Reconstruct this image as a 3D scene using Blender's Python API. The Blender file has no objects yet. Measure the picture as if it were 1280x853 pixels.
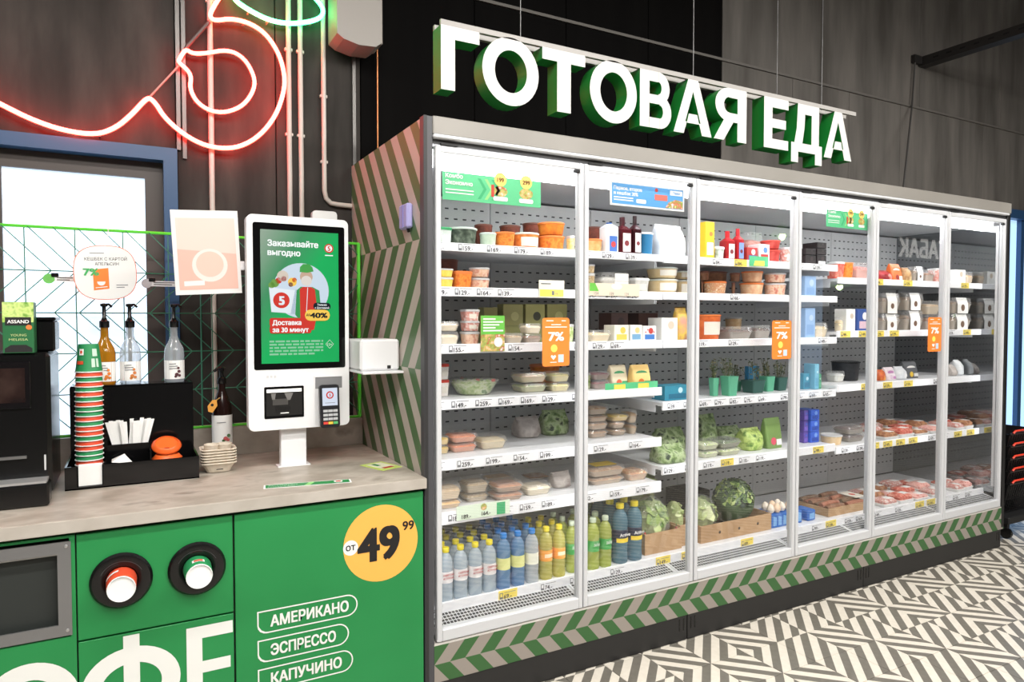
import bpy, bmesh, math, random
from mathutils import Vector, Matrix, geometry
random.seed(7)
S = bpy.context.scene
C = S.collection

# ------------------------------------------------------------------ camera, world, lights, exposure
cd = bpy.data.cameras.new('camera'); cam = bpy.data.objects.new('camera', cd); C.objects.link(cam)
cd.sensor_width = 36.0; cd.lens = 865 / 1280 * 36.0; cd.clip_end = 100
cam.location = (0, 0, 1.5)
cam.rotation_euler = (math.radians(90 - 1.8), 0, math.radians(-28.8))
S.camera = cam

S.view_settings.view_transform = 'Standard'; S.view_settings.look = 'None'
S.view_settings.gamma = 1.0; S.view_settings.use_curve_mapping = False
S.view_settings.exposure = 0.45

W = bpy.data.worlds.new('world'); S.world = W; W.use_nodes = True
bg = W.node_tree.nodes['Background']; bg.inputs[0].default_value = (.75, .85, 1, 1); bg.inputs[1].default_value = .3

def area(name, loc, rot, sx, sy, power, col=(1, .97, .92)):
    d = bpy.data.lights.new(name, 'AREA'); d.shape = 'RECTANGLE'; d.size = sx; d.size_y = sy; d.energy = power; d.color = col
    o = bpy.data.objects.new(name, d); C.objects.link(o); o.location = loc; o.rotation_euler = rot
    return o
# rows of linear ceiling lamps over the shop floor (above and behind the photographer)
for i, (x, y, p) in enumerate([(0.2, -.5, 56), (2.6, -.5, 46), (5.2, -.5, 42), (0.2, 1.0, 36), (-1.9, .9, 44), (2.6, .9, 36), (5.2, .9, 34)]):  # the lamp furthest towards -X is added to brighten fridge side and kiosk
    area('ceiling_lamp_light', (x, y, 3.55), (math.radians(8), 0, 0), 1.9, .16, p)
area('shop_light', (2.5, -2.6, 4.0), (math.radians(52), 0, 0), 6.0, .3, 75)

# ------------------------------------------------------------------ helpers
def lin(c):
    return tuple(((v / 255) / 12.92 if v / 255 <= .04045 else ((v / 255 + .055) / 1.055) ** 2.4) for v in c) + (1,)
MATS = {}
def mat(name, col=(200, 200, 200), rough=.5, metal=0, emit=None, es=1.0, spec=.5, coat=0):
    if name in MATS: return MATS[name]
    m = bpy.data.materials.new(name); m.use_nodes = True; MATS[name] = m
    b = m.node_tree.nodes['Principled BSDF']
    b.inputs['Base Color'].default_value = lin(col); b.inputs['Roughness'].default_value = rough
    b.inputs['Metallic'].default_value = metal; b.inputs['Specular IOR Level'].default_value = spec
    b.inputs['Coat Weight'].default_value = coat
    if emit: b.inputs['Emission Color'].default_value = lin(emit); b.inputs['Emission Strength'].default_value = es
    return m
def noise_mat(name, cols, scale=40, rough=.6, detail=4, coord='Object', stretch=(1, 1, 1), bump=0, pos=None, spec=.4, coat=0):
    """procedural noise between colours"""
    if name in MATS: return MATS[name]
    m = mat(name, cols[0], rough, spec=spec, coat=coat); t = m.node_tree; N = t.nodes; L = t.links; b = N['Principled BSDF']
    tc = N.new('ShaderNodeTexCoord'); mp = N.new('ShaderNodeMapping'); mp.inputs['Scale'].default_value = stretch
    nz = N.new('ShaderNodeTexNoise'); nz.inputs['Scale'].default_value = scale; nz.inputs['Detail'].default_value = detail
    cr = N.new('ShaderNodeValToRGB'); e = cr.color_ramp.elements
    n = len(cols); pos = pos or [.32 + .36 * i / (n - 1) for i in range(n)]
    e[0].position, e[1].position = pos[0], pos[-1]; e[0].color = lin(cols[0]); e[1].color = lin(cols[-1])
    for i in range(1, n - 1):
        x = e.new(pos[i]); x.color = lin(cols[i])
    L.new(tc.outputs[coord], mp.inputs[0]); L.new(mp.outputs[0], nz.inputs['Vector'])
    L.new(nz.outputs['Fac'], cr.inputs[0]); L.new(cr.outputs[0], b.inputs['Base Color'])
    if bump:
        bp = N.new('ShaderNodeBump'); bp.inputs['Strength'].default_value = bump; bp.inputs['Distance'].default_value = .01
        L.new(nz.outputs['Fac'], bp.inputs['Height']); L.new(bp.outputs[0], b.inputs['Normal'])
    return m
def clear_mat(name, col=(255, 255, 255), fac=.12, rough=.05, tint=(255, 255, 255), refl=.04):
    """thin clear sheet: see-through with a glossy fresnel skin and a little diffuse haze"""
    if name in MATS: return MATS[name]
    m = bpy.data.materials.new(name); m.use_nodes = True; MATS[name] = m; t = m.node_tree; N = t.nodes; L = t.links
    N.remove(N['Principled BSDF']); out = N['Material Output']
    tr = N.new('ShaderNodeBsdfTransparent'); tr.inputs[0].default_value = lin(tint)
    di = N.new('ShaderNodeBsdfDiffuse'); di.inputs[0].default_value = lin(col)
    gl = N.new('ShaderNodeBsdfGlossy'); gl.inputs['Roughness'].default_value = rough
    lw = N.new('ShaderNodeLayerWeight'); lw.inputs[0].default_value = .5      # thin sheet: Schlick reflectance from the facing angle, same from both sides
    pw = N.new('ShaderNodeMath'); pw.operation = 'POWER'; pw.inputs[1].default_value = 5; L.new(lw.outputs['Facing'], pw.inputs[0])
    fr = N.new('ShaderNodeMath'); fr.operation = 'MULTIPLY_ADD'; fr.inputs[1].default_value = .93; fr.inputs[2].default_value = refl; L.new(pw.outputs[0], fr.inputs[0])
    a = N.new('ShaderNodeMixShader'); a.inputs[0].default_value = fac; L.new(tr.outputs[0], a.inputs[1]); L.new(di.outputs[0], a.inputs[2])
    c = N.new('ShaderNodeMixShader'); L.new(fr.outputs[0], c.inputs[0]); L.new(a.outputs[0], c.inputs[1]); L.new(gl.outputs[0], c.inputs[2])
    L.new(c.outputs[0], out.inputs[0])
    return m
def band_mat(name, ca, cb, axis, period, slope, z0, zper, phase=0, rough=.45, noise=0):
    """zig-zag (chevron) print: stripes along an axis that flip their lean every zper of height"""
    if name in MATS: return MATS[name]
    m = mat(name, ca, rough); t = m.node_tree; N = t.nodes; L = t.links; b = N['Principled BSDF']
    tc = N.new('ShaderNodeTexCoord'); sp = N.new('ShaderNodeSeparateXYZ'); L.new(tc.outputs['Object'], sp.inputs[0])
    def M(op, a, b_=None, c_=None):
        n = N.new('ShaderNodeMath'); n.operation = op
        for i, v in enumerate((a, b_, c_)):
            if v is None: continue
            if isinstance(v, (int, float)): n.inputs[i].default_value = v
            else: L.new(v, n.inputs[i])
        return n.outputs[0]
    z = M('SUBTRACT', sp.outputs['Z'], z0)
    pp = M('PINGPONG', z, zper)
    u = M('MULTIPLY_ADD', pp, slope, sp.outputs[axis])
    par = M('MULTIPLY', M('MODULO', M('ADD', M('FLOOR', M('DIVIDE', z, zper)), 40.0), 2.0), .5)   # colours swap from band to band
    f = M('FRACT', M('ADD', M('ADD', M('DIVIDE', u, period), par), phase + 50))
    g = M('GREATER_THAN', f, .5)
    mx = N.new('ShaderNodeMix'); mx.data_type = 'RGBA'; mx.inputs[6].default_value = lin(ca); mx.inputs[7].default_value = lin(cb)
    L.new(g, mx.inputs[0]); L.new(mx.outputs[2], b.inputs['Base Color'])
    return m

TEXT = {}
def text_mesh(s):
    """outline of a word as flat triangles: every outer contour is filled on its own (with its holes), so overlapping strokes stay solid"""
    if s in TEXT: return TEXT[s]
    c = bpy.data.curves.new('t', 'FONT'); c.body = s
    o = bpy.data.objects.new('t', c); C.objects.link(o)
    dg = bpy.context.evaluated_depsgraph_get(); cu = o.evaluated_get(dg).to_curve(dg)
    loops = []
    for sp in cu.splines:
        P = sp.bezier_points; n = len(P); pts = []
        if n == 0: continue
        for i in range(n):
            p, q = P[i], P[(i+1) % n]
            straight = p.handle_right_type == 'VECTOR' and q.handle_left_type == 'VECTOR' or ((p.handle_right-p.co).length < 1e-5 and (q.handle_left-q.co).length < 1e-5)
            seg = geometry.interpolate_bezier(p.co, p.handle_right, q.handle_left, q.co, 2 if straight else (7 if len(s) < 4 else 5))
            pts += [(v.x, v.y) for v in seg[:-1]]
        ar = sum(pts[i][0]*pts[(i+1) % len(pts)][1] - pts[(i+1) % len(pts)][0]*pts[i][1] for i in range(len(pts)))/2
        if len(pts) > 2 and abs(ar) > 1e-6: loops.append((ar, pts, sp.character_index))
    o.to_curve_clear(); bpy.data.objects.remove(o); bpy.data.curves.remove(c)
    vs, fs = [], []
    if loops:
        big = {}
        for ar, L, ci in loops:
            if abs(ar) > abs(big.get(ci, 0)): big[ci] = ar
        inside = lambda p, L: sum(((L[i][1] > p[1]) != (L[i-1][1] > p[1])) and p[0] < (L[i-1][0]-L[i][0])*(p[1]-L[i][1])/(L[i-1][1]-L[i][1])+L[i][0] for i in range(len(L))) % 2
        outs = [[L] for ar, L, ci in loops if (ar > 0) == (big[ci] > 0)]
        for ar, L, ci in loops:
            if (ar > 0) != (big[ci] > 0):
                for g in outs:
                    if inside(L[0], g[0]): g.append(L)
        for k, g in enumerate(outs):
            tri = geometry.tessellate_polygon([[Vector((x, y, 0)) for x, y in L] for L in g]); off = len(vs)
            vs += [(x, y, .00005*(k % 3)) for L in g for x, y in L]; fs += [tuple(i+off for i in t) for t in tri]
    x0 = min((v[0] for v in vs), default=0); x1 = max((v[0] for v in vs), default=0)
    TEXT[s] = (vs, fs, x0, x1)
    return TEXT[s]

class M:
    def __init__(s): s.v = []; s.f = []; s.m = []; s.fm = []; s.sm = []
    def mi(s, m):
        if m not in s.m: s.m.append(m)
        return s.m.index(m)
    def add(s, vs, fs, m, sm=False):
        o = len(s.v); s.v += [tuple(x) for x in vs]; k = s.mi(m)
        for f in fs: s.f.append(tuple(i + o for i in f)); s.fm.append(k); s.sm.append(sm)
        return s
    def box(s, x0, x1, y0, y1, z0, z1, m, c=0):
        if c <= 0:
            return s.add([(x0,y0,z0),(x1,y0,z0),(x1,y1,z0),(x0,y1,z0),(x0,y0,z1),(x1,y0,z1),(x1,y1,z1),(x0,y1,z1)],
                         [(0,3,2,1),(4,5,6,7),(0,1,5,4),(1,2,6,5),(2,3,7,6),(3,0,4,7)], m)
        cx, cy, w, d = (x0+x1)/2, (y0+y1)/2, x1-x0, y1-y0
        R = [(w-2*c, d-2*c, 0, z0), (w, d, c, z0+c), (w, d, c, z1-c), (w-2*c, d-2*c, 0, z1)]
        return s.loft([[(cx+p[0], cy+p[1], z) for p in rr(a, b, c if r else .0001, 1)] for a, b, r, z in R], m)
    def loft(s, rings, m, c0=True, c1=True, sm=False, closed=True):
        n = len(rings[0]); vs = [p for r in rings for p in r]; fs = []
        for i in range(len(rings)-1):
            for j in range(n if closed else n-1):
                k = (j+1) % n; fs.append((i*n+j, i*n+k, (i+1)*n+k, (i+1)*n+j))
        if c0: fs.append(tuple(range(n-1, -1, -1)))
        if c1: fs.append(tuple((len(rings)-1)*n + j for j in range(n)))
        return s.add(vs, fs, m, sm)
    def lathe(s, prof, m, n=16, c0=True, c1=True, ctr=(0,0), sm=True):
        return s.loft([[(ctr[0]+r*math.cos(2*math.pi*j/n), ctr[1]+r*math.sin(2*math.pi*j/n), z) for j in range(n)] for r, z in prof], m, c0, c1, sm)
    def tube(s, path, r, m, n=8, closed=False, sm=True):
        P = [Vector(p) for p in path]; k = len(P); rings = []; up = Vector((.13, .9, .31)).normalized()
        for i in range(k):
            a = P[i-1] if i > 0 or closed else P[i]; b = P[(i+1) % k] if i < k-1 or closed else P[i]
            t = (b-a).normalized(); u = t.cross(up)
            if u.length < 1e-4: u = t.cross(Vector((1,0,0)))
            u.normalize(); w = t.cross(u)
            rings.append([tuple(P[i] + r*(math.cos(2*math.pi*j/n)*u + math.sin(2*math.pi*j/n)*w)) for j in range(n)])
        if closed: rings.append(rings[0])
        return s.loft(rings, m, not closed, not closed, sm)
    def flat(s, pts, o, u, v, m):           # flat polygon given in a plane
        o, u, v = Vector(o), Vector(u), Vector(v)
        return s.add([tuple(o + u*a + v*b) for a, b in pts], [tuple(range(len(pts)))], m)
    def slabp(s, pts, o, u, v, t, m, ms=None):  # polygon prism: front at o, extruded by thickness t along u x v reversed
        o, u, v = Vector(o), Vector(u), Vector(v); nn = v.cross(u).normalized()*t; n = len(pts)
        f = [tuple(o + u*a + v*b) for a, b in pts]; bk = [tuple(Vector(p) + nn) for p in f]
        s.add(f, [tuple(range(n))], m)
        s.add(f + bk, [(i, i+n, (i+1) % n + n, (i+1) % n) for i in range(n)] + [tuple(range(2*n-1, n-1, -1))], ms or m)
        return s
    def text(s, t, o, u, v, size, m, align='L', off=.012, fit=None):
        """flat lettering; weight comes from stamping the outline at small offsets"""
        vs, fs, x0, x1 = text_mesh(t); o, u, v = Vector(o), Vector(u), Vector(v)
        k = size; w = (x1-x0); kx = k if fit is None else fit / w
        dx = {'L': -x0, 'C': -(x0+x1)/2, 'R': -x1}[align]; nn = u.cross(v).normalized()
        st = [(0, 0)] if off < .015 else [(off, off*.6), (-off, off*.6), (off, -off*.6), (-off, -off*.6)] + ([(0, 0)] if off > .03 else [])
        for q, (ea, eb) in enumerate(st):
            d = nn * (.00015*q)
            s.add([tuple(o + d + nn*c_ + u*((a+dx+ea)*kx) + v*((b+eb)*k)) for a, b, c_ in vs], fs, m)
        return s
    def data(s, name, angle=40):
        me = bpy.data.meshes.new(name); me.from_pydata(s.v, [], s.f)
        for m in s.m: me.materials.append(m)
        me.polygons.foreach_set('material_index', s.fm); me.polygons.foreach_set('use_smooth', s.sm)
        me.update()
        if any(s.sm): me.set_sharp_from_angle(angle=math.radians(angle))
        return me
    def build(s, name, parent=None, off=None, angle=40):
        if off is None and parent is not None: off = WORLD.get(parent.name, Vector((0,0,0)))
        if off is not None and off.length > 0: s.v = [(a-off.x, b-off.y, c-off.z) for a, b, c in s.v]
        o = bpy.data.objects.new(name, s.data(name, angle)); C.objects.link(o)
        if parent is not None: o.parent = parent; WORLD[o.name] = off
        return o
WORLD = {}
def rr(w, d, r, n=3):
    r = min(r, w/2 - 1e-5, d/2 - 1e-5); pts = []
    for cx, cy, a0 in ((w/2-r, d/2-r, 0), (-w/2+r, d/2-r, 90), (-w/2+r, -d/2+r, 180), (w/2-r, -d/2+r, 270)):
        for i in range(n+1):
            a = math.radians(a0 + 90*i/n); pts.append((cx + r*math.cos(a), cy + r*math.sin(a)))
    return pts
def disc(r, n=28, sx=1.0): return [(sx*r*math.cos(2*math.pi*i/n), r*math.sin(2*math.pi*i/n)) for i in range(n)]
def shift(pts, a, b): return [(x+a, y+b) for x, y in pts]
def rring(w, d, r, z, cx=0, cy=0, n=3): return [(cx+a, cy+b, z) for a, b in rr(w, d, r, n)]
U, V = (1,0,0), (0,0,1)          # plane facing the shop (towards -Y)
def thing(name, label, cat, loc=(0,0,0), group=None):
    o = bpy.data.objects.new(name, None); C.objects.link(o); o.location = loc; o.empty_display_size = .05
    o['label'] = label; o['category'] = cat
    if group: o['group'] = group
    WORLD[o.name] = Vector(loc)
    return o
def tag(o, label, cat, group=None):
    o['label'] = label; o['category'] = cat
    if group: o['group'] = group
    return o
def struct(o): o['kind'] = 'structure'; return o
def smooth_path(pts, it=2, closed=False):
    for _ in range(it):
        q = []; n = len(pts)
        for i in range(n if closed else n-1):
            a, b = pts[i], pts[(i+1) % n]
            q.append(tuple(.75*x+.25*y for x, y in zip(a, b))); q.append(tuple(.25*x+.75*y for x, y in zip(a, b)))
        pts = q if closed else [pts[0]] + q + [pts[-1]]
    return pts

white = mat('white_paint', (236, 236, 236), .35)
white_plastic = mat('white_plastic', (240, 240, 240), .3)
black_plastic = mat('black_plastic', (14, 14, 15), .25)
black_matt = mat('black_matt', (20, 20, 21), .6)
green_print = mat('green_print', (38, 138, 74), .42)
ink = mat('black_ink', (22, 20, 22), .6)
paper = mat('white_paper', (238, 238, 236), .7)
grey_ink = mat('grey_ink', (120, 122, 126), .7)
orange_print = mat('orange_print', (248, 134, 52), .5)
yellow_tag = mat('yellow_tag', (246, 222, 98), .6)
steel = mat('brushed_steel', (150, 150, 150), .38, .85)

# ------------------------------------------------------------------ the setting
concrete_l = noise_mat('dark_concrete', [(46, 43, 40), (60, 56, 53), (76, 71, 67)], 3.5, .75, 6, stretch=(2.2, 2.2, .5), bump=.15, spec=.2)
concrete_k = noise_mat('black_board', [(8, 7, 7), (12, 11, 10)], 3, .85, 5, stretch=(3, 3, .4), spec=.08)
concrete_r = noise_mat('grey_concrete', [(86, 82, 78), (102, 98, 94), (116, 111, 106)], 2.6, .8, 6, stretch=(2.6, 2.6, .4), bump=.15, spec=.2)
joint = mat('dark_joint', (30, 29, 28), .8)
YW = 3.36                                   # face of the back wall
wb = M()
# left window opening X -1.5..0.184, z 0.9..2.235 ; right window opening X 6.55..8.6, z .0..2.5
for x0, x1, z0, z1 in [(-3, -1.5, 0, 5.2), (-1.5, .184, 0, .95), (-1.5, .184, 2.235, 5.2), (.184, 6.55, 0, 5.2), (6.55, 8.6, 2.5, 5.2), (8.6, 12, 0, 5.2)]:
    wb.box(x0, x1, YW + .03, YW + .2, z0, z1, joint)
wall = struct(wb.build('wall_back'))
def panel(x0, x1, z0, z1, m, t=.03):
    g = .002
    p = M().box(x0+g, x1-g, YW, YW + .03, z0+g, z1-g, m, .003).build('panel', wall)
for x0, x1, z0, z1 in [(-3, -1.5, 0, 2.235), (-1.5, .184, 2.237, 3.2), (-3, -1.5, 2.237, 3.2), (.184, .6, 0, 3.2), (.6, 1.0, 0, 3.2), (-3, -1.2, 3.2, 5.2), (-1.2, .0, 3.2, 5.2), (.0, 1.0, 3.2, 5.2), (-1.5, .184, 0, .95)]:
    panel(x0, x1, z0, z1, concrete_l)
for x0, x1 in [(1.0, 1.62), (1.62, 2.2), (2.2, 2.8), (2.8, 3.42)]:
    panel(x0, x1, 0, 3.2, concrete_k); panel(x0, x1, 3.2, 5.2, concrete_k)
xs = [3.42, 4.1, 4.72, 5.35, 5.98, 6.55]
for a, b in zip(xs, xs[1:]): panel(a, b, 0, 3.2, concrete_r)
for a, b in [(6.55, 7.3), (7.3, 8.0), (8.0, 8.6)]: panel(a, b, 2.5, 3.2, concrete_r)
for a, b in [(8.6, 9.6), (9.6, 10.8), (10.8, 12)]: panel(a, b, 0, 3.2, concrete_r)
for a, b in [(3.42, 4.4), (4.4, 5.6), (5.6, 6.8), (6.8, 8.0), (8.0, 9.4), (9.4, 10.8), (10.8, 12)]: panel(a, b, 3.2, 5.2, concrete_r)

# metal trims on the back wall
trim_m = mat('trim_metal', (92, 90, 88), .35, .6)
for i, (x, z0, z1) in enumerate([(.192, 2.235, 5.2), (.215, 2.2, 5.2), (.965, 1.95, 3.2)]):
    struct(M().box(x-.008, x+.008, YW-.014, YW, z0, z1, trim_m).build('trim_%d' % (i+1)))
struct(M().box(1.62, 12, YW-.012, YW, 3.192, 3.208, mat('seam_trim', (104, 100, 95), .6)).build('trim_4'))

# floor: tiles one by one where they show, the same tile print beyond
tile_cream, tile_grey = (226, 219, 205), (118, 113, 104)
T, TX, TY = .2078, 3.022, 2.185
def tile_mat(name, flip, world=False):
    m = mat(name, tile_cream, .34); t = m.node_tree; N = t.nodes; L = t.links; b = N['Principled BSDF']
    tc = N.new('ShaderNodeTexCoord'); sp = N.new('ShaderNodeSeparateXYZ'); L.new(tc.outputs['Object'], sp.inputs[0])
    def K(op, a, c=None, d=None):
        n = N.new('ShaderNodeMath'); n.operation = op
        for i, v in enumerate((a, c, d)):
            if v is None: continue
            if isinstance(v, (int, float)): n.inputs[i].default_value = v
            else: L.new(v, n.inputs[i])
        return n.outputs[0]
    s = K('ADD' if flip else 'SUBTRACT', sp.outputs['X'], sp.outputs['Y'])
    f = K('FRACT', K('ADD', K('MULTIPLY', s, 2 / T), 20.0))
    g = K('GREATER_THAN', f, .5)
    nz = N.new('ShaderNodeTexNoise'); nz.inputs['Scale'].default_value = 35; nz.inputs['Detail'].default_value = 4; L.new(tc.outputs['Object'], nz.inputs['Vector'])
    def mixc(c0, c1):
        n = N.new('ShaderNodeMix'); n.data_type = 'RGBA'; n.inputs[6].default_value = lin(c0); n.inputs[7].default_value = lin(c1); L.new(nz.outputs['Fac'], n.inputs[0]); return n.outputs[2]
    mx = N.new('ShaderNodeMix'); mx.data_type = 'RGBA'; L.new(g, mx.inputs[0])
    L.new(mixc((202, 194, 180), (224, 217, 206)), mx.inputs[6]); L.new(mixc((96, 92, 85), (122, 117, 108)), mx.inputs[7])
    L.new(mx.outputs[2], b.inputs['Base Color'])
    return m
floor_far = tile_mat('floor_print', False)
fl = M().box(-3, 12, -4.2, YW + .2, -.06, -.004, floor_far); floor = struct(fl.build('floor'))
tiles = []
for fl_ in (0, 1):
    tm = M().box(-T/2+.0012, T/2-.0012, -T/2+.0012, T/2-.0012, -.004, 0, tile_mat('tile_print_%d' % fl_, fl_), .0008); tiles.append(tm.data('tile'))
n_t = 0
for r in range(-1, 7):
    for i in range(-9, 20):
        x, y = TX + (i + .5) * T, TY - (r - .5) * T
        h = (i - r - 1) % 3 == 0 or (i, r) in ((-3, 0),)
        if (i, r) in ((-2, 0),): h = False
        if n_t >= 298: continue
        o = bpy.data.objects.new('tile', tiles[1 if h else 0]); C.objects.link(o); o.location = (x, y, 0); o.rotation_euler.z = math.pi if not h and (i*7 + r*13 + i*r*5) % 5 < 2 else 0; o.parent = floor; n_t += 1

struct(M().box(-3, 12, -4.2, YW+.2, 5.2, 5.3, mat('ceiling_dark', (38, 37, 36), .9)).build('ceiling'))
struct(M().box(-3.1, -3, -4.2, YW+.2, 0, 5.2, concrete_l).build('wall_left'))
struct(M().box(12, 12.1, -4.2, YW+.2, 0, 5.2, concrete_r).build('wall_right'))
struct(M().box(-3, 12, -4.3, -4.2, 0, 5.2, mat('front_wall', (96, 94, 92), .8)).build('wall_front'))

# windows: blue metal reveal, dark inner frame, frosted film lit by daylight from behind
blue_frame = mat('blue_frame', (44, 78, 118), .4)
brown_frame = mat('window_frame_brown', (72, 62, 58), .45)
film = mat('lit_frosted_film', (225, 238, 250), .4, emit=(214, 234, 255), es=.75)
film2 = mat('lit_blue_film', (150, 190, 240), .4, emit=(176, 212, 250), es=.85)
w1 = struct(thing('window_1', '', '')); del w1['label']; del w1['category']
M().box(-1.5, .184, YW-.03, YW+.14, 2.18, 2.235, blue_frame).box(.13, .184, YW-.03, YW+.14, .95, 2.18, blue_frame).build('reveal', w1)
M().box(-1.5, .13, YW+.04, YW+.1, 2.11, 2.18, brown_frame).box(.06, .13, YW+.04, YW+.1, .95, 2.11, brown_frame).box(-.52, -.445, YW+.04, YW+.1, .95, 2.11, brown_frame).build('sash', w1)
M().box(-1.5, -.52, YW+.06, YW+.075, .95, 2.11, film).build('pane', w1)
M().box(-.445, .06, YW+.06, YW+.075, .95, 2.11, film).build('pane', w1)
w2 = struct(thing('window_2', '', '')); del w2['label']; del w2['category']
M().box(6.55, 8.6, YW-.02, YW+.14, 2.42, 2.5, blue_frame).box(6.55, 6.6, YW-.02, YW+.14, 0, 2.42, blue_frame).box(7.26, 7.32, YW+.02, YW+.1, 0, 2.42, blue_frame).build('frame', w2)
M().box(6.6, 7.26, YW+.06, YW+.075, 0, 2.42, film2).build('pane', w2)
M().box(7.32, 8.6, YW+.06, YW+.075, 0, 2.42, film2).build('pane', w2)
w3 = struct(thing('window_3', '', '')); del w3['label']; del w3['category']      # lit film window across the shop, mirrored in the glass
M().box(11.2, 11.93, -4.19, -4.17, 0, 2.35, film2).build('pane', w3); M().box(11.1, 11.2, -4.2, -4.12, 0, 2.45, blue_frame).box(11.2, 11.95, -4.2, -4.12, 2.35, 2.45, blue_frame).build('frame', w3)

# ------------------------------------------------------------------ glass-door refrigerated display case
FX0, FX1, FY = .951, 5.02, 2.40
case = thing('refrigerated_display_case', 'long white six-door glass fridge with green chevron kick band', 'fridge', (FX0, FY, 0))
side_print = band_mat('side_chevron', (190, 180, 171), (84, 116, 76), 'Y', .152, .74, 1.31, .49, .52)
kick_print = band_mat('kick_chevron', (152, 143, 135), (56, 100, 54), 'X', .128, -.86, .19, .1, .305)
post_m = mat('post_grey', (72, 72, 76), .45)
header_m = noise_mat('header_metal', [(138, 134, 128), (150, 146, 140)], 2, .32, 3)
frame_m = mat('door_frame_white', (206, 207, 210), .35)
inner_m = noise_mat('inner_grey', [(196, 197, 197), (208, 209, 208)], 4, .5)
shelf_m = mat('shelf_white', (228, 230, 233), .4)
rail_m = mat('price_rail_white', (240, 241, 245), .4)
glass = clear_mat('door_glass', (255, 255, 255), .0, .01, refl=.06)
kick_m = mat('kick_dark', (34, 33, 33), .5)
led = mat('cabinet_light', (255, 255, 255), .4, emit=(250, 252, 255), es=8.0)

M().box(FX0, FX0+.03, FY+.04, 3.355, 0, 2.245, side_print).build('side_panel', case, Vector((0, 0, 0))).location = -Vector((FX0, FY, 0))
M().box(FX0-.002, FX0+.034, FY, FY+.04, 0, 2.25, post_m, .002).box(FX0, FX0+.012, FY-.001, FY+.041, 0, 2.25, mat('post_edge', (44, 43, 44), .5)).build('corner_post', case)
M().box(4.985, FX1, FY, 3.355, 0.13, 2.25, mat('post_black', (24, 23, 24), .45), .003).build('end_panel', case)
h = M().box(FX0+.034, FX1, FY-.004, FY+.05, 2.185, 2.252, header_m, .003).box(FX0+.034, 4.985, FY-.012, FY+.05, 2.17, 2.185, frame_m, .004)
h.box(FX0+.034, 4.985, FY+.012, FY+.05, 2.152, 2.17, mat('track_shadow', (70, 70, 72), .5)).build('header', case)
M().box(FX0+.034, FX1-.04, FY+.05, 3.355, 2.2, 2.25, mat('case_top', (60, 60, 60), .6)).build('top_panel', case)
M().box(FX0+.03, 4.985, 3.3, 3.355, 0, 2.2, inner_m).build('rear_shell', case)
# perforated back panels with slots
slot_m = mat('slot_dark', (42, 43, 45), .8)
for x0, x1 in ((.985, 1.60), (1.60, 2.22), (2.22, 2.86), (2.86, 3.5), (3.5, 4.24), (4.24, 4.985)):
    p = M().box(x0+.002, x1-.002, 3.14, 3.15, .36, 2.1, inner_m)
    z = .44
    while z < 2.08:
        x = x0 + .03
        while x < x1 - .03:
            p.add([(x, 3.1395, z), (x+.02, 3.1395, z), (x+.02, 3.1395, z+.007), (x, 3.1395, z+.007)], [(0, 1, 2, 3)], slot_m); x += .048
        z += .05
    p.build('back_panel', case)
M().box(.982, .986, FY+.05, 3.14, .352, 2.11, mat('end_lining', (150, 152, 154), .04, .95)).build('end_lining', case); M().box(4.981, 4.985, FY+.05, 3.14, .352, 2.11, mat('end_lining')).build('end_lining', case)
M().box(.985, 4.985, 2.55, 3.3, 2.11, 2.15, mat('case_roof', (168, 170, 172), .5)).build('roof_lining', case)
M().box(1.0, 4.97, 2.476, 2.545, 2.085, 2.15, led, .006).build('light_strip', case)
M().box(.985, 4.985, 2.512, 3.14, .33, .352, shelf_m).build('bottom_deck', case)
M().box(.985, 4.985, FY+.05, 3.3, .05, .25, mat('base_shell', (120, 120, 120), .6)).build('base_shell', case)
dl = M().box(.985, 4.985, 2.510, 2.522, .322, .372, rail_m).build('deck_rail', case)
# air intake grille in front of the deck
gm = mat('grille_slot', (34, 35, 37), .7)
for x0, x1 in ((.985, 1.66), (1.66, 2.22), (2.22, 2.99), (2.99, 3.5), (3.5, 4.32), (4.32, 4.985)):
    g = M(); yA, yB, zA, zB = FY+.034, 2.509, .318, .336      # slopes up to the deck rail
    g.add([(x0+.002, yA, zA), (x1-.002, yA, zA), (x1-.002, yB, zB), (x0+.002, yB, zB), (x0+.002, yA, .29), (x1-.002, yA, .29), (x1-.002, yB, .29), (x0+.002, yB, .29)], [(0, 1, 2, 3), (0, 4, 5, 1), (1, 5, 6, 2), (2, 6, 7, 3), (3, 7, 4, 0)], mat('grille_grey', (206, 208, 210), .4))
    P = lambda x, q: (x, yA+(yB-yA)*q, zA+(zB-zA)*q+.0004)
    x = x0 + .012
    while x < x1 - .02:
        for k in range(4): g.add([P(x, .06+.235*k), P(x+.0115, .06+.235*k), P(x+.0115, .06+.235*k+.175), P(x, .06+.235*k+.175)], [(0, 1, 2, 3)], gm)
        x += .0148
    g.build('air_grille', case)
# bumper and kick plates
M().box(.985, 5.018, FY+.001, FY+.05, .12, .262, kick_print).build('bumper', case, Vector((0, 0, 0))).location = -Vector((FX0, FY, 0))
M().box(.985, 5.018, FY+.002, FY+.05, .262, .268, mat('bumper_lip', (205, 200, 194), .4)).build('bumper_lip', case)
for a, b in ((.985, 2.255), (2.26, 3.56), (3.565, 4.99)):
    k = M().box(a, b, FY+.004, FY+.03, .002, .12, kick_m, .002)
    for sx in (a+.02, a+.045, b-.02, b-.045): k.box(sx-.003, sx+.003, FY+.0025, FY+.005, .05, .105, black_plastic)
    k.build('kick_plate', case)

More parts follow.
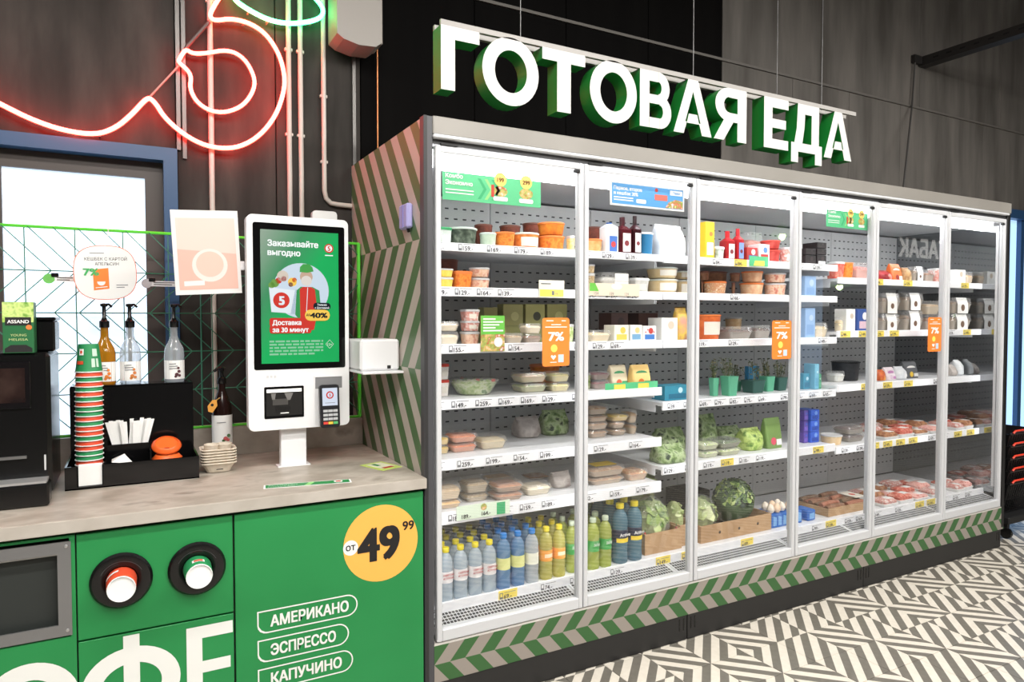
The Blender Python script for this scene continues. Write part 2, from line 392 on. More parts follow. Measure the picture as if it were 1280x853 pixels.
# doors
DOORS = [(.998, 1.664), (1.669, 2.290), (2.297, 2.990), (2.996, 3.626), (3.632, 4.324), (4.330, 4.976)]
for i, (a, b) in enumerate(DOORS):
    y0, y1, z0, z1, s = FY+.002, FY+.030, .272, 2.148, .021
    d = M().box(a, a+s, y0, y1, z0, z1, frame_m, .003).box(b-s, b, y0, y1, z0, z1, frame_m, .003)
    d.box(a+s, b-s, y0, y1, 2.122, z1, frame_m, .003).box(a+s, b-s, y0, y1, z0, .318, frame_m, .003)
    d.box(a+s, a+s+.004, y0+.012, y1, .318, 2.122, mat('door_gasket', (190, 192, 195), .5)).box(b-s-.004, b-s, y0+.012, y1, .318, 2.122, mat('door_gasket'))
    dr = d.build('door', case)
    M().box(a+s+.004, b-s-.004, FY+.018, FY+.021, .318, 2.122, glass).build('glass', dr)
    M().box(b-.05, b-.022, FY-.001, FY+.015, 2.108, 2.120, black_matt, .002).build('door_stop', dr)
    M().box(a+.02, a+.09, FY-.002, FY+.01, 2.149, 2.156, black_matt).build('hinge', dr)

# added glow strips hidden behind the mullions, brightening the inside of the case
fill_glow = mat('added_glow_strip', (255, 255, 255), .4, emit=(250, 252, 255), es=8.0)
for x in [1.006] + [(DOORS[i][1]+DOORS[i+1][0])/2 for i in range(5)] + [4.962]:
    m = M().box(x-.008, x+.008, FY+.036, FY+.052, .40, 2.07, frame_m)
    m.add([(x-.007, FY+.0525, .41), (x-.007, FY+.0525, 2.06), (x+.007, FY+.0525, 2.06), (x+.007, FY+.0525, .41)], [(0, 1, 2, 3)], fill_glow)
    m.build('added_glow_strip', case)

# shelves with price rails
def price_tag(sh, x, z, y, txt, kind='w', h=.034):
    bgm = yellow_tag if kind == 'y' else rail_m
    w = .088
    t = M().box(x-w/2, x+w/2, y-.002, y, z-h/2, z+h/2, bgm)
    t.flat([(-.040, -.013), (-.024, -.013), (-.024, .013), (-.040, .013)], (x, y-.0024, z), U, V, grey_ink)
    t.flat([(-.037, -.004), (-.027, -.004), (-.027, .010), (-.037, .010)], (x, y-.0028, z), U, V, bgm)
    t.text(txt, (x-.020, y-.0026, z-.0125), U, V, .025, mat('tag_ink', (58, 58, 64), .7), off=.02)
    t.flat([(-.018, .0115), (.036, .0115), (.036, .0135), (-.018, .0135)], (x, y-.0026, z), U, V, grey_ink)
    t.build('price_tag', sh)
def shelf(x0, x1, zb, zt, tags, yb=3.12):
    z = zt - .006
    s = M().box(x0+.003, x1-.003, 2.556, yb, z-.016, z, shelf_m)
    s.box(x0+.003, x0+.007, 2.6, yb, z-.05, z-.016, shelf_m).box(x1-.007, x1-.003, 2.6, yb, z-.05, z-.016, shelf_m)
    sh = s.build('shelf', case)
    M().box(x0+.003, x1-.003, 2.544, 2.556, zb, zt, rail_m, .002).build('price_rail', sh)
    for x, txt, *k in tags: price_tag(sh, x, (zb+zt)/2, 2.544, txt, k[0] if k else 'w', min(.036, zt-zb))
A, B_, Cc = (.985, 2.22), (2.22, 3.5), (3.5, 4.985)
def spread(x0, x1, txts): return [(x0 + (x1-x0)*(i+.5)/len(txts), *(t if isinstance(t, tuple) else (t,))) for i, t in enumerate(txts)]
shelf(*A, 1.773, 1.806, spread(1.0, 1.64, ['154.-', '159.-', '169.-', '179.-', '189.-']) + spread(1.7, 2.1, ['149.-', '129.-', '139.-']))
shelf(*A, 1.592, 1.630, spread(1.03, 1.42, ['119.-', '129.-', '164.-', '139.-']) + spread(1.74, 2.1, ['154.-', '129.-', '124.-']))
shelf(*A, 1.362, 1.400, spread(1.0, 1.2, ['154.-', '155.-']) + spread(1.34, 1.5, ['154.-']) + spread(1.7, 2.0, ['92.-', '129.-', '69.-']))
shelf(*A, 1.137, 1.176, spread(1.0, 1.64, ['154.-', '149.-', '259.-', '169.-', '169.-', '129.-']) + spread(1.69, 1.79, ['179.-']))
shelf(*A, .892, .936, spread(.99, 1.64, ['104.-', '259.-', '199.-', '154.-', '199.-']) + spread(1.76, 2.16, ['129.-', '164.-']))
shelf(*A, .672, .724, spread(.98, 1.64, ['189.-', '189.-', '164.-', '169.-', '159.-', '189.-']) + spread(1.72, 2.18, ['82.-', '159.-', '179.-']))
shelf(*B_, 1.769, 1.806, spread(2.5, 2.96, ['84.-', ('84.-', 'y'), '74.-']) + spread(3.1, 3.4, ['144.-', '139.-']))
shelf(*B_, 1.594, 1.630, spread(2.6, 2.8, ['166.-']))
shelf(*B_, 1.362, 1.400, spread(2.36, 2.8, ['119.-', '129.-']) + spread(3.3, 3.45, ['149.-']))
shelf(*B_, 1.062, 1.104, spread(2.24, 2.34, ['39.-']) + spread(2.34, 2.96, ['100.-', '69.-', '79.-', '82.-', '75.-', '69.-']) + spread(3.02, 3.48, ['79.-', '75.-', '69.-', '65.-']))
shelf(*B_, .750, .794, spread(2.22, 2.32, ['129.-']) + spread(2.34, 2.96, ['119.-', '119.-', ('119.-', 'y'), '110.-', '119.-']) + spread(3.05, 3.45, ['119.-', ('99.-', 'y')]))
shelf(*Cc, 1.702, 1.738, spread(3.72, 4.3, [('199.-', 'y'), ('129.-', 'y')]) + spread(4.4, 4.9, ['159.-', ('129.-', 'y')]))
shelf(*Cc, 1.396, 1.434, spread(3.52, 3.62, [('99.-', 'y')]) + spread(3.66, 4.1, [('149.-', 'y'), ('129.-', 'y'), ('139.-', 'y')]) + spread(4.36, 4.9, [('129.-', 'y'), ('159.-', 'w'), ('149.-', 'y')]))
shelf(*Cc, 1.085, 1.126, spread(3.66, 4.28, [('159.-', 'y'), ('129.-', 'y'), ('159.-', 'y')]) + spread(4.36, 4.6, ['189.-']))
shelf(*Cc, .729, .770, spread(3.54, 3.64, ['139.-']) + spread(3.66, 4.3, ['139.-', ('159.-', 'y'), ('149.-', 'y'), ('139.-', 'y'), ('139.-', 'y')]) + spread(4.36, 4.95, ['159.-', '149.-', ('159.-', 'y'), ('139.-', 'y')]))
for x, t, k in [(1.03, '69.-', 'w'), (1.36, '69.-', 'y'), (1.56, '74.-', 'w'), (1.71, '79.-', 'w'), (1.93, '129.-', 'w'), (2.2, '149.-', 'y'), (2.36, '119.-', 'y'), (2.76, '89.-', 'y'), (3.3, '99.-', 'w'), (3.42, '139.-', 'y'), (3.58, '159.-', 'w'), (3.68, '169.-', 'w'), (3.84, '149.-', 'w'), (4.05, '159.-', 'w'), (4.26, '149.-', 'y'), (4.38, '139.-', 'y'), (4.52, '149.-', 'w'), (4.66, '159.-', 'w'), (4.8, '159.-', 'w')]:
    price_tag(dl, x, .350, 2.510, t, k, .045)

PRODUCTS = [
('sq',1.116,2.611,1.801,0.0595,0.063,0.071,'whitegreen', 'white salad tub under a green lid, top shelf, first fridge door from counter', ''),
('tub',1.215,2.649,1.801,0.1335,0.1335,0.081,'darkgreen', 'wide dark green salad tub with pale lid, top shelf, first fridge door from counter', ''),
('tub',1.394,2.802,1.801,0.084,0.084,0.126,'redbrown', 'dull red tub behind the dark green one, top shelf, first fridge door from counter', ''),
('tub',1.3227,2.617,1.801,0.0737,0.0737,0.065,'palegreen', 'small pale green tub, top shelf, first fridge door from counter', ''),
('tub',1.4073,2.626,1.801,0.0917,0.0917,0.073,'orange', 'orange carrot salad tub beside pale green tub, top shelf, first fridge door from counter', ''),
('tub',1.534,2.81,1.801,0.1,0.1,0.131,'redbrown', 'low brown-red tub behind the orange carrot tub, top shelf, first fridge door from counter', ''),
('tub',1.519,2.642,1.801,0.124,0.124,0.077,'orange2', 'orange salad tub with white rim, middle of shelf, top shelf, first fridge door from counter', ''),
('tub',1.655,2.81,1.801,0.099,0.099,0.15,'redbrown', 'taller brown-red tub in the rear row, top shelf, first fridge door from counter', ''),
('tub',1.652,2.643,1.801,0.125,0.125,0.071,'orange', 'orange tub, lower of the stacked pair, top shelf, first fridge door from counter', ''),
('tub',1.652,2.643,1.874,0.125,0.125,0.058,'orange3', 'orange tub, upper of the stacked pair, top shelf, first fridge door from counter', ''),
('sq',1.732,2.605,1.801,0.026,0.05,0.072,'yellowsalad', 'narrow yellow tub at the door frame, top shelf, first fridge door from counter', ''),
('tub',1.217,2.813,1.625,0.106,0.106,0.1398,'redbrown', 'brown-red tub in the rear row, second shelf, first fridge door from counter', ''),
('sq',1.118,2.613,1.625,0.067,0.067,0.045,'yellow', 'yellow square tub, lower of pair, second shelf, first fridge door from counter', ''),
('sq',1.118,2.613,1.672,0.067,0.067,0.033,'yellow', 'yellow square tub, upper of pair, second shelf, first fridge door from counter', ''),
('sq',1.198,2.62,1.625,0.079,0.079,0.073,'orange', 'orange square tub, second shelf, first fridge door from counter', ''),
('tub',1.286,2.625,1.625,0.089,0.089,0.05,'pinksalad', 'pinkish salad cup, lower of pair, second shelf, first fridge door from counter', ''),
('tub',1.286,2.625,1.677,0.089,0.089,0.041,'pinksalad', 'pinkish salad cup, upper of pair, second shelf, first fridge door from counter', ''),
('tray',1.132,2.628,1.395,0.095,0.095,0.055,'cream', 'cream salad box with grey lid, lower one, third shelf, first fridge door from counter', ''),
('tray',1.132,2.628,1.452,0.095,0.095,0.04,'cream', 'cream salad box with grey lid, upper one, third shelf, first fridge door from counter', ''),
('sq',1.236,2.615,1.395,0.069,0.069,0.054,'pinksalad', 'pink and white salad box, lowest of three, third shelf, first fridge door from counter', ''),
('sq',1.236,2.615,1.452,0.069,0.069,0.041,'pinkwhite', 'pink and white salad box, middle of three, third shelf, first fridge door from counter', ''),
('sq',1.236,2.615,1.494,0.069,0.069,0.047,'pinkwhite', 'pink and white salad box, top of three, third shelf, first fridge door from counter', ''),
('carton',1.399,2.77,1.395,0.068,0.06,0.158,'olive', 'olive carton partly behind the green food card, third shelf, first fridge door from counter', ''),
('carton',1.513,2.77,1.395,0.103,0.06,0.174,'olive', 'olive carton standing just past the food card, third shelf, first fridge door from counter', ''),
('carton',1.629,2.77,1.395,0.103,0.06,0.175,'olive2', 'olive carton in the middle of the rear row, third shelf, first fridge door from counter', ''),
('carton',1.749,2.77,1.395,0.111,0.06,0.176,'olive', 'olive carton behind the orange sticker, third shelf, first fridge door from counter', ''),
('tray',1.436,2.625,1.395,0.09,0.09,0.046,'grain', 'small flat tray of speckled grain salad, third shelf, first fridge door from counter', ''),
('tray',1.531,2.622,1.395,0.085,0.085,0.042,'brown', 'brown salad tray under a cream one, third shelf, first fridge door from counter', ''),
('tray',1.531,2.622,1.439,0.085,0.085,0.043,'cream', 'pale yellow salad tray on a brown one, third shelf, first fridge door from counter', ''),
('sq',1.718,2.605,1.395,0.047,0.05,0.083,'leafy', 'green salad box beside the orange sticker, third shelf, first fridge door from counter', ''),
('sq',1.167,2.745,1.171,0.052,0.052,0.07,'whitered', 'white and red yoghurt cup, lower one, fourth shelf, first fridge door from counter', ''),
('sq',1.167,2.745,1.243,0.052,0.052,0.066,'whitered', 'white and red yoghurt cup, upper one, fourth shelf, first fridge door from counter', ''),
('bowl',1.319,2.751,1.171,0.229,0.229,0.073,'leafy', 'large clear bowl of green leaf salad, fourth shelf, first fridge door from counter', ''),
('tray',1.5892,2.735,1.171,0.1423,0.13,0.041,'mixed', 'mixed green and pink salad tray, lower one, fourth shelf, first fridge door from counter', ''),
('tray',1.5892,2.735,1.215,0.1423,0.13,0.045,'mixed2', 'mixed green and pink salad tray, upper one, fourth shelf, first fridge door from counter', ''),
('tray',1.7158,2.697,1.171,0.0993,0.108,0.042,'yellowsalad', 'yellow salad tray, lower one, fourth shelf, first fridge door from counter', ''),
('tray',1.7158,2.697,1.215,0.0993,0.108,0.045,'yellowsalad', 'yellow salad tray, upper one, fourth shelf, first fridge door from counter', ''),
('tub',1.801,2.938,1.171,0.157,0.157,0.107,'orange3', 'amber tub behind the stacked trays, fourth shelf, first fridge door from counter', ''),
('tray',1.152,2.711,0.931,0.051,0.051,0.035,'yellow', 'yellow sliced fruit tray, lower one, fifth shelf, first fridge door from counter', ''),
('tray',1.152,2.711,0.969,0.051,0.051,0.035,'yellow', 'yellow sliced fruit tray, upper one, fifth shelf, first fridge door from counter', ''),
('tray',1.246,2.736,0.931,0.124,0.124,0.039,'salmon', 'salmon-orange tray, lower one, fifth shelf, first fridge door from counter', ''),
('tray',1.246,2.736,0.972,0.124,0.124,0.039,'salmon', 'salmon-orange tray, upper one, fifth shelf, first fridge door from counter', ''),
('tray',1.389,2.743,0.931,0.134,0.13,0.054,'wrap', 'pale wrap in a clear flared tray, fifth shelf, first fridge door from counter', ''),
('bag',1.6754,2.905,0.931,0.1297,0.13,0.095,'greybag', 'grey-pink bag standing in for a street reflection, fifth shelf, first fridge door from counter', ''),  # street reflection on the door glass, put in as a bag shape
('bag',1.8326,2.905,0.931,0.1407,0.13,0.12,'leafbag', 'leafy green herb bag at the back, fifth shelf, first fridge door from counter', ''),
('tray',1.142,2.649,0.719,0.107,0.107,0.034,'bread', 'bread-coloured ready meal, lower one, sixth shelf, first fridge door from counter', ''),
('tray',1.142,2.649,0.756,0.107,0.107,0.061,'tan', 'tan ready meal, upper one, sixth shelf, first fridge door from counter', ''),
('tray',1.2914,2.698,0.719,0.1119,0.114,0.036,'grain', 'grain salad box, lower one, sixth shelf, first fridge door from counter', ''),
('tray',1.2914,2.698,0.757,0.1119,0.114,0.057,'grain', 'grain salad box, upper one, sixth shelf, first fridge door from counter', ''),
('tray',1.4206,2.65,0.719,0.1349,0.13,0.036,'brownmeal', 'brown gravy meal tray, lower one, sixth shelf, first fridge door from counter', ''),
('tray',1.4206,2.65,0.757,0.1349,0.13,0.04,'brownmeal', 'brown gravy meal tray, upper one, sixth shelf, first fridge door from counter', ''),
('tray',1.521,2.905,0.719,0.132,0.13,0.043,'bread', 'golden baked meal tray in rear row, sixth shelf, first fridge door from counter', ''),
('tray',1.579,2.671,0.719,0.133,0.13,0.048,'cream', 'shallow cream meal tray, sixth shelf, first fridge door from counter', ''),
('tray',1.737,2.919,0.719,0.118,0.118,0.016,'brownmeal', 'small brown meal tray in rear row, sixth shelf, first fridge door from counter', ''),
('bag',1.745,2.714,0.719,0.101,0.101,0.069,'greybag', 'grey wrapped pack at the door edge, sixth shelf, first fridge door from counter', ''),
('bottle',1.107,2.575,0.3535,0.06,0.06,0.219,'water', 'yellow-capped water bottle, front row, first from counter, first fridge door from counter', 'bottle'),
('bottle',1.119,2.65,0.3535,0.06,0.06,0.219,'water', 'yellow-capped water bottle, second row, first from counter, first fridge door from counter', 'bottle'),
('bottle',1.107,2.725,0.3535,0.06,0.06,0.219,'water', 'yellow-capped water bottle, third row, first from counter, first fridge door from counter', 'bottle'),
('bottle',1.119,2.8,0.3535,0.06,0.06,0.219,'water', 'yellow-capped water bottle, fourth row, first from counter, first fridge door from counter', 'bottle'),
('bottle',1.173,2.575,0.3535,0.06,0.06,0.219,'water', 'yellow-capped water bottle, front row, second from counter, first fridge door from counter', 'bottle'),
('bottle',1.185,2.65,0.3535,0.06,0.06,0.219,'water', 'yellow-capped water bottle, second row, second from counter, first fridge door from counter', 'bottle'),
('bottle',1.173,2.725,0.3535,0.06,0.06,0.219,'water', 'yellow-capped water bottle, third row, second from counter, first fridge door from counter', 'bottle'),
('bottle',1.185,2.8,0.3535,0.06,0.06,0.219,'water', 'yellow-capped water bottle, fourth row, second from counter, first fridge door from counter', 'bottle'),
('bottle',1.24,2.575,0.3535,0.06,0.06,0.219,'water', 'yellow-capped water bottle, front row, third from counter, first fridge door from counter', 'bottle'),
('bottle',1.252,2.65,0.3535,0.06,0.06,0.219,'water', 'yellow-capped water bottle, second row, third from counter, first fridge door from counter', 'bottle'),
('bottle',1.24,2.725,0.3535,0.06,0.06,0.219,'water', 'yellow-capped water bottle, third row, third from counter, first fridge door from counter', 'bottle'),
('bottle',1.252,2.8,0.3535,0.06,0.06,0.219,'water', 'yellow-capped water bottle, fourth row, third from counter, first fridge door from counter', 'bottle'),
('bottle',1.306,2.575,0.3535,0.06,0.06,0.219,'water', 'yellow-capped water bottle, front row, fourth from counter, first fridge door from counter', 'bottle'),
('bottle',1.319,2.65,0.3535,0.06,0.06,0.219,'water', 'yellow-capped water bottle, second row, fourth from counter, first fridge door from counter', 'bottle'),
('bottle',1.306,2.725,0.3535,0.06,0.06,0.219,'water', 'yellow-capped water bottle, third row, fourth from counter, first fridge door from counter', 'bottle'),
('bottle',1.319,2.8,0.3535,0.06,0.06,0.219,'water', 'yellow-capped water bottle, fourth row, fourth from counter, first fridge door from counter', 'bottle'),
('bottle',1.376,2.58,0.3535,0.062,0.062,0.235,'bluewater', 'blue-capped water bottle, front row, first from counter, first fridge door from counter', 'bottle'),
('bottle',1.388,2.655,0.3535,0.062,0.062,0.235,'bluewater', 'blue-capped water bottle, second row, first from counter, first fridge door from counter', 'bottle'),
('bottle',1.376,2.73,0.3535,0.062,0.062,0.235,'bluewater', 'blue-capped water bottle, third row, first from counter, first fridge door from counter', 'bottle'),
('bottle',1.388,2.805,0.3535,0.062,0.062,0.235,'bluewater', 'blue-capped water bottle, fourth row, first from counter, first fridge door from counter', 'bottle'),
('bottle',1.446,2.58,0.3535,0.062,0.062,0.235,'bluewater', 'blue-capped water bottle, front row, second from counter, first fridge door from counter', 'bottle'),
('bottle',1.458,2.655,0.3535,0.062,0.062,0.235,'bluewater', 'blue-capped water bottle, second row, second from counter, first fridge door from counter', 'bottle'),
('bottle',1.446,2.73,0.3535,0.062,0.062,0.235,'bluewater', 'blue-capped water bottle, third row, second from counter, first fridge door from counter', 'bottle'),
('bottle',1.458,2.805,0.3535,0.062,0.062,0.235,'bluewater', 'blue-capped water bottle, fourth row, second from counter, first fridge door from counter', 'bottle'),
('bottle',1.516,2.58,0.3535,0.062,0.062,0.235,'clearwater', 'clear blue-capped bottle with white and yellow label, front row, first fridge door from counter', 'bottle'),
('bottle',1.528,2.655,0.3535,0.062,0.062,0.235,'bluewater', 'blue-capped water bottle, second row, third from counter, first fridge door from counter', 'bottle'),
('bottle',1.516,2.73,0.3535,0.062,0.062,0.235,'bluewater', 'blue-capped water bottle, third row, third from counter, first fridge door from counter', 'bottle'),
('bottle',1.528,2.805,0.3535,0.062,0.062,0.235,'bluewater', 'blue-capped water bottle, fourth row, third from counter, first fridge door from counter', 'bottle'),
('bottle',1.592,2.585,0.3535,0.06,0.06,0.231,'lemonade', 'yellow lemonade bottle with orange label, front row, first from counter, first fridge door from counter', 'bottle'),
('bottle',1.602,2.663,0.3535,0.06,0.06,0.231,'lemonade', 'yellow lemonade bottle with orange label, second row, first from counter, first fridge door from counter', 'bottle'),
('bottle',1.592,2.741,0.3535,0.06,0.06,0.231,'lemonade', 'yellow lemonade bottle with orange label, third row, first from counter, first fridge door from counter', 'bottle'),
('bottle',1.66,2.585,0.3535,0.06,0.06,0.231,'lemonade', 'yellow lemonade bottle with orange label, front row, second from counter, first fridge door from counter', 'bottle'),
('bottle',1.67,2.663,0.3535,0.06,0.06,0.231,'lemonade', 'yellow lemonade bottle with orange label, second row, second from counter, first fridge door from counter', 'bottle'),
('bottle',1.66,2.741,0.3535,0.06,0.06,0.231,'lemonade', 'yellow lemonade bottle with orange label, third row, second from counter, first fridge door from counter', 'bottle'),
('bottle',1.738,2.6,0.3535,0.054,0.054,0.232,'lime', 'green-labelled lime drink bottle behind first door frame, front row', 'bottle'),
('bottle',1.738,2.678,0.3535,0.054,0.054,0.232,'lime', 'green-labelled lime drink bottle behind first door frame, second row', 'bottle'),
('bottle',1.738,2.756,0.3535,0.054,0.054,0.232,'lime', 'green-labelled lime drink bottle behind first door frame, third row', 'bottle'),
('bottle',1.845,2.585,0.3535,0.062,0.062,0.235,'lime', 'green-labelled lime drink bottle, front row, first from counter, second fridge door from counter', 'bottle'),
('bottle',1.845,2.665,0.3535,0.062,0.062,0.235,'lime', 'green-labelled lime drink bottle, second row, first from counter, second fridge door from counter', 'bottle'),
('bottle',1.845,2.745,0.3535,0.062,0.062,0.235,'lime', 'green-labelled lime drink bottle, third row, first from counter, second fridge door from counter', 'bottle'),
('bottle',1.915,2.585,0.3535,0.062,0.062,0.235,'lime', 'green-labelled lime drink bottle, front row, second from counter, second fridge door from counter', 'bottle'),
('bottle',1.915,2.665,0.3535,0.062,0.062,0.235,'lime', 'green-labelled lime drink bottle, second row, second from counter, second fridge door from counter', 'bottle'),
('bottle',1.915,2.745,0.3535,0.062,0.062,0.235,'lime', 'green-labelled lime drink bottle, third row, second from counter, second fridge door from counter', 'bottle'),
('bottle',2.008,2.595,0.3535,0.078,0.078,0.28,'active', 'yellow-capped blue sports drink bottle, front row, first from counter, second fridge door from counter', 'bottle'),
('bottle',2.012,2.68,0.3535,0.078,0.078,0.28,'active', 'yellow-capped blue sports drink bottle, second row, first from counter, second fridge door from counter', 'bottle'),
('bottle',2.008,2.765,0.3535,0.078,0.078,0.28,'active', 'yellow-capped blue sports drink bottle, third row, first from counter, second fridge door from counter', 'bottle'),
('bottle',2.093,2.595,0.3535,0.078,0.078,0.28,'active', 'yellow-capped blue sports drink bottle, front row, second from counter, second fridge door from counter', 'bottle'),
('bottle',2.097,2.68,0.3535,0.078,0.078,0.28,'active', 'yellow-capped blue sports drink bottle, second row, second from counter, second fridge door from counter', 'bottle'),
('bottle',2.093,2.765,0.3535,0.078,0.078,0.28,'active', 'yellow-capped blue sports drink bottle, third row, second from counter, second fridge door from counter', 'bottle'),
('tub',1.865,2.627,1.801,0.094,0.094,0.069,'tanorange', 'tan-orange square-rimmed tub, top shelf, second fridge door from counter', ''),
('tub',2.002,2.808,1.801,0.095,0.095,0.154,'redbrown', 'brown-red tub above and behind the tan tub, top shelf, second fridge door from counter', ''),
('jug',1.951,2.614,1.801,0.069,0.069,0.147,'floral', 'carton bottle with red flower print and blue cap, top shelf, second fridge door from counter', ''),
('jug',2.029,2.615,1.801,0.07,0.07,0.178,'darkred', 'dark red juice bottle with tall white label, top shelf, second fridge door from counter', ''),
('jug',2.0959,2.606,1.801,0.0523,0.053,0.187,'darkred2', 'slim dark bottle with square white label, top shelf, second fridge door from counter', ''),
('tub',2.1681,2.624,1.801,0.0873,0.0873,0.116,'blueyog', 'blue yoghurt tub with white lid, top shelf, second fridge door from counter', ''),
('bag',2.3306,2.645,1.801,0.173,0.13,0.163,'whitebag', 'large white pouch, top shelf, second fridge door from counter', ''),
('sq',1.837,2.605,1.625,0.035,0.05,0.084,'grain', 'grain salad cup at door frame, lower, second shelf, second fridge door from counter', ''),
('sq',1.837,2.605,1.711,0.035,0.05,0.038,'grain', 'grain salad cup at door frame, upper, second shelf, second fridge door from counter', ''),
('tray',1.973,2.645,1.625,0.175,0.13,0.092,'clearwhite', 'clear box with white label band, second shelf, second fridge door from counter', ''),
('sq',2.128,2.623,1.625,0.087,0.087,0.071,'clearwhite', 'small clear box with white label, second shelf, second fridge door from counter', ''),
('tub',2.31,2.658,1.625,0.156,0.156,0.075,'soup', 'beige soup tub, lower of pair, second shelf, second fridge door from counter', ''),
('tub',2.31,2.658,1.702,0.156,0.156,0.056,'soup', 'beige soup tub, upper of pair, second shelf, second fridge door from counter', ''),
('tub',2.498,2.718,1.625,0.076,0.076,0.08,'soup', 'beige soup tub by frame, lower, second shelf, second fridge door from counter', ''),
('tub',2.498,2.718,1.707,0.076,0.076,0.043,'soup', 'beige soup tub by frame, upper, second shelf, second fridge door from counter', ''),
('tray',1.89,2.641,1.395,0.122,0.122,0.056,'popcorn', 'clear tray of pale yellow pieces, third shelf, second fridge door from counter', ''),
('carton',2.002,2.622,1.395,0.084,0.084,0.078,'whiteyellow', 'white carton with yellow corner, third shelf, second fridge door from counter', ''),
('carton',2.0888,2.616,1.395,0.0711,0.072,0.078,'whiteyellow2', 'narrow white carton with blue corner, third shelf, second fridge door from counter', ''),
('carton',2.1693,2.622,1.395,0.0831,0.084,0.073,'bluered', 'white carton with blue panel and red dots, third shelf, second fridge door from counter', ''),
('carton',2.294,2.631,1.395,0.102,0.102,0.112,'whitebox', 'tall plain white carton, third shelf, second fridge door from counter', ''),
('carton',2.113,2.792,1.395,0.104,0.104,0.137,'darkpack', 'dark brown pack behind the white cartons, third shelf, second fridge door from counter', ''),
('carton',2.2947,2.801,1.395,0.123,0.123,0.137,'darkpack', 'maroon pack behind the white cartons, third shelf, second fridge door from counter', ''),
('bag',2.392,2.617,1.395,0.073,0.073,0.163,'collage', 'pinkish pouch standing in for a reflection, third shelf, second fridge door from counter', ''),  # pink and yellow reflection in the glass, built as a bag
('sq',1.8867,2.692,1.171,0.0014,0.05,0.077,'leafy', 'green salad cup at door frame, fourth shelf, second fridge door from counter', ''),
('tray',1.9436,2.694,1.171,0.0959,0.107,0.043,'beet', 'purple beetroot tray, lower one, fourth shelf, second fridge door from counter', ''),
('tray',1.9417,2.694,1.216,0.101,0.107,0.039,'beet', 'purple beetroot tray, upper one, fourth shelf, second fridge door from counter', ''),
('pouch',2.0483,2.678,1.171,0.0965,0.115,0.109,'colorful', 'colourful pack with green oval in promo tray, fourth shelf, second fridge door from counter', ''),
('pouch',2.1551,2.642,1.171,0.109,0.127,0.109,'colorful2', 'second colourful pack in promo tray, orange toned, fourth shelf, second fridge door from counter', ''),
('carton',2.37,2.65,1.099,0.172,0.1,0.073,'teal', 'teal-blue flat box, fourth shelf, second fridge door from counter', ''),
('tray',1.961,2.746,0.931,0.113,0.113,0.037,'meat', 'beige meal tray, lowest of four, fifth shelf, second fridge door from counter', ''),
('tray',1.961,2.746,0.97,0.113,0.113,0.037,'meat', 'beige meal tray, second of four, fifth shelf, second fridge door from counter', ''),
('tray',1.961,2.746,1.008,0.113,0.113,0.033,'meat', 'beige meal tray, third of four, fifth shelf, second fridge door from counter', ''),
('tray',1.961,2.746,1.043,0.113,0.113,0.044,'meat', 'beige meal tray, topmost of four, fifth shelf, second fridge door from counter', ''),
('tray',2.0878,2.755,0.931,0.0861,0.13,0.033,'meat', 'beige meal tray under yellow pack, lowest, fifth shelf, second fridge door from counter', ''),
('tray',2.0842,2.755,0.967,0.0749,0.13,0.033,'meat', 'beige meal tray right under yellow pack, fifth shelf, second fridge door from counter', ''),
('tray',2.0937,2.755,1.002,0.1036,0.13,0.033,'yellow', 'yellow-lidded pack on two beige trays, fifth shelf, second fridge door from counter', ''),
('tray',2.1769,2.748,0.931,0.0435,0.112,0.054,'meat2', 'tan meal tray at shelf end, lower, fifth shelf, second fridge door from counter', ''),
('tray',2.175,2.748,0.987,0.0491,0.112,0.062,'meat2', 'tan meal tray at shelf end, upper, fifth shelf, second fridge door from counter', ''),
('tray',1.9701,2.691,0.719,0.1989,0.13,0.036,'meat', 'pale meal tray, lower one, sixth shelf, second fridge door from counter', ''),
('tray',1.9721,2.691,0.757,0.205,0.13,0.048,'meatyellow', 'pale meal tray with yellow label, upper one, sixth shelf, second fridge door from counter', ''),
('tray',2.1441,2.68,0.719,0.1249,0.13,0.057,'pie', 'single browned meal tray at shelf end, sixth shelf, second fridge door from counter', ''),
('bag',2.344,2.645,0.789,0.181,0.13,0.085,'leafbag', 'clear bag of green leaves lying in front, fifth shelf, second fridge door from counter', ''),
('bag',2.522,2.845,0.789,0.189,0.13,0.127,'leafbag', 'clear bag of green leaves at the back, fifth shelf, second fridge door from counter', ''),
('carton',2.555,2.61,1.801,0.06,0.06,0.188,'yellowcarton', 'tall yellow carton, top shelf, third fridge door from counter', ''),
('sq',2.632,2.611,1.801,0.061,0.061,0.068,'greenwhite', 'little green and white cup, top shelf, third fridge door from counter', ''),
('jug',2.705,2.611,1.801,0.062,0.062,0.153,'ketchup', 'red-capped sauce bottle with white label, top shelf, third fridge door from counter', ''),
('jug',2.774,2.606,1.801,0.052,0.052,0.17,'redtube', 'slim red sauce bottle with blue stripe, top shelf, third fridge door from counter', ''),
('tray',3.086,2.825,1.801,0.134,0.13,0.189,'meatred', 'minced meat tray at the back, top shelf, third fridge door from counter', ''),
('carton',2.855,2.618,1.801,0.077,0.077,0.075,'redblue', 'small red and blue box, top shelf, third fridge door from counter', ''),
('carton',2.945,2.619,1.801,0.079,0.079,0.096,'redblue2', 'small white and red box, top shelf, third fridge door from counter', ''),
('tub',3.049,2.633,1.801,0.106,0.106,0.076,'red', 'red tub, lower of pair, top shelf, third fridge door from counter', ''),
('tub',3.049,2.633,1.879,0.106,0.106,0.049,'red', 'red tub, upper of pair, top shelf, third fridge door from counter', ''),
('sq',3.131,2.605,1.801,0.044,0.05,0.089,'pinkwhite', 'pink cup at the door frame, top shelf, third fridge door from counter', ''),
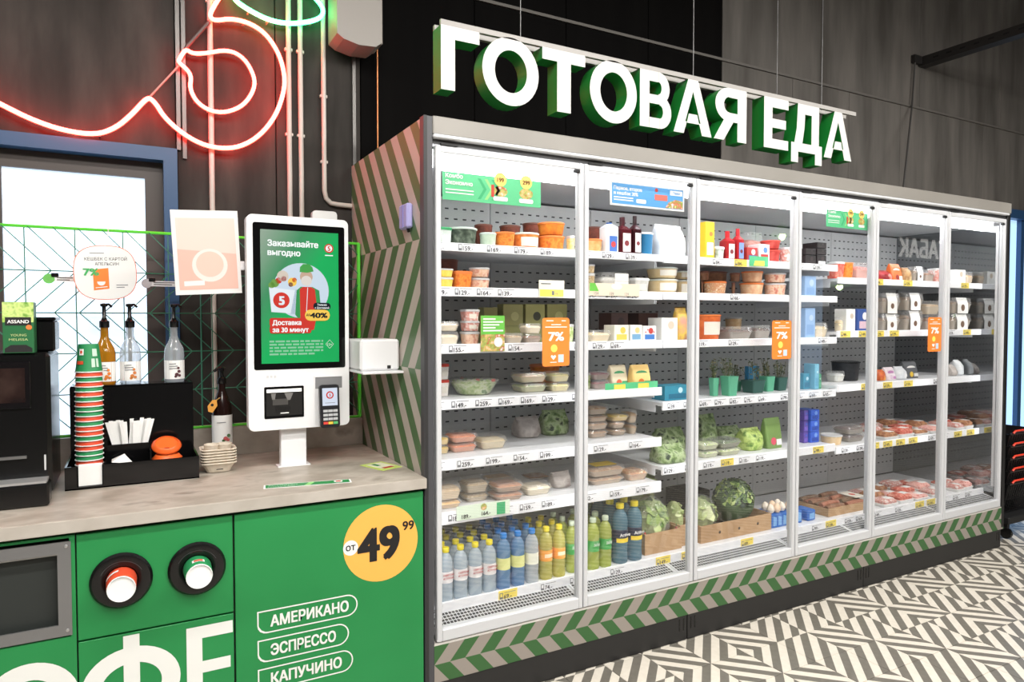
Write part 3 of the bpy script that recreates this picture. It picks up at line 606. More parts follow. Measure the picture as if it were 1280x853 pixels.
('tub',2.605,2.685,1.625,0.0076,0.0076,0.078,'brown', 'brown tub at frame, lower, second shelf, third fridge door from counter', ''),
('tub',2.619,2.685,1.705,0.05,0.05,0.048,'brown', 'brown tub at frame, upper, second shelf, third fridge door from counter', ''),
('tub',2.671,2.661,1.625,0.1206,0.1206,0.074,'orangelid', 'speckled salad tub with orange lid, second shelf, third fridge door from counter', ''),
('tub',2.83,2.834,1.625,0.155,0.155,0.1398,'brown', 'brown tub behind the orange-lidded one, second shelf, third fridge door from counter', ''),
('tub',2.8509,2.705,1.625,0.02,0.02,0.077,'brown', 'dull brown tub mid shelf, lower, second shelf, third fridge door from counter', ''),
('tub',2.8625,2.705,1.704,0.055,0.055,0.049,'brown', 'dull brown tub mid shelf, upper, second shelf, third fridge door from counter', ''),
('tub',2.9464,2.667,1.625,0.1284,0.1284,0.073,'peach', 'peach salad tub with orange lid, lower, second shelf, third fridge door from counter', ''),
('tub',2.9502,2.667,1.7,0.1166,0.1166,0.061,'peach', 'peach salad tub with orange lid, upper, second shelf, third fridge door from counter', ''),
('tub',3.097,2.64,1.625,0.12,0.12,0.073,'pinksalad', 'pink salad tub at end, lower, second shelf, third fridge door from counter', ''),
('tub',3.097,2.64,1.7,0.12,0.12,0.054,'pinksalad', 'pink salad tub at end, upper, second shelf, third fridge door from counter', ''),
('tub',2.604,2.66,1.395,0.161,0.161,0.132,'bucket', 'orange bucket with white label and orange lid, third shelf, third fridge door from counter', ''),
('tray',2.789,2.645,1.395,0.175,0.13,0.067,'darkmeal', 'dark meal in white crimped foil tray, third shelf, third fridge door from counter', ''),
('tub',2.95,2.796,1.395,0.093,0.093,0.119,'tan', 'small tan tub behind the foil tray, third shelf, third fridge door from counter', ''),
('tray',2.955,2.641,1.395,0.122,0.122,0.074,'darkmeal', 'dark meal tray at the orange sticker, third shelf, third fridge door from counter', ''),
('pot',2.6682,2.659,1.099,0.0441,0.074,0.094,'potgreen', 'slim green pot with dry sprigs, fourth shelf, third fridge door from counter', ''),
('pot',2.7558,2.637,1.099,0.0741,0.104,0.102,'potgreen', 'green pot with leafy herbs, fourth shelf, third fridge door from counter', ''),
('pot',2.957,2.7877,1.099,0.062,0.062,0.055,'potgreen', 'low green pot behind the herb pots, fourth shelf, third fridge door from counter', ''),
('pot',2.982,2.681,1.099,0.099,0.099,0.068,'potdark', 'dark teal pot, fourth shelf, third fridge door from counter', ''),
('pot',3.107,2.694,1.099,0.0677,0.077,0.083,'potgreen', 'upright pale green pot with tall sprigs, fourth shelf, third fridge door from counter', ''),
('carton',3.062,2.7626,1.099,0.083,0.03,0.137,'bluetag', 'small blue and white herb packet, fourth shelf, third fridge door from counter', ''),
('pot',3.205,2.697,1.099,0.0757,0.085,0.074,'potdark', 'dark pot at the door frame, fourth shelf, third fridge door from counter', ''),
('tray',2.6,2.654,0.789,0.1166,0.117,0.039,'leafy', 'green salad clamshell by frame, lower, fifth shelf, third fridge door from counter', ''),
('tray',2.6,2.654,0.83,0.1166,0.117,0.043,'leafy', 'green salad clamshell by frame, upper, fifth shelf, third fridge door from counter', ''),
('tray',2.739,2.656,0.789,0.1496,0.13,0.04,'leafy', 'green salad clamshell, lower, fifth shelf, third fridge door from counter', ''),
('tray',2.739,2.656,0.831,0.1496,0.13,0.04,'leafdark', 'dark salad clamshell, upper, fifth shelf, third fridge door from counter', ''),
('bag',2.789,2.843,0.789,0.125,0.125,0.181,'leafbag', 'leaf bag lying over the clamshells, fifth shelf, third fridge door from counter', ''),
('bag',2.96,2.845,0.789,0.168,0.13,0.106,'leafbag', 'leaf bag above the middle clamshells, fifth shelf, third fridge door from counter', ''),
('bag',2.9579,2.684,0.789,0.1382,0.13,0.115,'lettucebag', 'bright lettuce bag, fifth shelf, third fridge door from counter', ''),
('pouch',3.1021,2.661,0.789,0.1232,0.13,0.165,'flowerbag', 'green pouch with white label and pink flower, fifth shelf, third fridge door from counter', ''),
('carton',3.339,2.65,1.801,0.087,0.1,0.057,'black', 'black ready-meal box by frame, lower, top shelf, fourth fridge door from counter', ''),
('carton',3.339,2.65,1.861,0.087,0.1,0.034,'black', 'black ready-meal box by frame, middle, top shelf, fourth fridge door from counter', ''),
('carton',3.432,2.65,1.801,0.079,0.1,0.062,'blackwhite', 'black box with white mark, top shelf, fourth fridge door from counter', ''),
('carton',3.432,2.65,1.865,0.079,0.1,0.034,'black', 'black box in second column, middle, top shelf, fourth fridge door from counter', ''),
('carton',3.432,2.65,1.901,0.079,0.1,0.034,'black', 'black box in second column, top, top shelf, fourth fridge door from counter', ''),
('sq',3.576,2.619,1.733,0.078,0.078,0.097,'redpack', 'red and clear fruit cup, top shelf, fourth fridge door from counter', ''),
('tub',3.673,2.624,1.733,0.087,0.087,0.1,'orange', 'bright orange round tub, top shelf, fourth fridge door from counter', ''),
('tray',3.787,2.636,1.733,0.112,0.112,0.1,'pinkmeat', 'pink sliced meat tray, top shelf, fourth fridge door from counter', ''),
('tray',3.593,2.605,1.429,0.043,0.05,0.084,'noodle', 'narrow noodle tray behind white box, second shelf, fourth fridge door from counter', ''),
('carton',3.669,2.62,1.429,0.08,0.08,0.131,'whitebox', 'white leaning carton, second shelf, fourth fridge door from counter', ''),
('carton',3.787,2.636,1.429,0.112,0.112,0.132,'bluepink', 'blue and pink pack, second shelf, fourth fridge door from counter', ''),
('carton',3.314,2.62,1.625,0.093,0.08,0.114,'bluepale', 'pale blue box standing in for a reflection, second shelf, fourth fridge door from counter', ''),  # blue reflection in the door glass, coloured onto a box
('tray',3.4227,2.645,1.395,0.1204,0.13,0.086,'noodle', 'pale noodle tray, third shelf, fourth fridge door from counter', ''),
('carton',3.3163,2.62,1.395,0.0824,0.08,0.167,'bluepale', 'tall pale blue carton standing in for a reflection, third shelf, fourth fridge door from counter', ''),  # same blue reflection, carried on below as a carton
('carton',3.385,2.686,1.099,0.0526,0.068,0.09,'teal', 'teal box, fourth shelf, fourth fridge door from counter', ''),
('carton',3.4371,2.663,1.099,0.0366,0.076,0.145,'tealpale', 'pale teal box, fourth shelf, fourth fridge door from counter', ''),
('carton',3.4709,2.655,1.099,0.025,0.05,0.086,'greenbox', 'slim green box, fourth shelf, fourth fridge door from counter', ''),
('tray',3.753,2.74,1.121,0.09,0.09,0.066,'whitepack', 'small white pack on a tray, third shelf, fourth fridge door from counter', ''),
('tub',3.888,2.767,1.121,0.17,0.17,0.121,'blacktub', 'black round tub, third shelf, fourth fridge door from counter', ''),
('carton',3.3884,2.689,0.789,0.0363,0.069,0.063,'purple', 'violet-blue box, lowest of column, fifth shelf, fourth fridge door from counter', ''),
('carton',3.3884,2.689,0.854,0.0363,0.069,0.063,'purple', 'violet-blue box, middle of column, fifth shelf, fourth fridge door from counter', ''),
('carton',3.3884,2.689,0.919,0.0363,0.069,0.058,'purple', 'violet-blue box, top of column, fifth shelf, fourth fridge door from counter', ''),
('carton',3.4463,2.692,0.789,0.0723,0.105,0.063,'blue', 'bright blue box, lowest of column, fifth shelf, fourth fridge door from counter', ''),
('carton',3.4463,2.692,0.854,0.0723,0.105,0.063,'blue', 'bright blue box, middle of column, fifth shelf, fourth fridge door from counter', ''),
('carton',3.4463,2.692,0.92,0.0723,0.105,0.058,'blue', 'bright blue box, top of column, fifth shelf, fourth fridge door from counter', ''),
('tub',3.616,2.659,0.765,0.123,0.123,0.059,'bun', 'round tan bun pack, fourth shelf, fourth fridge door from counter', ''),
('tray',3.803,2.68,0.765,0.159,0.13,0.046,'darkmeal', 'dark meal tray, lower, fourth shelf, fourth fridge door from counter', ''),
('tray',3.803,2.68,0.813,0.159,0.13,0.046,'darkmeal', 'dark meal tray, upper, fourth shelf, fourth fridge door from counter', ''),
('bag',4.025,2.631,1.733,0.103,0.103,0.066,'redbag', 'low red bag, top shelf, fifth fridge door from counter', ''),
('pouch',4.141,2.629,1.733,0.097,0.097,0.109,'orangewhite', 'orange and white striped pouch, top shelf, fifth fridge door from counter', ''),
('bag',4.235,2.617,1.733,0.074,0.074,0.088,'tanbag', 'tan bag, top shelf, fifth fridge door from counter', ''),
('tray',4.344,2.635,1.733,0.11,0.11,0.097,'banded', 'tray with white paper band, top shelf, fifth fridge door from counter', ''),
('tray',4.464,2.628,1.733,0.096,0.096,0.081,'brown', 'brown deli tray, top shelf, fifth fridge door from counter', ''),
('sq',4.565,2.616,1.733,0.071,0.071,0.095,'pinkwhite', 'pale cup at the door frame, top shelf, fifth fridge door from counter', ''),
('tray',4.066,2.645,1.429,0.183,0.13,0.104,'banded', 'white-banded deli tray nearer the counter, lower, second shelf, fifth fridge door from counter', ''),
('tray',4.066,2.645,1.536,0.183,0.13,0.124,'banded', 'white-banded deli tray nearer the counter, upper, second shelf, fifth fridge door from counter', ''),
('tray',4.304,2.645,1.429,0.194,0.13,0.125,'banded', 'white-banded deli tray in the middle, lower, second shelf, fifth fridge door from counter', ''),
('tray',4.304,2.645,1.557,0.194,0.13,0.108,'banded', 'white-banded deli tray in the middle, upper, second shelf, fifth fridge door from counter', ''),
('tray',4.51,2.645,1.429,0.15,0.13,0.101,'brown', 'brown deli tray behind orange sticker, lower, second shelf, fifth fridge door from counter', ''),
('tray',4.51,2.645,1.532,0.15,0.13,0.085,'grain', 'grey deli tray behind orange sticker, upper, second shelf, fifth fridge door from counter', ''),
('bag',4.056,2.656,1.121,0.072,0.072,0.067,'orangebag', 'orange bag, third shelf, fifth fridge door from counter', ''),
('pouch',4.153,2.665,1.121,0.09,0.09,0.078,'pinkwhitepouch', 'pink and white pack, third shelf, fifth fridge door from counter', ''),
('bag',4.261,2.666,1.121,0.092,0.092,0.079,'whitebag', 'white bag, third shelf, fifth fridge door from counter', ''),
('pouch',4.401,2.685,1.121,0.138,0.13,0.106,'newspack', 'grey printed pack, third shelf, fifth fridge door from counter', ''),
('slab',4.067,2.62,0.765,0.145,0.11,0.044,'meatbrown', 'brown sausage pack, front row, first along, fourth shelf, fifth door from counter', 'meat pack'),
('slab',4.222,2.62,0.765,0.145,0.11,0.056,'meatred', 'red meat pack, front row, second along, fourth shelf, fifth door from counter', 'meat pack'),
('slab',4.383,2.62,0.765,0.145,0.11,0.032,'meatbrown', 'brown sausage pack, front row, third along, fourth shelf, fifth door from counter', 'meat pack'),
('slab',4.549,2.62,0.765,0.145,0.11,0.044,'meatpink', 'pink meat pack, front row, fourth along, fourth shelf, fifth door from counter', 'meat pack'),
('slab',4.117,2.75,0.765,0.145,0.11,0.056,'meatwhite', 'white-topped meat pack, second row, first along, fourth shelf, fifth door from counter', 'meat pack'),
('slab',4.272,2.75,0.765,0.145,0.11,0.032,'meatbrown', 'brown sausage pack, second row, second along, fourth shelf, fifth door from counter', 'meat pack'),
('slab',4.433,2.75,0.765,0.145,0.11,0.044,'meatred', 'red meat pack, second row, third along, fourth shelf, fifth door from counter', 'meat pack'),
('slab',4.599,2.75,0.765,0.145,0.11,0.056,'meatbrown', 'brown sausage pack, second row, fourth along, fourth shelf, fifth door from counter', 'meat pack'),
('slab',4.167,2.88,0.765,0.145,0.11,0.032,'meatpink', 'pink meat pack, third row, first along, fourth shelf, fifth door from counter', 'meat pack'),
('slab',4.322,2.88,0.765,0.145,0.11,0.044,'meatwhite', 'white-topped meat pack, third row, second along, fourth shelf, fifth door from counter', 'meat pack'),
('slab',4.483,2.88,0.765,0.145,0.11,0.056,'meatbrown', 'brown sausage pack, third row, third along, fourth shelf, fifth door from counter', 'meat pack'),
('slab',4.649,2.88,0.765,0.145,0.11,0.032,'meatred', 'red meat pack, third row, fourth along, fourth shelf, fifth door from counter', 'meat pack'),
('slab',4.065,2.6161,0.353,0.149,0.11,0.044,'meatwhite', 'white-topped meat pack, front row, first along, bottom deck, fifth door from counter', 'meat pack'),
('slab',4.224,2.6161,0.353,0.149,0.11,0.056,'meatred', 'red meat pack, front row, second along, bottom deck, fifth door from counter', 'meat pack'),
('slab',4.39,2.6161,0.353,0.149,0.11,0.032,'meatpink', 'pink meat pack, front row, third along, bottom deck, fifth door from counter', 'meat pack'),
('slab',4.562,2.6161,0.353,0.149,0.11,0.044,'meatwhite', 'white-topped meat pack, front row, fourth along, bottom deck, fifth door from counter', 'meat pack'),
('slab',4.115,2.7303,0.353,0.149,0.11,0.056,'meatbrown', 'brown sausage pack, second row, first along, bottom deck, fifth door from counter', 'meat pack'),
('slab',4.274,2.7303,0.353,0.149,0.11,0.032,'meatwhite', 'white-topped meat pack, second row, second along, bottom deck, fifth door from counter', 'meat pack'),
('slab',4.44,2.7303,0.353,0.149,0.11,0.044,'meatred', 'red meat pack, second row, third along, bottom deck, fifth door from counter', 'meat pack'),
('slab',4.612,2.7303,0.353,0.149,0.11,0.056,'meatpink', 'pink meat pack, second row, fourth along, bottom deck, fifth door from counter', 'meat pack'),
('slab',4.165,2.8445,0.353,0.149,0.11,0.032,'meatwhite', 'white-topped meat pack, third row, first along, bottom deck, fifth door from counter', 'meat pack'),
('slab',4.324,2.8445,0.353,0.149,0.11,0.044,'meatbrown', 'brown sausage pack, third row, second along, bottom deck, fifth door from counter', 'meat pack'),
('slab',4.49,2.8445,0.353,0.149,0.11,0.056,'meatwhite', 'white-topped meat pack, third row, third along, bottom deck, fifth door from counter', 'meat pack'),
('slab',4.662,2.8445,0.353,0.149,0.11,0.032,'meatred', 'red meat pack, third row, fourth along, bottom deck, fifth door from counter', 'meat pack'),
('slab',4.8123,2.62,0.765,0.1004,0.11,0.044,'meatwhite', 'white-topped meat pack, front row, first along, fourth shelf, last door', 'meat pack'),
('slab',4.917,2.62,0.765,0.1004,0.11,0.056,'meatbrown', 'brown sausage pack, front row, second along, fourth shelf, last door', 'meat pack'),
('slab',4.8523,2.75,0.765,0.0704,0.11,0.032,'meatpink', 'pink meat pack, second row, first along, fourth shelf, last door', 'meat pack'),
('slab',4.927,2.75,0.765,0.0704,0.11,0.044,'meatred', 'red meat pack, second row, second along, fourth shelf, last door', 'meat pack'),
('slab',4.8219,2.6161,0.353,0.0944,0.11,0.044,'meatwhite', 'white-topped meat pack, front row, first along, bottom deck, last door', 'meat pack'),
('slab',4.9204,2.6161,0.353,0.0944,0.11,0.056,'meatpink', 'pink meat pack, front row, second along, bottom deck, last door', 'meat pack'),
('slab',4.8619,2.7303,0.353,0.0644,0.11,0.032,'meatred', 'red meat pack, second row, first along, bottom deck, last door', 'meat pack'),
('slab',4.9304,2.7303,0.353,0.0644,0.11,0.044,'meatwhite', 'white-topped meat pack, second row, second along, bottom deck, last door', 'meat pack'),
('carton',4.789,2.641,1.733,0.121,0.121,0.093,'whitebox', 'white printed box, top shelf, last fridge door', ''),
('tray',4.912,2.623,1.733,0.086,0.086,0.081,'tan', 'tan deli tray, top shelf, last fridge door', ''),
('tray',4.83,2.645,1.429,0.236,0.13,0.108,'banded2', 'paper-banded deli tray, lower one, second shelf, last fridge door', ''),
('tray',4.83,2.645,1.539,0.236,0.13,0.104,'banded2', 'paper-banded deli tray, upper one, second shelf, last fridge door', ''),
('bag',4.8433,2.672,1.121,0.0636,0.105,0.073,'greybag', 'grey wrapped pack at the door frame, third shelf, last fridge door', ''),
('bag',4.9247,2.674,1.121,0.0656,0.107,0.102,'whitebag', 'crumpled white pack, third shelf, last fridge door', ''),
]

# ------------------------------------------------------------------ goods in the case
def fm(n, *c, s=45, r=.55): return noise_mat('food_' + n, list(c), s, r, 3)
FOOD = {
 'whitegreen': (fm('wg', (228,230,226), (206,214,206)), 'green'), 'darkgreen': (fm('dg', (44,54,44), (78,88,74), (120,128,112)), 'pale'),
 'redbrown': (fm('rb', (92,42,30), (130,62,44)), 'brownlid'), 'palegreen': (fm('pg', (186,202,178), (208,218,200)), 'pale'),
 'orange': (fm('or', (214,112,32), (236,144,58), (200,92,24)), 'orange'), 'orange2': (fm('or2', (210,110,40), (240,158,80)), 'pale'),
 'orange3': (fm('or3', (196,98,22), (224,134,40)), 'orange'), 'yellowsalad': (fm('ys', (222,200,110), (236,222,160), (190,190,90)), 'clear'),
 'yellow': (fm('ye', (238,196,62), (246,216,110)), 'clear'), 'pinksalad': (fm('ps', (226,170,138), (238,206,180), (206,120,100)), 'clear'),
 'pinkwhite': (fm('pw', (236,214,208), (210,130,116), (240,234,228)), 'clear'), 'cream': (fm('cr', (238,222,186), (246,236,214)), 'clear'),
 'grain': (fm('gr', (206,186,150), (176,148,108), (226,210,180), s=110), 'clear'), 'brown': (fm('br', (120,82,60), (156,112,84)), 'brownlid'),
 'leafy': (fm('lf', (120,160,70), (190,206,140), (224,228,196), (84,128,50), s=38), 'clear'), 'leafdark': (fm('ld', (52,76,44), (96,120,70), (40,54,36), s=50), 'clear'),
 'whitered': (fm('wr', (236,226,218), (240,236,232)), 'red'), 'mixed': (fm('mx', (226,196,160), (150,180,80), (240,220,190)), 'clear'),
 'mixed2': (fm('mx2', (160,186,90), (236,200,160), (240,226,200)), 'clear'), 'salmon': (fm('sa', (236,124,72), (246,160,112)), 'clear'),
 'wrap': (fm('wp', (230,206,160), (240,226,190)), 'clear'), 'bread': (fm('bd', (214,158,84), (234,198,136)), 'clear'),
 'tan': (fm('tn', (206,170,124), (226,200,160)), 'clear'), 'brownmeal': (fm('bm', (150,90,50), (190,130,84)), 'clear'),
 'tanorange': (fm('to', (214,150,86), (230,174,116)), 'orange'), 'soup': (fm('so', (214,188,140), (226,204,162)), 'pale'),
 'clearwhite': (fm('cw', (196,196,190), (222,220,214)), 'white'), 'popcorn': (fm('pc', (240,214,150), (250,238,206), (214,170,90), s=70), 'clear'),
 'beet': (fm('bt', (96,30,46), (128,44,62)), 'clear'), 'meat': (fm('me', (196,160,120), (172,130,92), (214,186,150)), 'clear'),
 'meat2': (fm('me2', (200,170,128), (180,140,96)), 'clear'), 'meatyellow': (fm('me', (196,160,120), (172,130,92)), 'yellow'),
 'pie': (fm('pi', (232,206,140), (186,104,50), (240,222,170)), 'clear'), 'greenwhite': (fm('gw', (120,140,116), (214,220,214)), 'white'),
 'meatred': (fm('mr', (170,62,52), (206,110,92), (222,168,150), s=60), 'clear'), 'red': (fm('rd', (176,50,46), (200,84,74)), 'red'),
 'orangelid': (fm('ol', (224,196,150), (196,130,90), (236,220,190), s=80), 'orange'), 'peach': (fm('ph', (230,196,158), (214,160,124)), 'orange'),
 'bucket': (fm('bk', (206,92,40), (226,120,60)), 'orange'), 'darkmeal': (fm('dm', (66,46,42), (104,78,70), (44,34,34), s=60), 'clear'),
 'redpack': (fm('rp', (200,60,50), (230,150,130)), 'clear'), 'pinkmeat': (fm('pm', (226,150,140), (206,110,106)), 'clear'),
 'noodle': (fm('nd', (236,218,176), (214,190,140), s=80), 'clear'), 'whitepack': (fm('wk', (236,236,232), (214,220,220)), 'clear'),
 'blacktub': (fm('bl', (26,28,32), (44,46,50)), 'black'), 'bun': (fm('bn', (220,188,140), (234,208,168)), 'clear'),
 'banded': (fm('bnd', (96,80,66), (150,124,96), (70,60,54), s=60), 'band'), 'banded2': (fm('bnd', (96,80,66)), 'band'),
 'meatpink': (fm('mp', (222,150,140), (236,190,180), (200,110,104), s=50), 'clear'), 'meatbrown': (fm('mb', (130,84,60), (170,118,84), (196,150,110), s=50), 'clear'),
 'meatwhite': (fm('mw', (224,214,206), (196,120,110), (232,226,222), s=45), 'clear'), 'blueyog': (mat('p_blueyog', (42,116,160), .4), 'white'),
}
LID = {'green': mat('lid_green', (52,150,92), .4), 'pale': mat('lid_pale', (206,212,204), .4), 'brownlid': mat('lid_brown', (112,62,48), .4),
       'orange': mat('lid_orange', (224,124,62), .4), 'red': mat('lid_red', (200,64,50), .4), 'white': white_plastic, 'yellow': mat('lid_yellow', (240,206,60), .5),
       'black': black_plastic, 'clear': clear_mat('clear_lid', (245,245,245), .16, .08), 'band': clear_mat('clear_lid')}
clear_lid = LID['clear']
film_m = clear_mat('bag_film', (235, 240, 235), .12, .12)
CART = {  # carton colours: body, panel, accent
 'olive': ((150,148,92), (128,128,76), (186,182,126)), 'olive2': ((158,156,98), (132,130,78), (60,60,44)), 'whiteyellow': ((240,238,226), (236,206,96), (236,206,96)),
 'whiteyellow2': ((238,238,232), (120,170,206), (226,206,140)), 'bluered': ((236,232,232), (60,120,196), (196,60,56)), 'whitebox': ((240,240,236), (224,226,224), (206,190,170)),
 'darkpack': ((84,54,48), (112,72,62), (62,40,38)), 'teal': ((54,136,160), (40,104,132), (190,220,230)), 'yellowcarton': ((240,186,44), (244,240,232), (222,120,60)),
 'redblue': ((176,54,52), (70,110,180), (230,226,222)), 'redblue2': ((226,220,220), (186,60,56), (86,130,190)), 'bluetag': ((52,140,190), (236,238,238), (110,180,210)),
 'black': ((34,26,28), (48,38,40), (60,50,50)), 'blackwhite': ((34,26,28), (222,222,220), (60,50,50)), 'bluepink': ((60,90,160), (220,190,200), (236,236,240)),
 'bluepale': ((150,182,222), (130,164,210), (190,210,236)), 'tealpale': ((110,176,200), (90,156,186), (190,220,226)), 'greenbox': ((60,140,84), (90,170,110), (200,220,200)),
 'purple': ((92,66,160), (120,90,190), (60,90,190)), 'blue': ((44,92,206), (24,64,170), (120,160,230)),
}
BAG = {
 'greybag': ((168,158,154), (196,188,182), (140,126,122)), 'leafbag': ((60,86,50), (120,146,88), (178,196,150), (40,60,38)), 'whitebag': ((232,234,234), (212,216,220), (240,240,240)),
 'collage': ((206,150,130), (222,186,80), (150,90,90)), 'lettucebag': ((120,160,60), (190,210,120), (84,124,50)), 'redbag': ((176,40,46), (130,26,34), (222,140,120)),
 'tanbag': ((196,160,110), (150,110,70), (220,196,150)), 'orangebag': ((226,130,60), (196,84,50), (240,180,90)),
}
POUCH = {'colorful': ((240,226,196), (76,164,110), (226,110,80)), 'colorful2': ((244,206,130), (70,150,96), (226,120,50)), 'flowerbag': ((120,150,84), (238,238,236), (222,90,110)),
 'orangewhite': ((226,110,54), (240,232,222), (150,50,40)), 'pinkwhitepouch': ((240,228,234), (200,140,190), (226,206,220)), 'newspack': ((86,88,92), (226,226,222), (226,190,70)),
 'cardpack': ((232,222,206), (240,228,130), (196,70,70))}
JUG = {'floral': ((222,226,228), (70,110,180), (206,60,58), 'w'), 'darkred': ((74,18,26), (60,14,22), (238,226,222), 'n'), 'darkred2': ((52,16,22), (40,12,18), (238,232,228), 'n'),
 'ketchup': ((156,36,40), (206,34,44), (232,232,224), 'n'), 'redtube': ((170,38,44), (200,40,48), (120,150,210), 'n')}
CACHE = {}
def mk(key, fn):
    if key not in CACHE: CACHE[key] = fn()
    return CACHE[key]
def p_tub(w, d, h, st):
    f, l = FOOD[st]; r = w/2; lt = min(.012, h*.25)
    body = M().lathe([(r*.80, 0), (r*.84, .004), (r*.95, h-lt)], f, 18)
    lm = LID[l]
    lid = M().lathe([(r*.95, h-lt), (r, h-lt+.001), (r, h-lt*.45), (r*.93, h-lt*.25), (r*.90, h-lt*.5), (r*.3, h-lt*.45)], lm if l != 'clear' else mat('rim_white', (214,214,208), .35), 18)
    ps = [('pot_body', body), ('lid', lid)]
    if st in ('bucket', 'soup', 'orange2'):
        lab = M(); n = 7
        ring = lambda z, k: [(r*k*math.sin(a), -r*k*math.cos(a), z) for a in [math.radians(-48 + 96*i/(n-1)) for i in range(n)]]
        lab.loft([ring(h*.2, .895), ring(h*.7, .945)], mat('label_cream', (232,226,214), .6), False, False, True, False)
        ps.append(('label', lab))
    return ps
def p_sq(w, d, h, st):
    f, l = FOOD[st]; lt = min(.012, h*.2)
    body = M().loft([rring(w*.82, d*.82, .012, 0), rring(w*.95, d*.95, .012, h-lt)], f)
    lid = M().loft([rring(w, d, .012, h-lt), rring(w, d, .012, h-lt*.3), rring(w*.9, d*.9, .01, h)], LID[l] if l != 'clear' else mat('rim_white'))
    lab = M().flat([(-w*.22, h*.2), (w*.22, h*.2), (w*.25, h*.6), (-w*.25, h*.6)], (0, -d*.445, 0), (1, 0, 0), (0, -.06, 1), mat('label_cream', (232,226,214), .6))
    return [('pot_body', body), ('lid', lid)] + ([('label', lab)] if st in ('whitered', 'pinkwhite', 'clearwhite', 'greenwhite') else [])
def p_tray(w, d, h, st):
    f, l = FOOD[st]; hb = h*.55
    tray_m = clear_mat('clear_tray', (240,236,226), .35, .15)
    body = M().loft([rring(w*.78, d*.78, .015, 0), rring(w*.93, d*.93, .018, hb), rring(w, d, .02, hb+.001), rring(w, d, .02, hb+.003)], tray_m, True, False)
    fill = M().loft([rring(w*.76, d*.76, .014, .002), rring(w*.9, d*.9, .016, hb*.95), rring(w*.8, d*.8, .016, hb+h*.18), rring(w*.4, d*.4, .014, hb+h*.24)], f, sm=True)
    lid = M().loft([rring(w*.97, d*.97, .018, hb+.003), rring(w*.9, d*.9, .018, h*.97), rring(w*.86, d*.86, .018, h)], clear_lid, False, True)
    ps = [('tray_base', body), ('filling', fill), ('lid', lid)]
    if l == 'band':
        b = M(); pw = w*.26; x = -w*.05
        prof = [(-d/2-.003, 0), (-d/2-.003, h*.6), (-d*.42, h+.0005), (d*.42, h+.0005), (d/2+.003, h*.6), (d/2+.003, 0)]
        b.loft([[(x-pw, y, z) for y, z in prof], [(x+pw, y, z) for y, z in prof]], paper, False, False, False, False)
        b.flat(shift(disc(min(pw, h)*.36, 12), x, h*.36), (0, -d/2-.004, 0), U, V, mat('stamp_brown', (110, 84, 66), .6))
        ps.append(('paper_band', b))
    if l == 'yellow': ps.append(('label', M().box(-w*.3, w*.3, -d*.3, d*.3, h, h+.001, LID['yellow'])))
    if l == 'white': ps.append(('label', M().box(-w*.05, w*.4, -d*.47, -d*.465, hb*.2, h*.95, paper)))
    return ps
def p_carton(w, d, h, st):
    a, b, c = CART[st]; m0, m1, m2 = mat('ct0'+st, a, .5), mat('ct1'+st, b, .5), mat('ct2'+st, c, .5)
    y = -d/2
    body = M().box(-w/2, w/2, -d/2, d/2, 0, h, m0, .002)
    pr = M().flat([(-w*.36, h*.12), (w*.36, h*.12), (w*.36, h*.45), (-w*.36, h*.45)], (0, y-.0006, 0), U, V, m1)
    pr.flat(shift(disc(min(w, h)*.2, 14), w*.08, h*.68), (0, y-.0006, 0), U, V, m2)
    if st == 'bluered':
        for k in range(5): pr.flat(shift(disc(w*.05, 8), -w*.3+w*.15*k, h*(.75 if k % 2 else .6)), (0, y-.001, 0), U, V, m2)
    return [('box_body', body), ('front_print', pr)]
def p_bag(w, d, h, st):
    cols = BAG[st]; f = noise_mat('bag_' + st, list(cols), 26 if 'leaf' in st or 'lett' in st else 14, .4, 4, bump=.4)
    rnd = random.Random(st + str(round(w, 2))); b = M(); rings = []
    for k, (zz, sw, sd) in enumerate([(0, .86, .8), (.08, .97, .97), (.3, 1, 1), (.6, .98, .86), (.82, .94, .5), (.92, .92, .14), (1, .95, .05)]):
        rings.append([(x*(1+.05*rnd.uniform(-1, 1)), y*(1+.09*rnd.uniform(-1, 1)), h*zz*(1+(.06*rnd.uniform(-1, .5) if k else 0))) for x, y in rr(w*sw, max(d*sd, .004), d*sd*.35, 3)])
    b.loft(rings, f, sm=True)
    ps = [('bag_body', b)]
    if 'leaf' in st or 'lett' in st:
        lv = M(); lm = [mat('leaf_a', (96,132,60), .5), mat('leaf_b', (150,176,104), .5), mat('leaf_c', (58,92,44), .5)]
        for k in range(16):
            a = rnd.uniform(0, 2*math.pi); e = rnd.uniform(.15, 1.3); s = w*.12
            c = Vector((w*.44*math.cos(a)*math.cos(e*.8), d*.44*math.sin(a)*math.cos(e*.8), h*(.35+.5*math.sin(e)*.9)))
            u = Vector((rnd.uniform(-1, 1), rnd.uniform(-1, 1), rnd.uniform(-.4, .4))).normalized(); v = u.cross(Vector((rnd.uniform(-.3,.3), -1, .6)).normalized()).normalized()
            lv.flat([(-s, 0), (-s*.4, -s*.5), (s*.5, -s*.45), (s, 0), (s*.5, s*.45), (-s*.4, s*.5)], c, u, v, lm[k % 3])
        ps.append(('leaves', lv))
    return ps
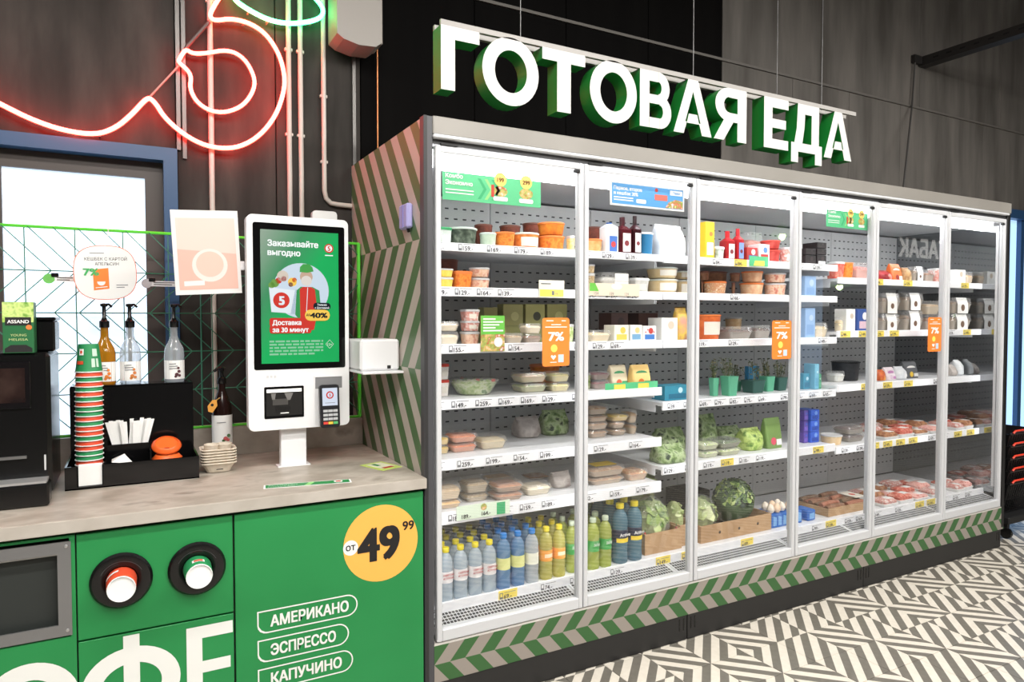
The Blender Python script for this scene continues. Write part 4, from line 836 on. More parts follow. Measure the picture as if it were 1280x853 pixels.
def p_pouch(w, d, h, st):
    a, b, c = POUCH[st]; m0, m1, m2 = mat('po0'+st, a, .4), mat('po1'+st, b, .4), mat('po2'+st, c, .4)
    d = min(d, .07)
    body = M().loft([rring(w*.92, d, .012, 0), rring(w, d*.9, .012, h*.3), rring(w*.98, d*.45, .008, h*.8), rring(w*.96, .006, .002, h)], m0, sm=False)
    pr = M().flat([(x*w*.34, h*.62 + z*h*.13) for x, z in disc(1, 16)], (0, -d*.36-.004, 0), (1, 0, 0), (0, .12, 1), m1)
    pr.flat(shift(disc(min(w, h)*.17, 12), -w*.1, h*.24), (0, -d*.485-.003, 0), (1, 0, 0), (0, .1, 1), m2)
    pr.flat([(w*.08, h*.1), (w*.4, h*.1), (w*.4, h*.3), (w*.08, h*.3)], (0, -d*.49-.003, 0), (1, 0, 0), (0, .1, 1), m1)
    return [('pouch_body', body), ('front_print', pr)]
def p_jug(w, d, h, st):
    a, b, c, k = JUG[st]; m0, m1, m2 = mat('ju0'+st, a, .2), mat('ju1'+st, b, .35), mat('ju2'+st, c, .5)
    d = min(d, w)
    hb = h*.84 if k == 'w' else h*.66
    body = M().loft([rring(w*.94, d*.94, .01, 0), rring(w, d, .012, .006), rring(w, d, .012, hb), rring(w*.5, d*.5, .012, hb+h*.1), rring(w*.34, d*.34, w*.17, hb+h*.12)] , m0, sm=False)
    cap = M().lathe([(w*.19, hb+h*.12), (w*.19, h), (w*.15, h)], m1, 10)
    lab = M().flat([(-w*.32, h*.08), (w*.32, h*.08), (w*.32, h*.56), (-w*.32, h*.56)], (0, -d/2-.0008, 0), U, V, m2 if k == 'n' else m1)
    lab.flat(shift(disc(w*.2, 10), 0, h*.3), (0, -d/2-.0014, 0), U, V, mat('berry_dark', (120, 40, 48), .5) if k == 'n' else m2)
    return [('bottle_body', body), ('cap', cap), ('label', lab)]
BOT = {'water': ((222,234,242), (150,180,200), (242,222,40), (236,232,232), (188,60,60)), 'bluewater': ((140,186,226), (84,140,190), (32,130,214), (224,226,150), (40,60,70)),
 'clearwater': ((228,234,238), (176,192,202), (32,130,214), (236,236,220), (40,40,46)), 'lemonade': ((232,226,130), (222,214,96), (244,222,50), (246,166,70), (250,226,190)),
 'lime': ((216,226,120), (200,212,96), (206,220,196), (70,168,84), (226,240,226)), 'active': ((120,166,186), (70,116,140), (246,224,50), (30,36,66), (246,216,60))}
def pet_mat(st, c):
    n = 'pet_' + st
    if n in MATS: return MATS[n]
    m = clear_mat(n, c, .42, .06, tint=tuple(min(255, int(x*.85+40)) for x in c)); return m
def p_bottle(w, d, h, st):
    cb, cl, cc, la, li = BOT[st]; r = w/2
    body = M().lathe([(r*.86, 0), (r*.98, .006), (r, h*.1), (r*.94, h*.22), (r, h*.3), (r*.97, h*.36), (r*.97, h*.58), (r, h*.66), (r*.96, h*.74), (r*.80, h*.82), (r*.52, h*.875), (r*.36, h*.895), (r*.34, h*.93)], pet_mat(st, cb), 14, True, True)
    cap = M().lathe([(r*.46, h*.91), (r*.49, h*.92), (r*.49, h*.99), (r*.42, h)], mat('cap_'+st, cc, .35), 12)
    lab = M().lathe([(r*.985, h*.36), (r*.985, h*.57)], mat('lab_'+st, la, .5), 14, False, False)
    im = mat('labi_'+st, li, .5)
    n = 5
    def strip(z0, z1, a0, a1, m):
        an = [math.radians(a0+(a1-a0)*i/n) for i in range(n+1)]
        lab.loft([[(r*1.0*math.sin(a), -r*1.0*math.cos(a), z) for a in an] for z in (z0, z1)], m, False, False, True, False)
    if st == 'active': strip(h*.36, h*.43, -60, 60, im)
    elif st == 'lemonade': strip(h*.43, h*.5, -40, 40, im)
    tx = {'water': ['СВЯТОЙ', 'ИСТОЧНИК'], 'active': ['Active'], 'lime': ['ЛАЙМ'] }.get(st, [])
    tm = im if st != 'active' else paper
    for k, s in enumerate(tx):
        lab.text(s, (0, -r*1.03, h*(.50-.06*k if len(tx) > 1 else .47)), U, V, h*.05 if len(tx) > 1 else h*.075, tm, 'C', .02, fit=r*1.5 if len(s) > 4 else r)
    return [('bottle_body', body), ('cap', cap), ('label', lab)]
def p_pot(w, d, h, st):
    m = mat('pot_' + st, (96,176,142) if st == 'potgreen' else (52,92,84), .5)
    body = M().loft([rring(w*.78, w*.78, .008, 0), rring(w*.98, w*.98, .01, h*.96), rring(w*1.02, w*1.02, .01, h)], m)
    rnd = random.Random(round(w*1e4)); lv = M(); cols = [mat('herb_a', (92,100,62), .7), mat('herb_b', (134,126,92), .7), mat('herb_c', (62,80,46), .7)]
    for k in range(14):
        a = rnd.uniform(0, 6.28); t = rnd.uniform(.05, .35); hh = rnd.uniform(.05, .11)
        b0 = Vector((rnd.uniform(-.25, .25)*w, rnd.uniform(-.25, .25)*w, h*.9)); tp = b0 + Vector((math.cos(a)*t*.1, math.sin(a)*t*.1, hh))
        lv.tube([b0, (b0+tp)/2 + Vector((.004, 0, 0)), tp], .0014, cols[k % 3], 4)
        for q in range(3):
            c = b0.lerp(tp, .45+.25*q); s = rnd.uniform(.007, .013); u = Vector((rnd.uniform(-1, 1), rnd.uniform(-1, 1), .3)).normalized(); v = u.cross(Vector((0, -1, .5))).normalized()
            lv.flat([(0, 0), (s*.6, -s*.4), (s*1.4, 0), (s*.6, s*.4)], c, u, v, cols[(k+q) % 3])
    return [('pot_body', body), ('herb', lv)]
def p_slab(w, d, h, st):
    f, l = FOOD[st]; r = .012
    body = M().loft([rring(w*.9, d*.9, r, 0), rring(w, d, r, h*.35), rring(w, d, r, h*.4)], mat('pack_tray', (222,222,220), .5))
    fill = M().loft([rring(w*.86, d*.86, r, h*.4), rring(w*.9, d*.88, r, h*.7), rring(w*.6, d*.6, r, h*.98)], f, sm=True)
    lab = M().box(-w*.05, w*.3, -d*.3, d*.12, h*.98, h, paper)
    return [('tray_base', body), ('filling', fill), ('label', lab)]
def p_bowl(w, d, h, st):
    f, l = FOOD[st]; r = w/2
    body = M().lathe([(r*.6, 0), (r*.66, .004), (r*.97, h*.82), (r, h*.84)], clear_mat('clear_bowl', (236,240,226), .18, .1), 24, True, False)
    fill = M().lathe([(r*.58, .003), (r*.63, .006), (r*.88, h*.7), (r*.6, h*.8), (r*.2, h*.84)], f, 24)
    lid = M().lathe([(r, h*.84), (r*.99, h*.9), (r*.9, h*.96), (r*.3, h)], clear_lid, 24, False, True)
    lv = M(); rnd = random.Random(4); lm = [mat('leaf_a', (96,132,60), .5), mat('leaf_b', (150,176,104), .5), mat('tomato', (196,70,50), .4)]
    for k in range(22):
        a = rnd.uniform(0, 6.28); q = rnd.uniform(.2, .8)*r; s = rnd.uniform(.008, .016)
        u = Vector((math.cos(a+1), math.sin(a+1), rnd.uniform(-.4, .4))).normalized(); v = u.cross(Vector((.2, -1, .6))).normalized()
        lv.flat([(-s, 0), (-s*.3, -s*.6), (s*.6, -s*.4), (s, 0), (s*.4, s*.6), (-s*.5, s*.4)], (q*math.cos(a), q*math.sin(a), h*.78+.004*(k % 3)), u, v, lm[k % 7 % 3])
    return [('bowl_body', body), ('filling', fill), ('lid', lid), ('salad_leaves', lv)]
KIND = {'tub': (p_tub, 'food_tub', 'tub'), 'sq': (p_sq, 'salad_cup', 'food cup'), 'tray': (p_tray, 'meal_tray', 'food tray'), 'carton': (p_carton, 'carton', 'carton'),
        'bag': (p_bag, 'food_bag', 'bag'), 'pouch': (p_pouch, 'food_pouch', 'pouch'), 'jug': (p_jug, 'juice_bottle', 'bottle'), 'bottle': (p_bottle, 'drink_bottle', 'bottle'),
        'pot': (p_pot, 'herb_pot', 'herb pot'), 'slab': (p_slab, 'meat_pack', 'meat pack'), 'bowl': (p_bowl, 'salad_bowl', 'salad bowl')}
GROUPS = {'bottle': 'bottled drinks on the bottom deck', 'slab': 'meat packs in the far fridge units', 'tub': 'round food tubs in the fridge', 'sq': 'square food cups in the fridge', 'tray': 'ready meal trays in the fridge', 'pot': 'potted herbs in the fridge'}
for kind, x, y, z, w, d, h, st, label, cat in PRODUCTS:
    fn, nm, ct = KIND[kind]
    key = (kind, w, d, h, st)
    parts = mk(key, lambda: [(n, m.data(n)) for n, m in fn(w, d, h, st)])
    t = thing(nm, label, cat or ct, (x, y, z), GROUPS.get(kind))
    for n, me in parts:
        o = bpy.data.objects.new(n, me); C.objects.link(o); o.parent = t

# ------------------------------------------------------------------ loose goods, crates and vegetables on the bottom deck
def lumpy(rx, ry, rz, m, seed, ridges=0, amp=.06, seg=20, ringn=12):
    rnd = random.Random(seed); ph = [rnd.uniform(0, 6.28) for _ in range(6)]; rings = []
    for i in range(ringn+1):
        t = math.pi*i/ringn; z = -math.cos(t); s = max(math.sin(t), .02); row = []
        for j in range(seg):
            a = 2*math.pi*j/seg
            k = 1 + amp*(math.sin(3*a+ph[0]+2*z)+.6*math.sin(5*a+ph[1]-3*z)+.5*math.sin(7*z+ph[2]+2*a))
            row.append((rx*s*k*math.cos(a), ry*s*k*math.sin(a), rz*(1+z)*(.96+.04*k)))
        rings.append(row)
    return M().loft(rings, m, sm=True)
def leaves(n, rx, ry, rz, mats, seed, size=.05, curl=.3):
    rnd = random.Random(seed); lv = M()
    for k in range(n):
        a = rnd.uniform(0, 6.28); e = math.acos(1 - rnd.uniform(.1, .92)); nrm = Vector((math.sin(e)*math.cos(a), math.sin(e)*math.sin(a), math.cos(e)))
        c = Vector((rx*nrm.x, ry*nrm.y, rz*(1+nrm.z)))
        u = nrm.cross(Vector((rnd.uniform(-1,1), rnd.uniform(-1,1), rnd.uniform(-1,1)))).normalized(); v = nrm.cross(u)
        s = size*rnd.uniform(.7, 1.2); N_ = 8; ring = []
        for j in range(N_):
            q = 2*math.pi*j/N_; rr_ = s*(1+.18*math.sin(3*q+k)); ring.append(tuple(c + u*rr_*math.cos(q) + v*rr_*.8*math.sin(q) + nrm*s*(curl*math.sin(2*q+k)+.12)))
        lv.add([tuple(c + nrm*s*.1)] + ring, [(0, 1+j, 1+(j+1) % N_) for j in range(N_)], mats[k % len(mats)], True)
    return lv
cab_m = noise_mat('cabbage', [(176,190,126), (204,212,158), (222,224,184)], 9, .5, 5, bump=.3)
lv_pale = [mat('cab_leaf_a', (186,200,136), .5), mat('cab_leaf_b', (208,216,164), .5), mat('cab_leaf_c', (160,180,110), .5)]
lv_green = [mat('ice_a', (150,176,96), .5), mat('ice_b', (190,206,140), .5), mat('ice_c', (112,146,72), .5)]
lv_dark = [mat('br_a', (62,84,56), .6), mat('br_b', (92,120,66), .6), mat('br_c', (120,140,112), .6), mat('br_d', (52,70,60), .6)]
kraft = noise_mat('kraft_board', [(170,136,100), (186,152,114)], 14, .8, 4)
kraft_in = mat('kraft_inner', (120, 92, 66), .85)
DN2, DN3, DN4 = 'second fridge door', 'third fridge door', 'fourth fridge door'
# brown paper carton holding lettuce behind door two
def openbox(name, label, cat, x0, x1, y0, y1, z0, z1, m, mi_, holes=(), t=.006):
    th = thing(name, label, cat, ((x0+x1)/2, (y0+y1)/2, z0))
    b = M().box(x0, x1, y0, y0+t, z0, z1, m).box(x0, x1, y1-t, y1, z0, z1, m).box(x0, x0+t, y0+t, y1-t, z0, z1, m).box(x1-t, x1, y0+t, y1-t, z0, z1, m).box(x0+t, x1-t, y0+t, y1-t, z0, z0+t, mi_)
    b.build('box_walls', th)
    for hx, hz in holes: M().flat(disc(.008, 12), (hx, y0-.0008, hz), U, V, mat('hole_dark', (60, 44, 32), .9)).build('hand_hole', th)
    return th
openbox('paper_carton', 'crumpled brown paper carton of lettuce on bottom deck, second fridge door from counter', 'box', 2.165, 2.40, 2.60, 2.80, .353, .455, kraft, kraft_in)
openbox('cardboard_box', 'flat cardboard box with punched holes on bottom deck, third fridge door from counter', 'box', 2.53, 3.045, 2.60, 2.86, .353, .442, kraft, kraft_in, ((2.66, .395), (2.80, .395), (2.94, .40)))
openbox('cardboard_box', 'brown box holding the pale cabbages at the second door frame', 'box', 2.406, 2.525, 2.62, 2.84, .353, .46, kraft, kraft_in)
def veg(name, label, cat, x, y, z, rx, ry, rz, core, lv, seed, n=40, size=.05, amp=.05, wrap=False):
    th = thing(name, label, cat, (x, y, z))
    b = lumpy(rx*.95, ry*.95, rz*.95, core, seed, amp=amp); o = bpy.data.objects.new('head', b.data('head')); C.objects.link(o); o.parent = th
    l = leaves(n, rx*.96, ry*.96, rz*.95, lv, seed+1, size); o = bpy.data.objects.new('leaves', l.data('leaves')); C.objects.link(o); o.parent = th
    if wrap:
        w = lumpy(rx*1.1, ry*1.08, rz*1.08, film_m, seed+2, amp=.07); o = bpy.data.objects.new('plastic_wrap', w.data('plastic_wrap')); C.objects.link(o); o.parent = th
veg('lettuce', 'crinkled green lettuce in clear wrap in the paper carton, second fridge door from counter', 'lettuce', 2.282, 2.70, .362, .088, .075, .115, cab_m, lv_green, 3, 50, .038, .07, True)
th = thing('cardboard_box', 'closed brown box the large pale cabbage rests on, second fridge door', 'box', (2.39, 2.96, .353))
M().box(2.29, 2.49, 2.86, 3.06, .353, .495, kraft, .002).build('box_walls', th); M().box(2.385, 2.395, 2.8594, 3.0606, .36, .4956, mat('parcel_tape', (204, 178, 140), .4)).build('tape', th)
veg('cabbage', 'large pale cabbage resting behind the wrapped lettuce, second fridge door from counter', 'cabbage', 2.39, 2.955, .504, .098, .088, .083, cab_m, lv_pale, 5, 22, .06, .03)
veg('cabbage', 'pale cabbage in the brown box at the second door frame', 'cabbage', 2.466, 2.73, .362, .038, .062, .10, cab_m, lv_pale, 8, 18, .016, .03)
veg('lettuce', 'small dark leaf lettuce half hidden behind the wrapped one', 'lettuce', 2.16, 2.94, .356, .07, .065, .12, cab_m, lv_dark, 11, 36, .035, .08)
veg('cabbage', 'wrapped round cabbage in cardboard box nearest the counter, third fridge door', 'cabbage', 2.645, 2.725, .362, .078, .075, .095, cab_m, lv_pale, 13, 26, .04, .04, True)
veg('broccoli_bunch', 'big bunch of frilly dark greens in the holed cardboard box', 'greens', 2.895, 2.735, .362, .118, .095, .135, mat('br_core', (70, 92, 58), .7), lv_dark + lv_green[:2], 17, 220, .024, .12)
th = thing('produce_crate', 'black plastic produce crate with green card between cabbage and greens', 'crate', (2.80, 2.97, .353))
M().box(2.70, 2.87, 2.885, 2.895, .353, .53, black_matt).box(2.70, 2.87, 3.05, 3.06, .353, .53, black_matt).box(2.70, 2.71, 2.895, 3.05, .353, .53, black_matt).box(2.86, 2.87, 2.895, 3.05, .353, .53, black_matt).build('crate_walls', th)
M().box(2.705, 2.755, 2.879, 2.884, .49, .545, green_print).build('green_card', th)
# small red and dark vegetables by the active bottles
for i, (x, y, m, l) in enumerate([(2.183, 2.622, mat('tomato', (196,70,50), .4), 'slim red chilli in the corner before the wrapped lettuce'), (2.383, 2.622, mat('pepper_red', (150,40,40), .35), 'dark red pepper in the far corner before the wrapped lettuce'), (2.1865, 2.780, mat('cuc', (52,88,56), .4), 'dark green cucumber end beside the wrapped lettuce')]):
    th = thing(['red_chilli', 'red_pepper', 'cucumber'][i], l, 'vegetable', (x, y, .362))
    o = bpy.data.objects.new('fruit', lumpy(.0105, .0105, .05, m, 20+i, amp=.04, seg=12, ringn=8).data('fruit')); C.objects.link(o); o.parent = th
    o = bpy.data.objects.new('stalk', M().lathe([(.003, .098), (.002, .112)], mat('stalk', (84,110,60), .6), 6).data('stalk')); C.objects.link(o); o.parent = th
# eggs and their blue carton
egg_m = [mat('egg_white', (238, 226, 210), .45), mat('egg_peach', (236, 206, 176), .45)]
ct = thing('egg_carton', 'blue printed egg pack on bottom deck beside the holed cardboard box', 'carton', (3.17, 2.66, .353))
b = M().box(3.055, 3.30, 2.605, 2.74, .353, .425, mat('egg_blue', (36, 104, 190), .45), .003)
b.build('pack_body', ct)
p = M()
for k in range(6): p.flat([(-.014, .005), (.012, .005), (.012, .05), (-.014, .058)], (3.08+.04*k, 2.6035, .36), U, V, mat('egg_blue_light', (126, 176, 224), .5))
p.build('front_print', ct)
ew = ['first', 'second', 'third', 'fourth']
for i, (x, y) in enumerate([(3.085, 2.64), (3.13, 2.635), (3.18, 2.645), (3.23, 2.64), (3.10, 2.69), (3.155, 2.69), (3.21, 2.70)]):
    tag(M().lathe([(.003, 0), (.014, .004), (.0205, .018), (.0195, .03), (.013, .045), (.003, .052)], egg_m[i % 2], 14).build('egg'), f"pale hen egg on the blue egg pack, {'front' if i < 4 else 'rear'} row, {ew[i if i < 4 else i-4]} from counter", 'egg', 'eggs on the blue pack').location = (x, y, .4255)
# sausages in a low carton behind door four
openbox('sausage_carton', 'low brown carton of sausages on bottom deck, fourth fridge door from counter', 'box', 3.52, 3.90, 2.60, 2.85, .353, .40, kraft, kraft_in)
sm_ = [noise_mat('saus_a', [(120,84,62), (150,108,82)], 30, .4), noise_mat('saus_b', [(150,92,70), (176,120,96)], 30, .4), noise_mat('saus_c', [(104,80,62), (134,104,80)], 30, .4)]
rs = random.Random(5); on = ['front', 'second', 'third', 'fourth', 'fifth', 'rear']
for r in range(2):
    for k in range(6):
        L_ = .15; x0 = 3.535 + .18*r; y = 2.625 + .036*k; z = .38 + .01*(k % 2)
        o = M().tube([(0, 0, .014), (.02, 0, .017), (L_*.5, 0, .021), (L_-.02, 0, .017), (L_, 0, .014)], .0165, sm_[(k+r) % 3], 10).build('sausage')
        tag(o, f"brown sausage in low carton, {on[k]} of {'first' if r == 0 else 'second'} column, fourth fridge door", 'sausage', 'sausages in the low carton'); o.location = (x0, y, z)
th = thing('sausage_label', 'cream paper end label lying on the sausages, fourth fridge door', 'label', (3.84, 2.68, .425))
M().box(3.80, 3.89, 2.62, 2.74, .426, .430, mat('label_cream'), .001).build('card', th); M().flat(disc(.02, 12), (3.845, 2.68, .4305), (1,0,0), (0,1,0), mat('lid_red')).build('print', th)
th = thing('egg_pack', 'small blue net pack at the fourth door frame on bottom deck', 'pack', (3.40, 2.64, .353))
M().box(3.345, 3.41, 2.60, 2.70, .353, .415, mat('egg_blue'), .006).build('pack_body', th)
M().flat([(-.02, .01), (.02, .01), (.02, .045), (-.02, .04)], (3.378, 2.5995, .355), U, V, mat('egg_blue_light')).build('front_print', th)

# ------------------------------------------------------------------ promo cards, banners, door stickers
def card(name, label, cat, x0, x1, y, z0, z1, m, t=.002):
    th = thing(name, label, cat, ((x0+x1)/2, y, z0))
    M().box(x0, x1, y, y+t, z0, z1, m).build('card', th)
    return th, M(), (x0+x1)/2, y-.0008
food_print = noise_mat('food_print', [(236,226,206), (226,176,110), (150,180,90), (200,96,60), (240,236,226)], 40, .5, 3, pos=[.3, .42, .52, .6, .7])
food_print2 = noise_mat('food_print2', [(240,226,150), (120,160,70), (220,110,80), (244,240,230)], 60, .5, 3)
ban = mat('banner_green', (92, 196, 138), .45); ban_l = mat('banner_green_light', (150, 216, 130), .45); ban_d = mat('banner_green_deep', (58, 172, 112), .45)
price_y = mat('price_yellow', (252, 212, 110), .5)
def promo_banner(x0, x1, z0, z1, label, full):
    th, p, xc, y = card('promo_banner', label, 'banner', x0, x1, 2.452, z0, z1, ban)
    w, h = x1-x0, z1-z0
    Y1, Y2, Y3 = y, y-.0006, y-.0012
    for k in range(3): p.flat([(w*.34+k*.03, h*.12), (w*.37+k*.03, h*.12), (w*.43+k*.03, h*.5), (w*.37+k*.03, h*.88), (w*.34+k*.03, h*.88), (w*.40+k*.03, h*.5)], (x0, Y1, z0), U, V, ban_l if k % 2 else ban_d)
    p.text('Комбо', (x0+.012, Y2, z0+h*.80), U, V, h*.22, paper, off=.03); p.text('Экономно', (x0+.012, Y2, z0+h*.56), U, V, h*.22, paper, off=.03)
    for k in range(2): p.flat([(.012, h*(.36-.12*k)), (w*.3, h*(.36-.12*k)), (w*.3, h*(.40-.12*k)), (.012, h*(.40-.12*k))], (x0, Y2, z0), U, V, paper)
    for cx, tx in ((.57, '199'), (.84, '299')):
        p.flat(shift(disc(h*.26), w*cx, h*.92), (x0, Y2, z0), U, V, price_y)
        p.text(tx, (x0+w*cx, Y3, z0+h*.83), U, V, h*.22, mat('price_brown', (110, 70, 20), .6), 'C', .03)
        p.flat(shift(disc(h*.2, 20, 1.5), w*cx, h*.48), (x0, Y1, z0), U, V, food_print); p.flat(shift(rr(w*.15, h*.16, h*.06), w*cx, h*.2), (x0, Y2, z0), U, V, paper)
    p.flat([(w*.475, h*.25), (w*.505, h*.25), (w*.505, h*.7), (w*.475, h*.7)], (x0, Y2, z0), U, V, mat('lid_red'))
    p.build('banner_print', th)
promo_banner(1.046, 1.483, 1.958, 2.064, 'pale green combo banner behind the first fridge door under the light', True)
promo_banner(3.27, 3.62, 1.998, 2.090, 'pale green combo banner behind the fourth fridge door under the light', True)
th, p, xc, y = card('promo_banner', 'blue cashback banner with white edge behind the second fridge door', 'banner', 1.837, 2.262, 2.452, 2.0, 2.103, paper)
w, h, x0, z0 = .425, .103, 1.837, 2.0
p.flat([(.008, .008), (w-.008, .008), (w-.008, h-.006), (.008, h-.006)], (x0, y, z0), U, V, mat('banner_blue', (88, 160, 216), .45))
p.text('Первое, второе', (x0+.018, y-.0006, z0+.070), U, V, .021, paper, off=.03); p.text('и кешбэк 20%', (x0+.018, y-.0006, z0+.048), U, V, .021, paper, off=.03)
for k in range(2): p.flat([(.018, .034-.011*k), (.125, .034-.011*k), (.125, .039-.011*k), (.018, .039-.011*k)], (x0, y-.0006, z0), U, V, paper)
p.flat(shift(rr(.055, .018, .005), .17, .027), (x0, y-.0006, z0), U, V, paper)
p.flat(shift(disc(.009), .258, .085), (x0, y-.0006, z0), U, V, mat('lid_red')); p.flat(shift(rr(.075, .026, .004), .285, .053), (x0, y-.0006, z0), U, V, mat('banner_coral', (230, 110, 96), .5))
p.flat(shift(rr(.075, .022, .003), .375, .080), (x0, y-.0006, z0), U, V, paper); p.text('Пакет', (x0+.378, y-.001, z0+.074), U, V, .015, mat('banner_blue'), 'C', .03)
p.flat([(.31, .01), (w-.01, .01), (w-.01, .045), (.37, .05), (.33, .035)], (x0, y-.001, z0), U, V, food_print2)
p.build('banner_print', th)
th, p, xc, y = card('promo_card', 'green and food-photo card on third shelf, first fridge door from counter', 'card', 1.25, 1.36, 2.538, 1.368, 1.515, food_print)
p.flat([(-.055, .07), (.055, .07), (.055, .147), (-.055, .147)], (xc, y, 1.368), U, V, mat('card_green', (110, 196, 76), .5))
for k in range(5): p.flat([(-.045, .130-.012*k), (.012 + .018*((k*2) % 3), .130-.012*k), (.012 + .018*((k*2) % 3), .136-.012*k), (-.045, .136-.012*k)], (xc, y-.0006, 1.368), U, V, paper)
p.flat(shift(disc(.02), .025, .038), (xc, y-.0006, 1.368), U, V, paper)
p.build('card_print', th)
th, p, xc, y = card('promo_card', 'wide cream price card clipped on second shelf, first fridge door from counter', 'card', 1.527, 1.655, 2.538, 1.594, 1.668, mat('label_cream2', (244, 238, 216), .6))
p.flat([(-.06, .004), (.06, .004), (.06, .034), (-.06, .034)], (xc, y, 1.594), U, V, yellow_tag)
p.flat([(-.055, .056), (-.005, .056), (-.005, .061), (-.055, .061)], (xc, y, 1.594), U, V, grey_ink)
p.flat([(.0, .01), (.012, .01), (.012, .028), (.0, .028)], (xc, y-.0005, 1.594), U, V, grey_ink); p.text('99.-', (xc+.016, y-.0005, 1.605), U, V, .016, grey_ink)
p.build('card_print', th)
th, p, xc, y = card('promo_strip', 'pastel promo strip along second shelf, second fridge door from counter', 'card', 1.786, 2.07, 2.536, 1.606, 1.662, mat('strip_peach', (240, 222, 200), .6))
p.flat([(-.14, .02), (-.09, .02), (-.11, .056), (-.14, .056)], (xc, y, 1.606), U, V, mat('card_green')); p.flat(shift(disc(.014, 18, 2.2), .01, .043), (xc, y, 1.606), U, V, paper)
for k, t in enumerate(['154', '129', '124']): p.text(t, (xc-.115+.085*k, y-.0005, 1.610), U, V, .018, grey_ink)
p.build('card_print', th)
th, p, xc, y = card('promo_strip', 'green-edged promo strip on sixth shelf, first fridge door from counter', 'card', 1.14, 1.385, 2.538, .684, .742, mat('strip_mint', (222, 238, 218), .6))
p.flat([(.06, .0), (.10, .0), (.10, .05), (.06, .05)], (xc, y, .686), U, V, ban_d); p.flat(shift(disc(.014), -.0, .04), (xc, y, .686), U, V, food_print); p.text('189.-', (xc-.10, y-.0005, .69), U, V, .022, ink, off=.02); p.text('164.-', (xc-.01, y-.0005, .692), U, V, .022, ink, off=.02)
p.build('card_print', th)
th, p, xc, y = card('promo_tray', 'mint green display tray under two colourful packs, second fridge door from counter', 'tray', 1.896, 2.205, 2.562, 1.172, 1.205, ban)
for k in (-.07, .07): p.flat([(k-.035, .004), (k+.03, .004), (k+.03, .026), (k-.035, .026)], (xc, y, 1.172), U, V, yellow_tag)
p.build('card_print', th)
th, p, xc, y = card('promo_card', 'green and yellow card on top shelf, third fridge door from counter', 'card', 2.79, 2.925, 2.538, 1.775, 1.826, ban)
p.flat([(-.04, .0), (.04, .0), (.04, .026), (-.03, .026)], (xc, y, 1.777), U, V, yellow_tag); p.build('card_print', th)
dn = ['first', 'third', 'fifth']
for i, (x0, x1, z0, z1) in enumerate([(1.470, 1.602, 1.306, 1.506), (2.820, 2.961, 1.298, 1.494), (4.155, 4.292, 1.306, 1.512)]):
    x0 += .0; w, h = x1-x0, z1-z0; xc = (x0+x1)/2; y = FY+.0172
    th = thing('cashback_sticker', f"orange 7% sticker with white print on the {dn[i]} glass door from counter", 'sticker', (xc, y, z0), 'orange 7% stickers on the glass doors')
    M().slabp(shift(rr(w, h, .012, 4), 0, h/2), (xc, y-.0012, z0), U, V, .0012, orange_print).build('sticker', th)
    p = M(); Y = y-.0018
    p.text('7%', (xc, Y, z0+h*.53), U, V, h*.25, paper, 'C', .03, fit=w*.55)
    for a, b, z in ((-.36, -.1, .93), (.2, .36, .93), (-.18, .18, .85), (-.4, .4, .80)): p.flat([(w*a, h*z), (w*b, h*z), (w*b, h*(z+.018)), (w*a, h*(z+.018))], (xc, Y, z0), U, V, paper)
    p.flat(shift(disc(w*.12), -.01, h*.37), (xc, Y, z0), U, V, yellow_tag)
    p.flat([(-w*.2, h*.2), (-w*.1, h*.13), (w*.0, h*.2), (-w*.04, h*.235), (-w*.1, h*.21), (-w*.16, h*.235)], (xc, Y, z0), U, V, paper)
    p.flat([(w*.08, h*.08), (w*.28, h*.08), (w*.28, h*.24), (w*.08, h*.24)], (xc, Y, z0), U, V, mat('sticker_blue', (190, 210, 226), .5)); p.flat([(-w*.22, h*.075), (w*.02, h*.075), (w*.02, h*.09), (-w*.22, h*.09)], (xc, Y, z0), U, V, paper)
    p.build('sticker_print', th)
# lilac sensor box on the side of the case
th = thing('sensor_box', 'small lilac plastic box stuck on the striped fridge side', 'sensor', (.951, 2.56, 1.85))
M().box(.925, .9505, 2.515, 2.605, 1.85, 1.945, mat('lilac', (176, 172, 226), .35), .006).build('housing', th); M().box(.922, .926, 2.555, 2.563, 1.855, 1.94, mat('lilac_dark', (140, 136, 196), .4)).build('seam', th)
M().tube([(.94, 2.535, 1.838), (.94, 2.545, 1.851)], .006, black_plastic, 8).build('button', th)

# ------------------------------------------------------------------ hanging letter sign
GT = mat('sign_green', (20, 122, 46), .45); FT = mat('sign_face', (206, 204, 201), .5)
sg = thing('hanging_sign', 'white block letters with green sides hung above the fridge', 'sign', (2.2, 2.4, 2.33))
def stroke_letter(x0, x1, z0, z1, polys, holes=()):
    """letters drawn on a unit box; curves are built as ring strips"""
    m = M(); w, h = x1-x0, z1-z0; fy = 2.4
    for pl in polys: m.slabp([(a*w, b*h) for a, b in pl], (x0, fy, z0), U, V, 2.475-fy, FT, GT); fy -= .0004   # each stroke a hair proud of the last
    for ctr, ro, ri, a0, a1 in holes:   # elliptical ring sector
        n = 36; A = [math.radians(a0 + (a1-a0)*i/n) for i in range(n+1)]
        P = lambda r, a, y: (x0 + (ctr[0] + r[0]*math.cos(a))*w, y, z0 + (ctr[1] + r[1]*math.sin(a))*h)
        f = [[P(ri, a, fy) for a in A], [P(ro, a, fy) for a in A]]; fy -= .0004; bk = [[P(ri, a, 2.475) for a in A], [P(ro, a, 2.475) for a in A]]
        m.loft([f[1], f[0]], FT, False, False, False, False); m.loft([f[0], bk[0]], GT, False, False, True, False); m.loft([bk[1], f[1]], GT, False, False, True, False); m.loft([bk[0], bk[1]], GT, False, False, False, False)
        if a1-a0 < 359:
            for e in (0, -1): m.add([f[0][e], f[1][e], bk[1][e], bk[0][e]], [(0, 1, 2, 3)], GT)
    return m
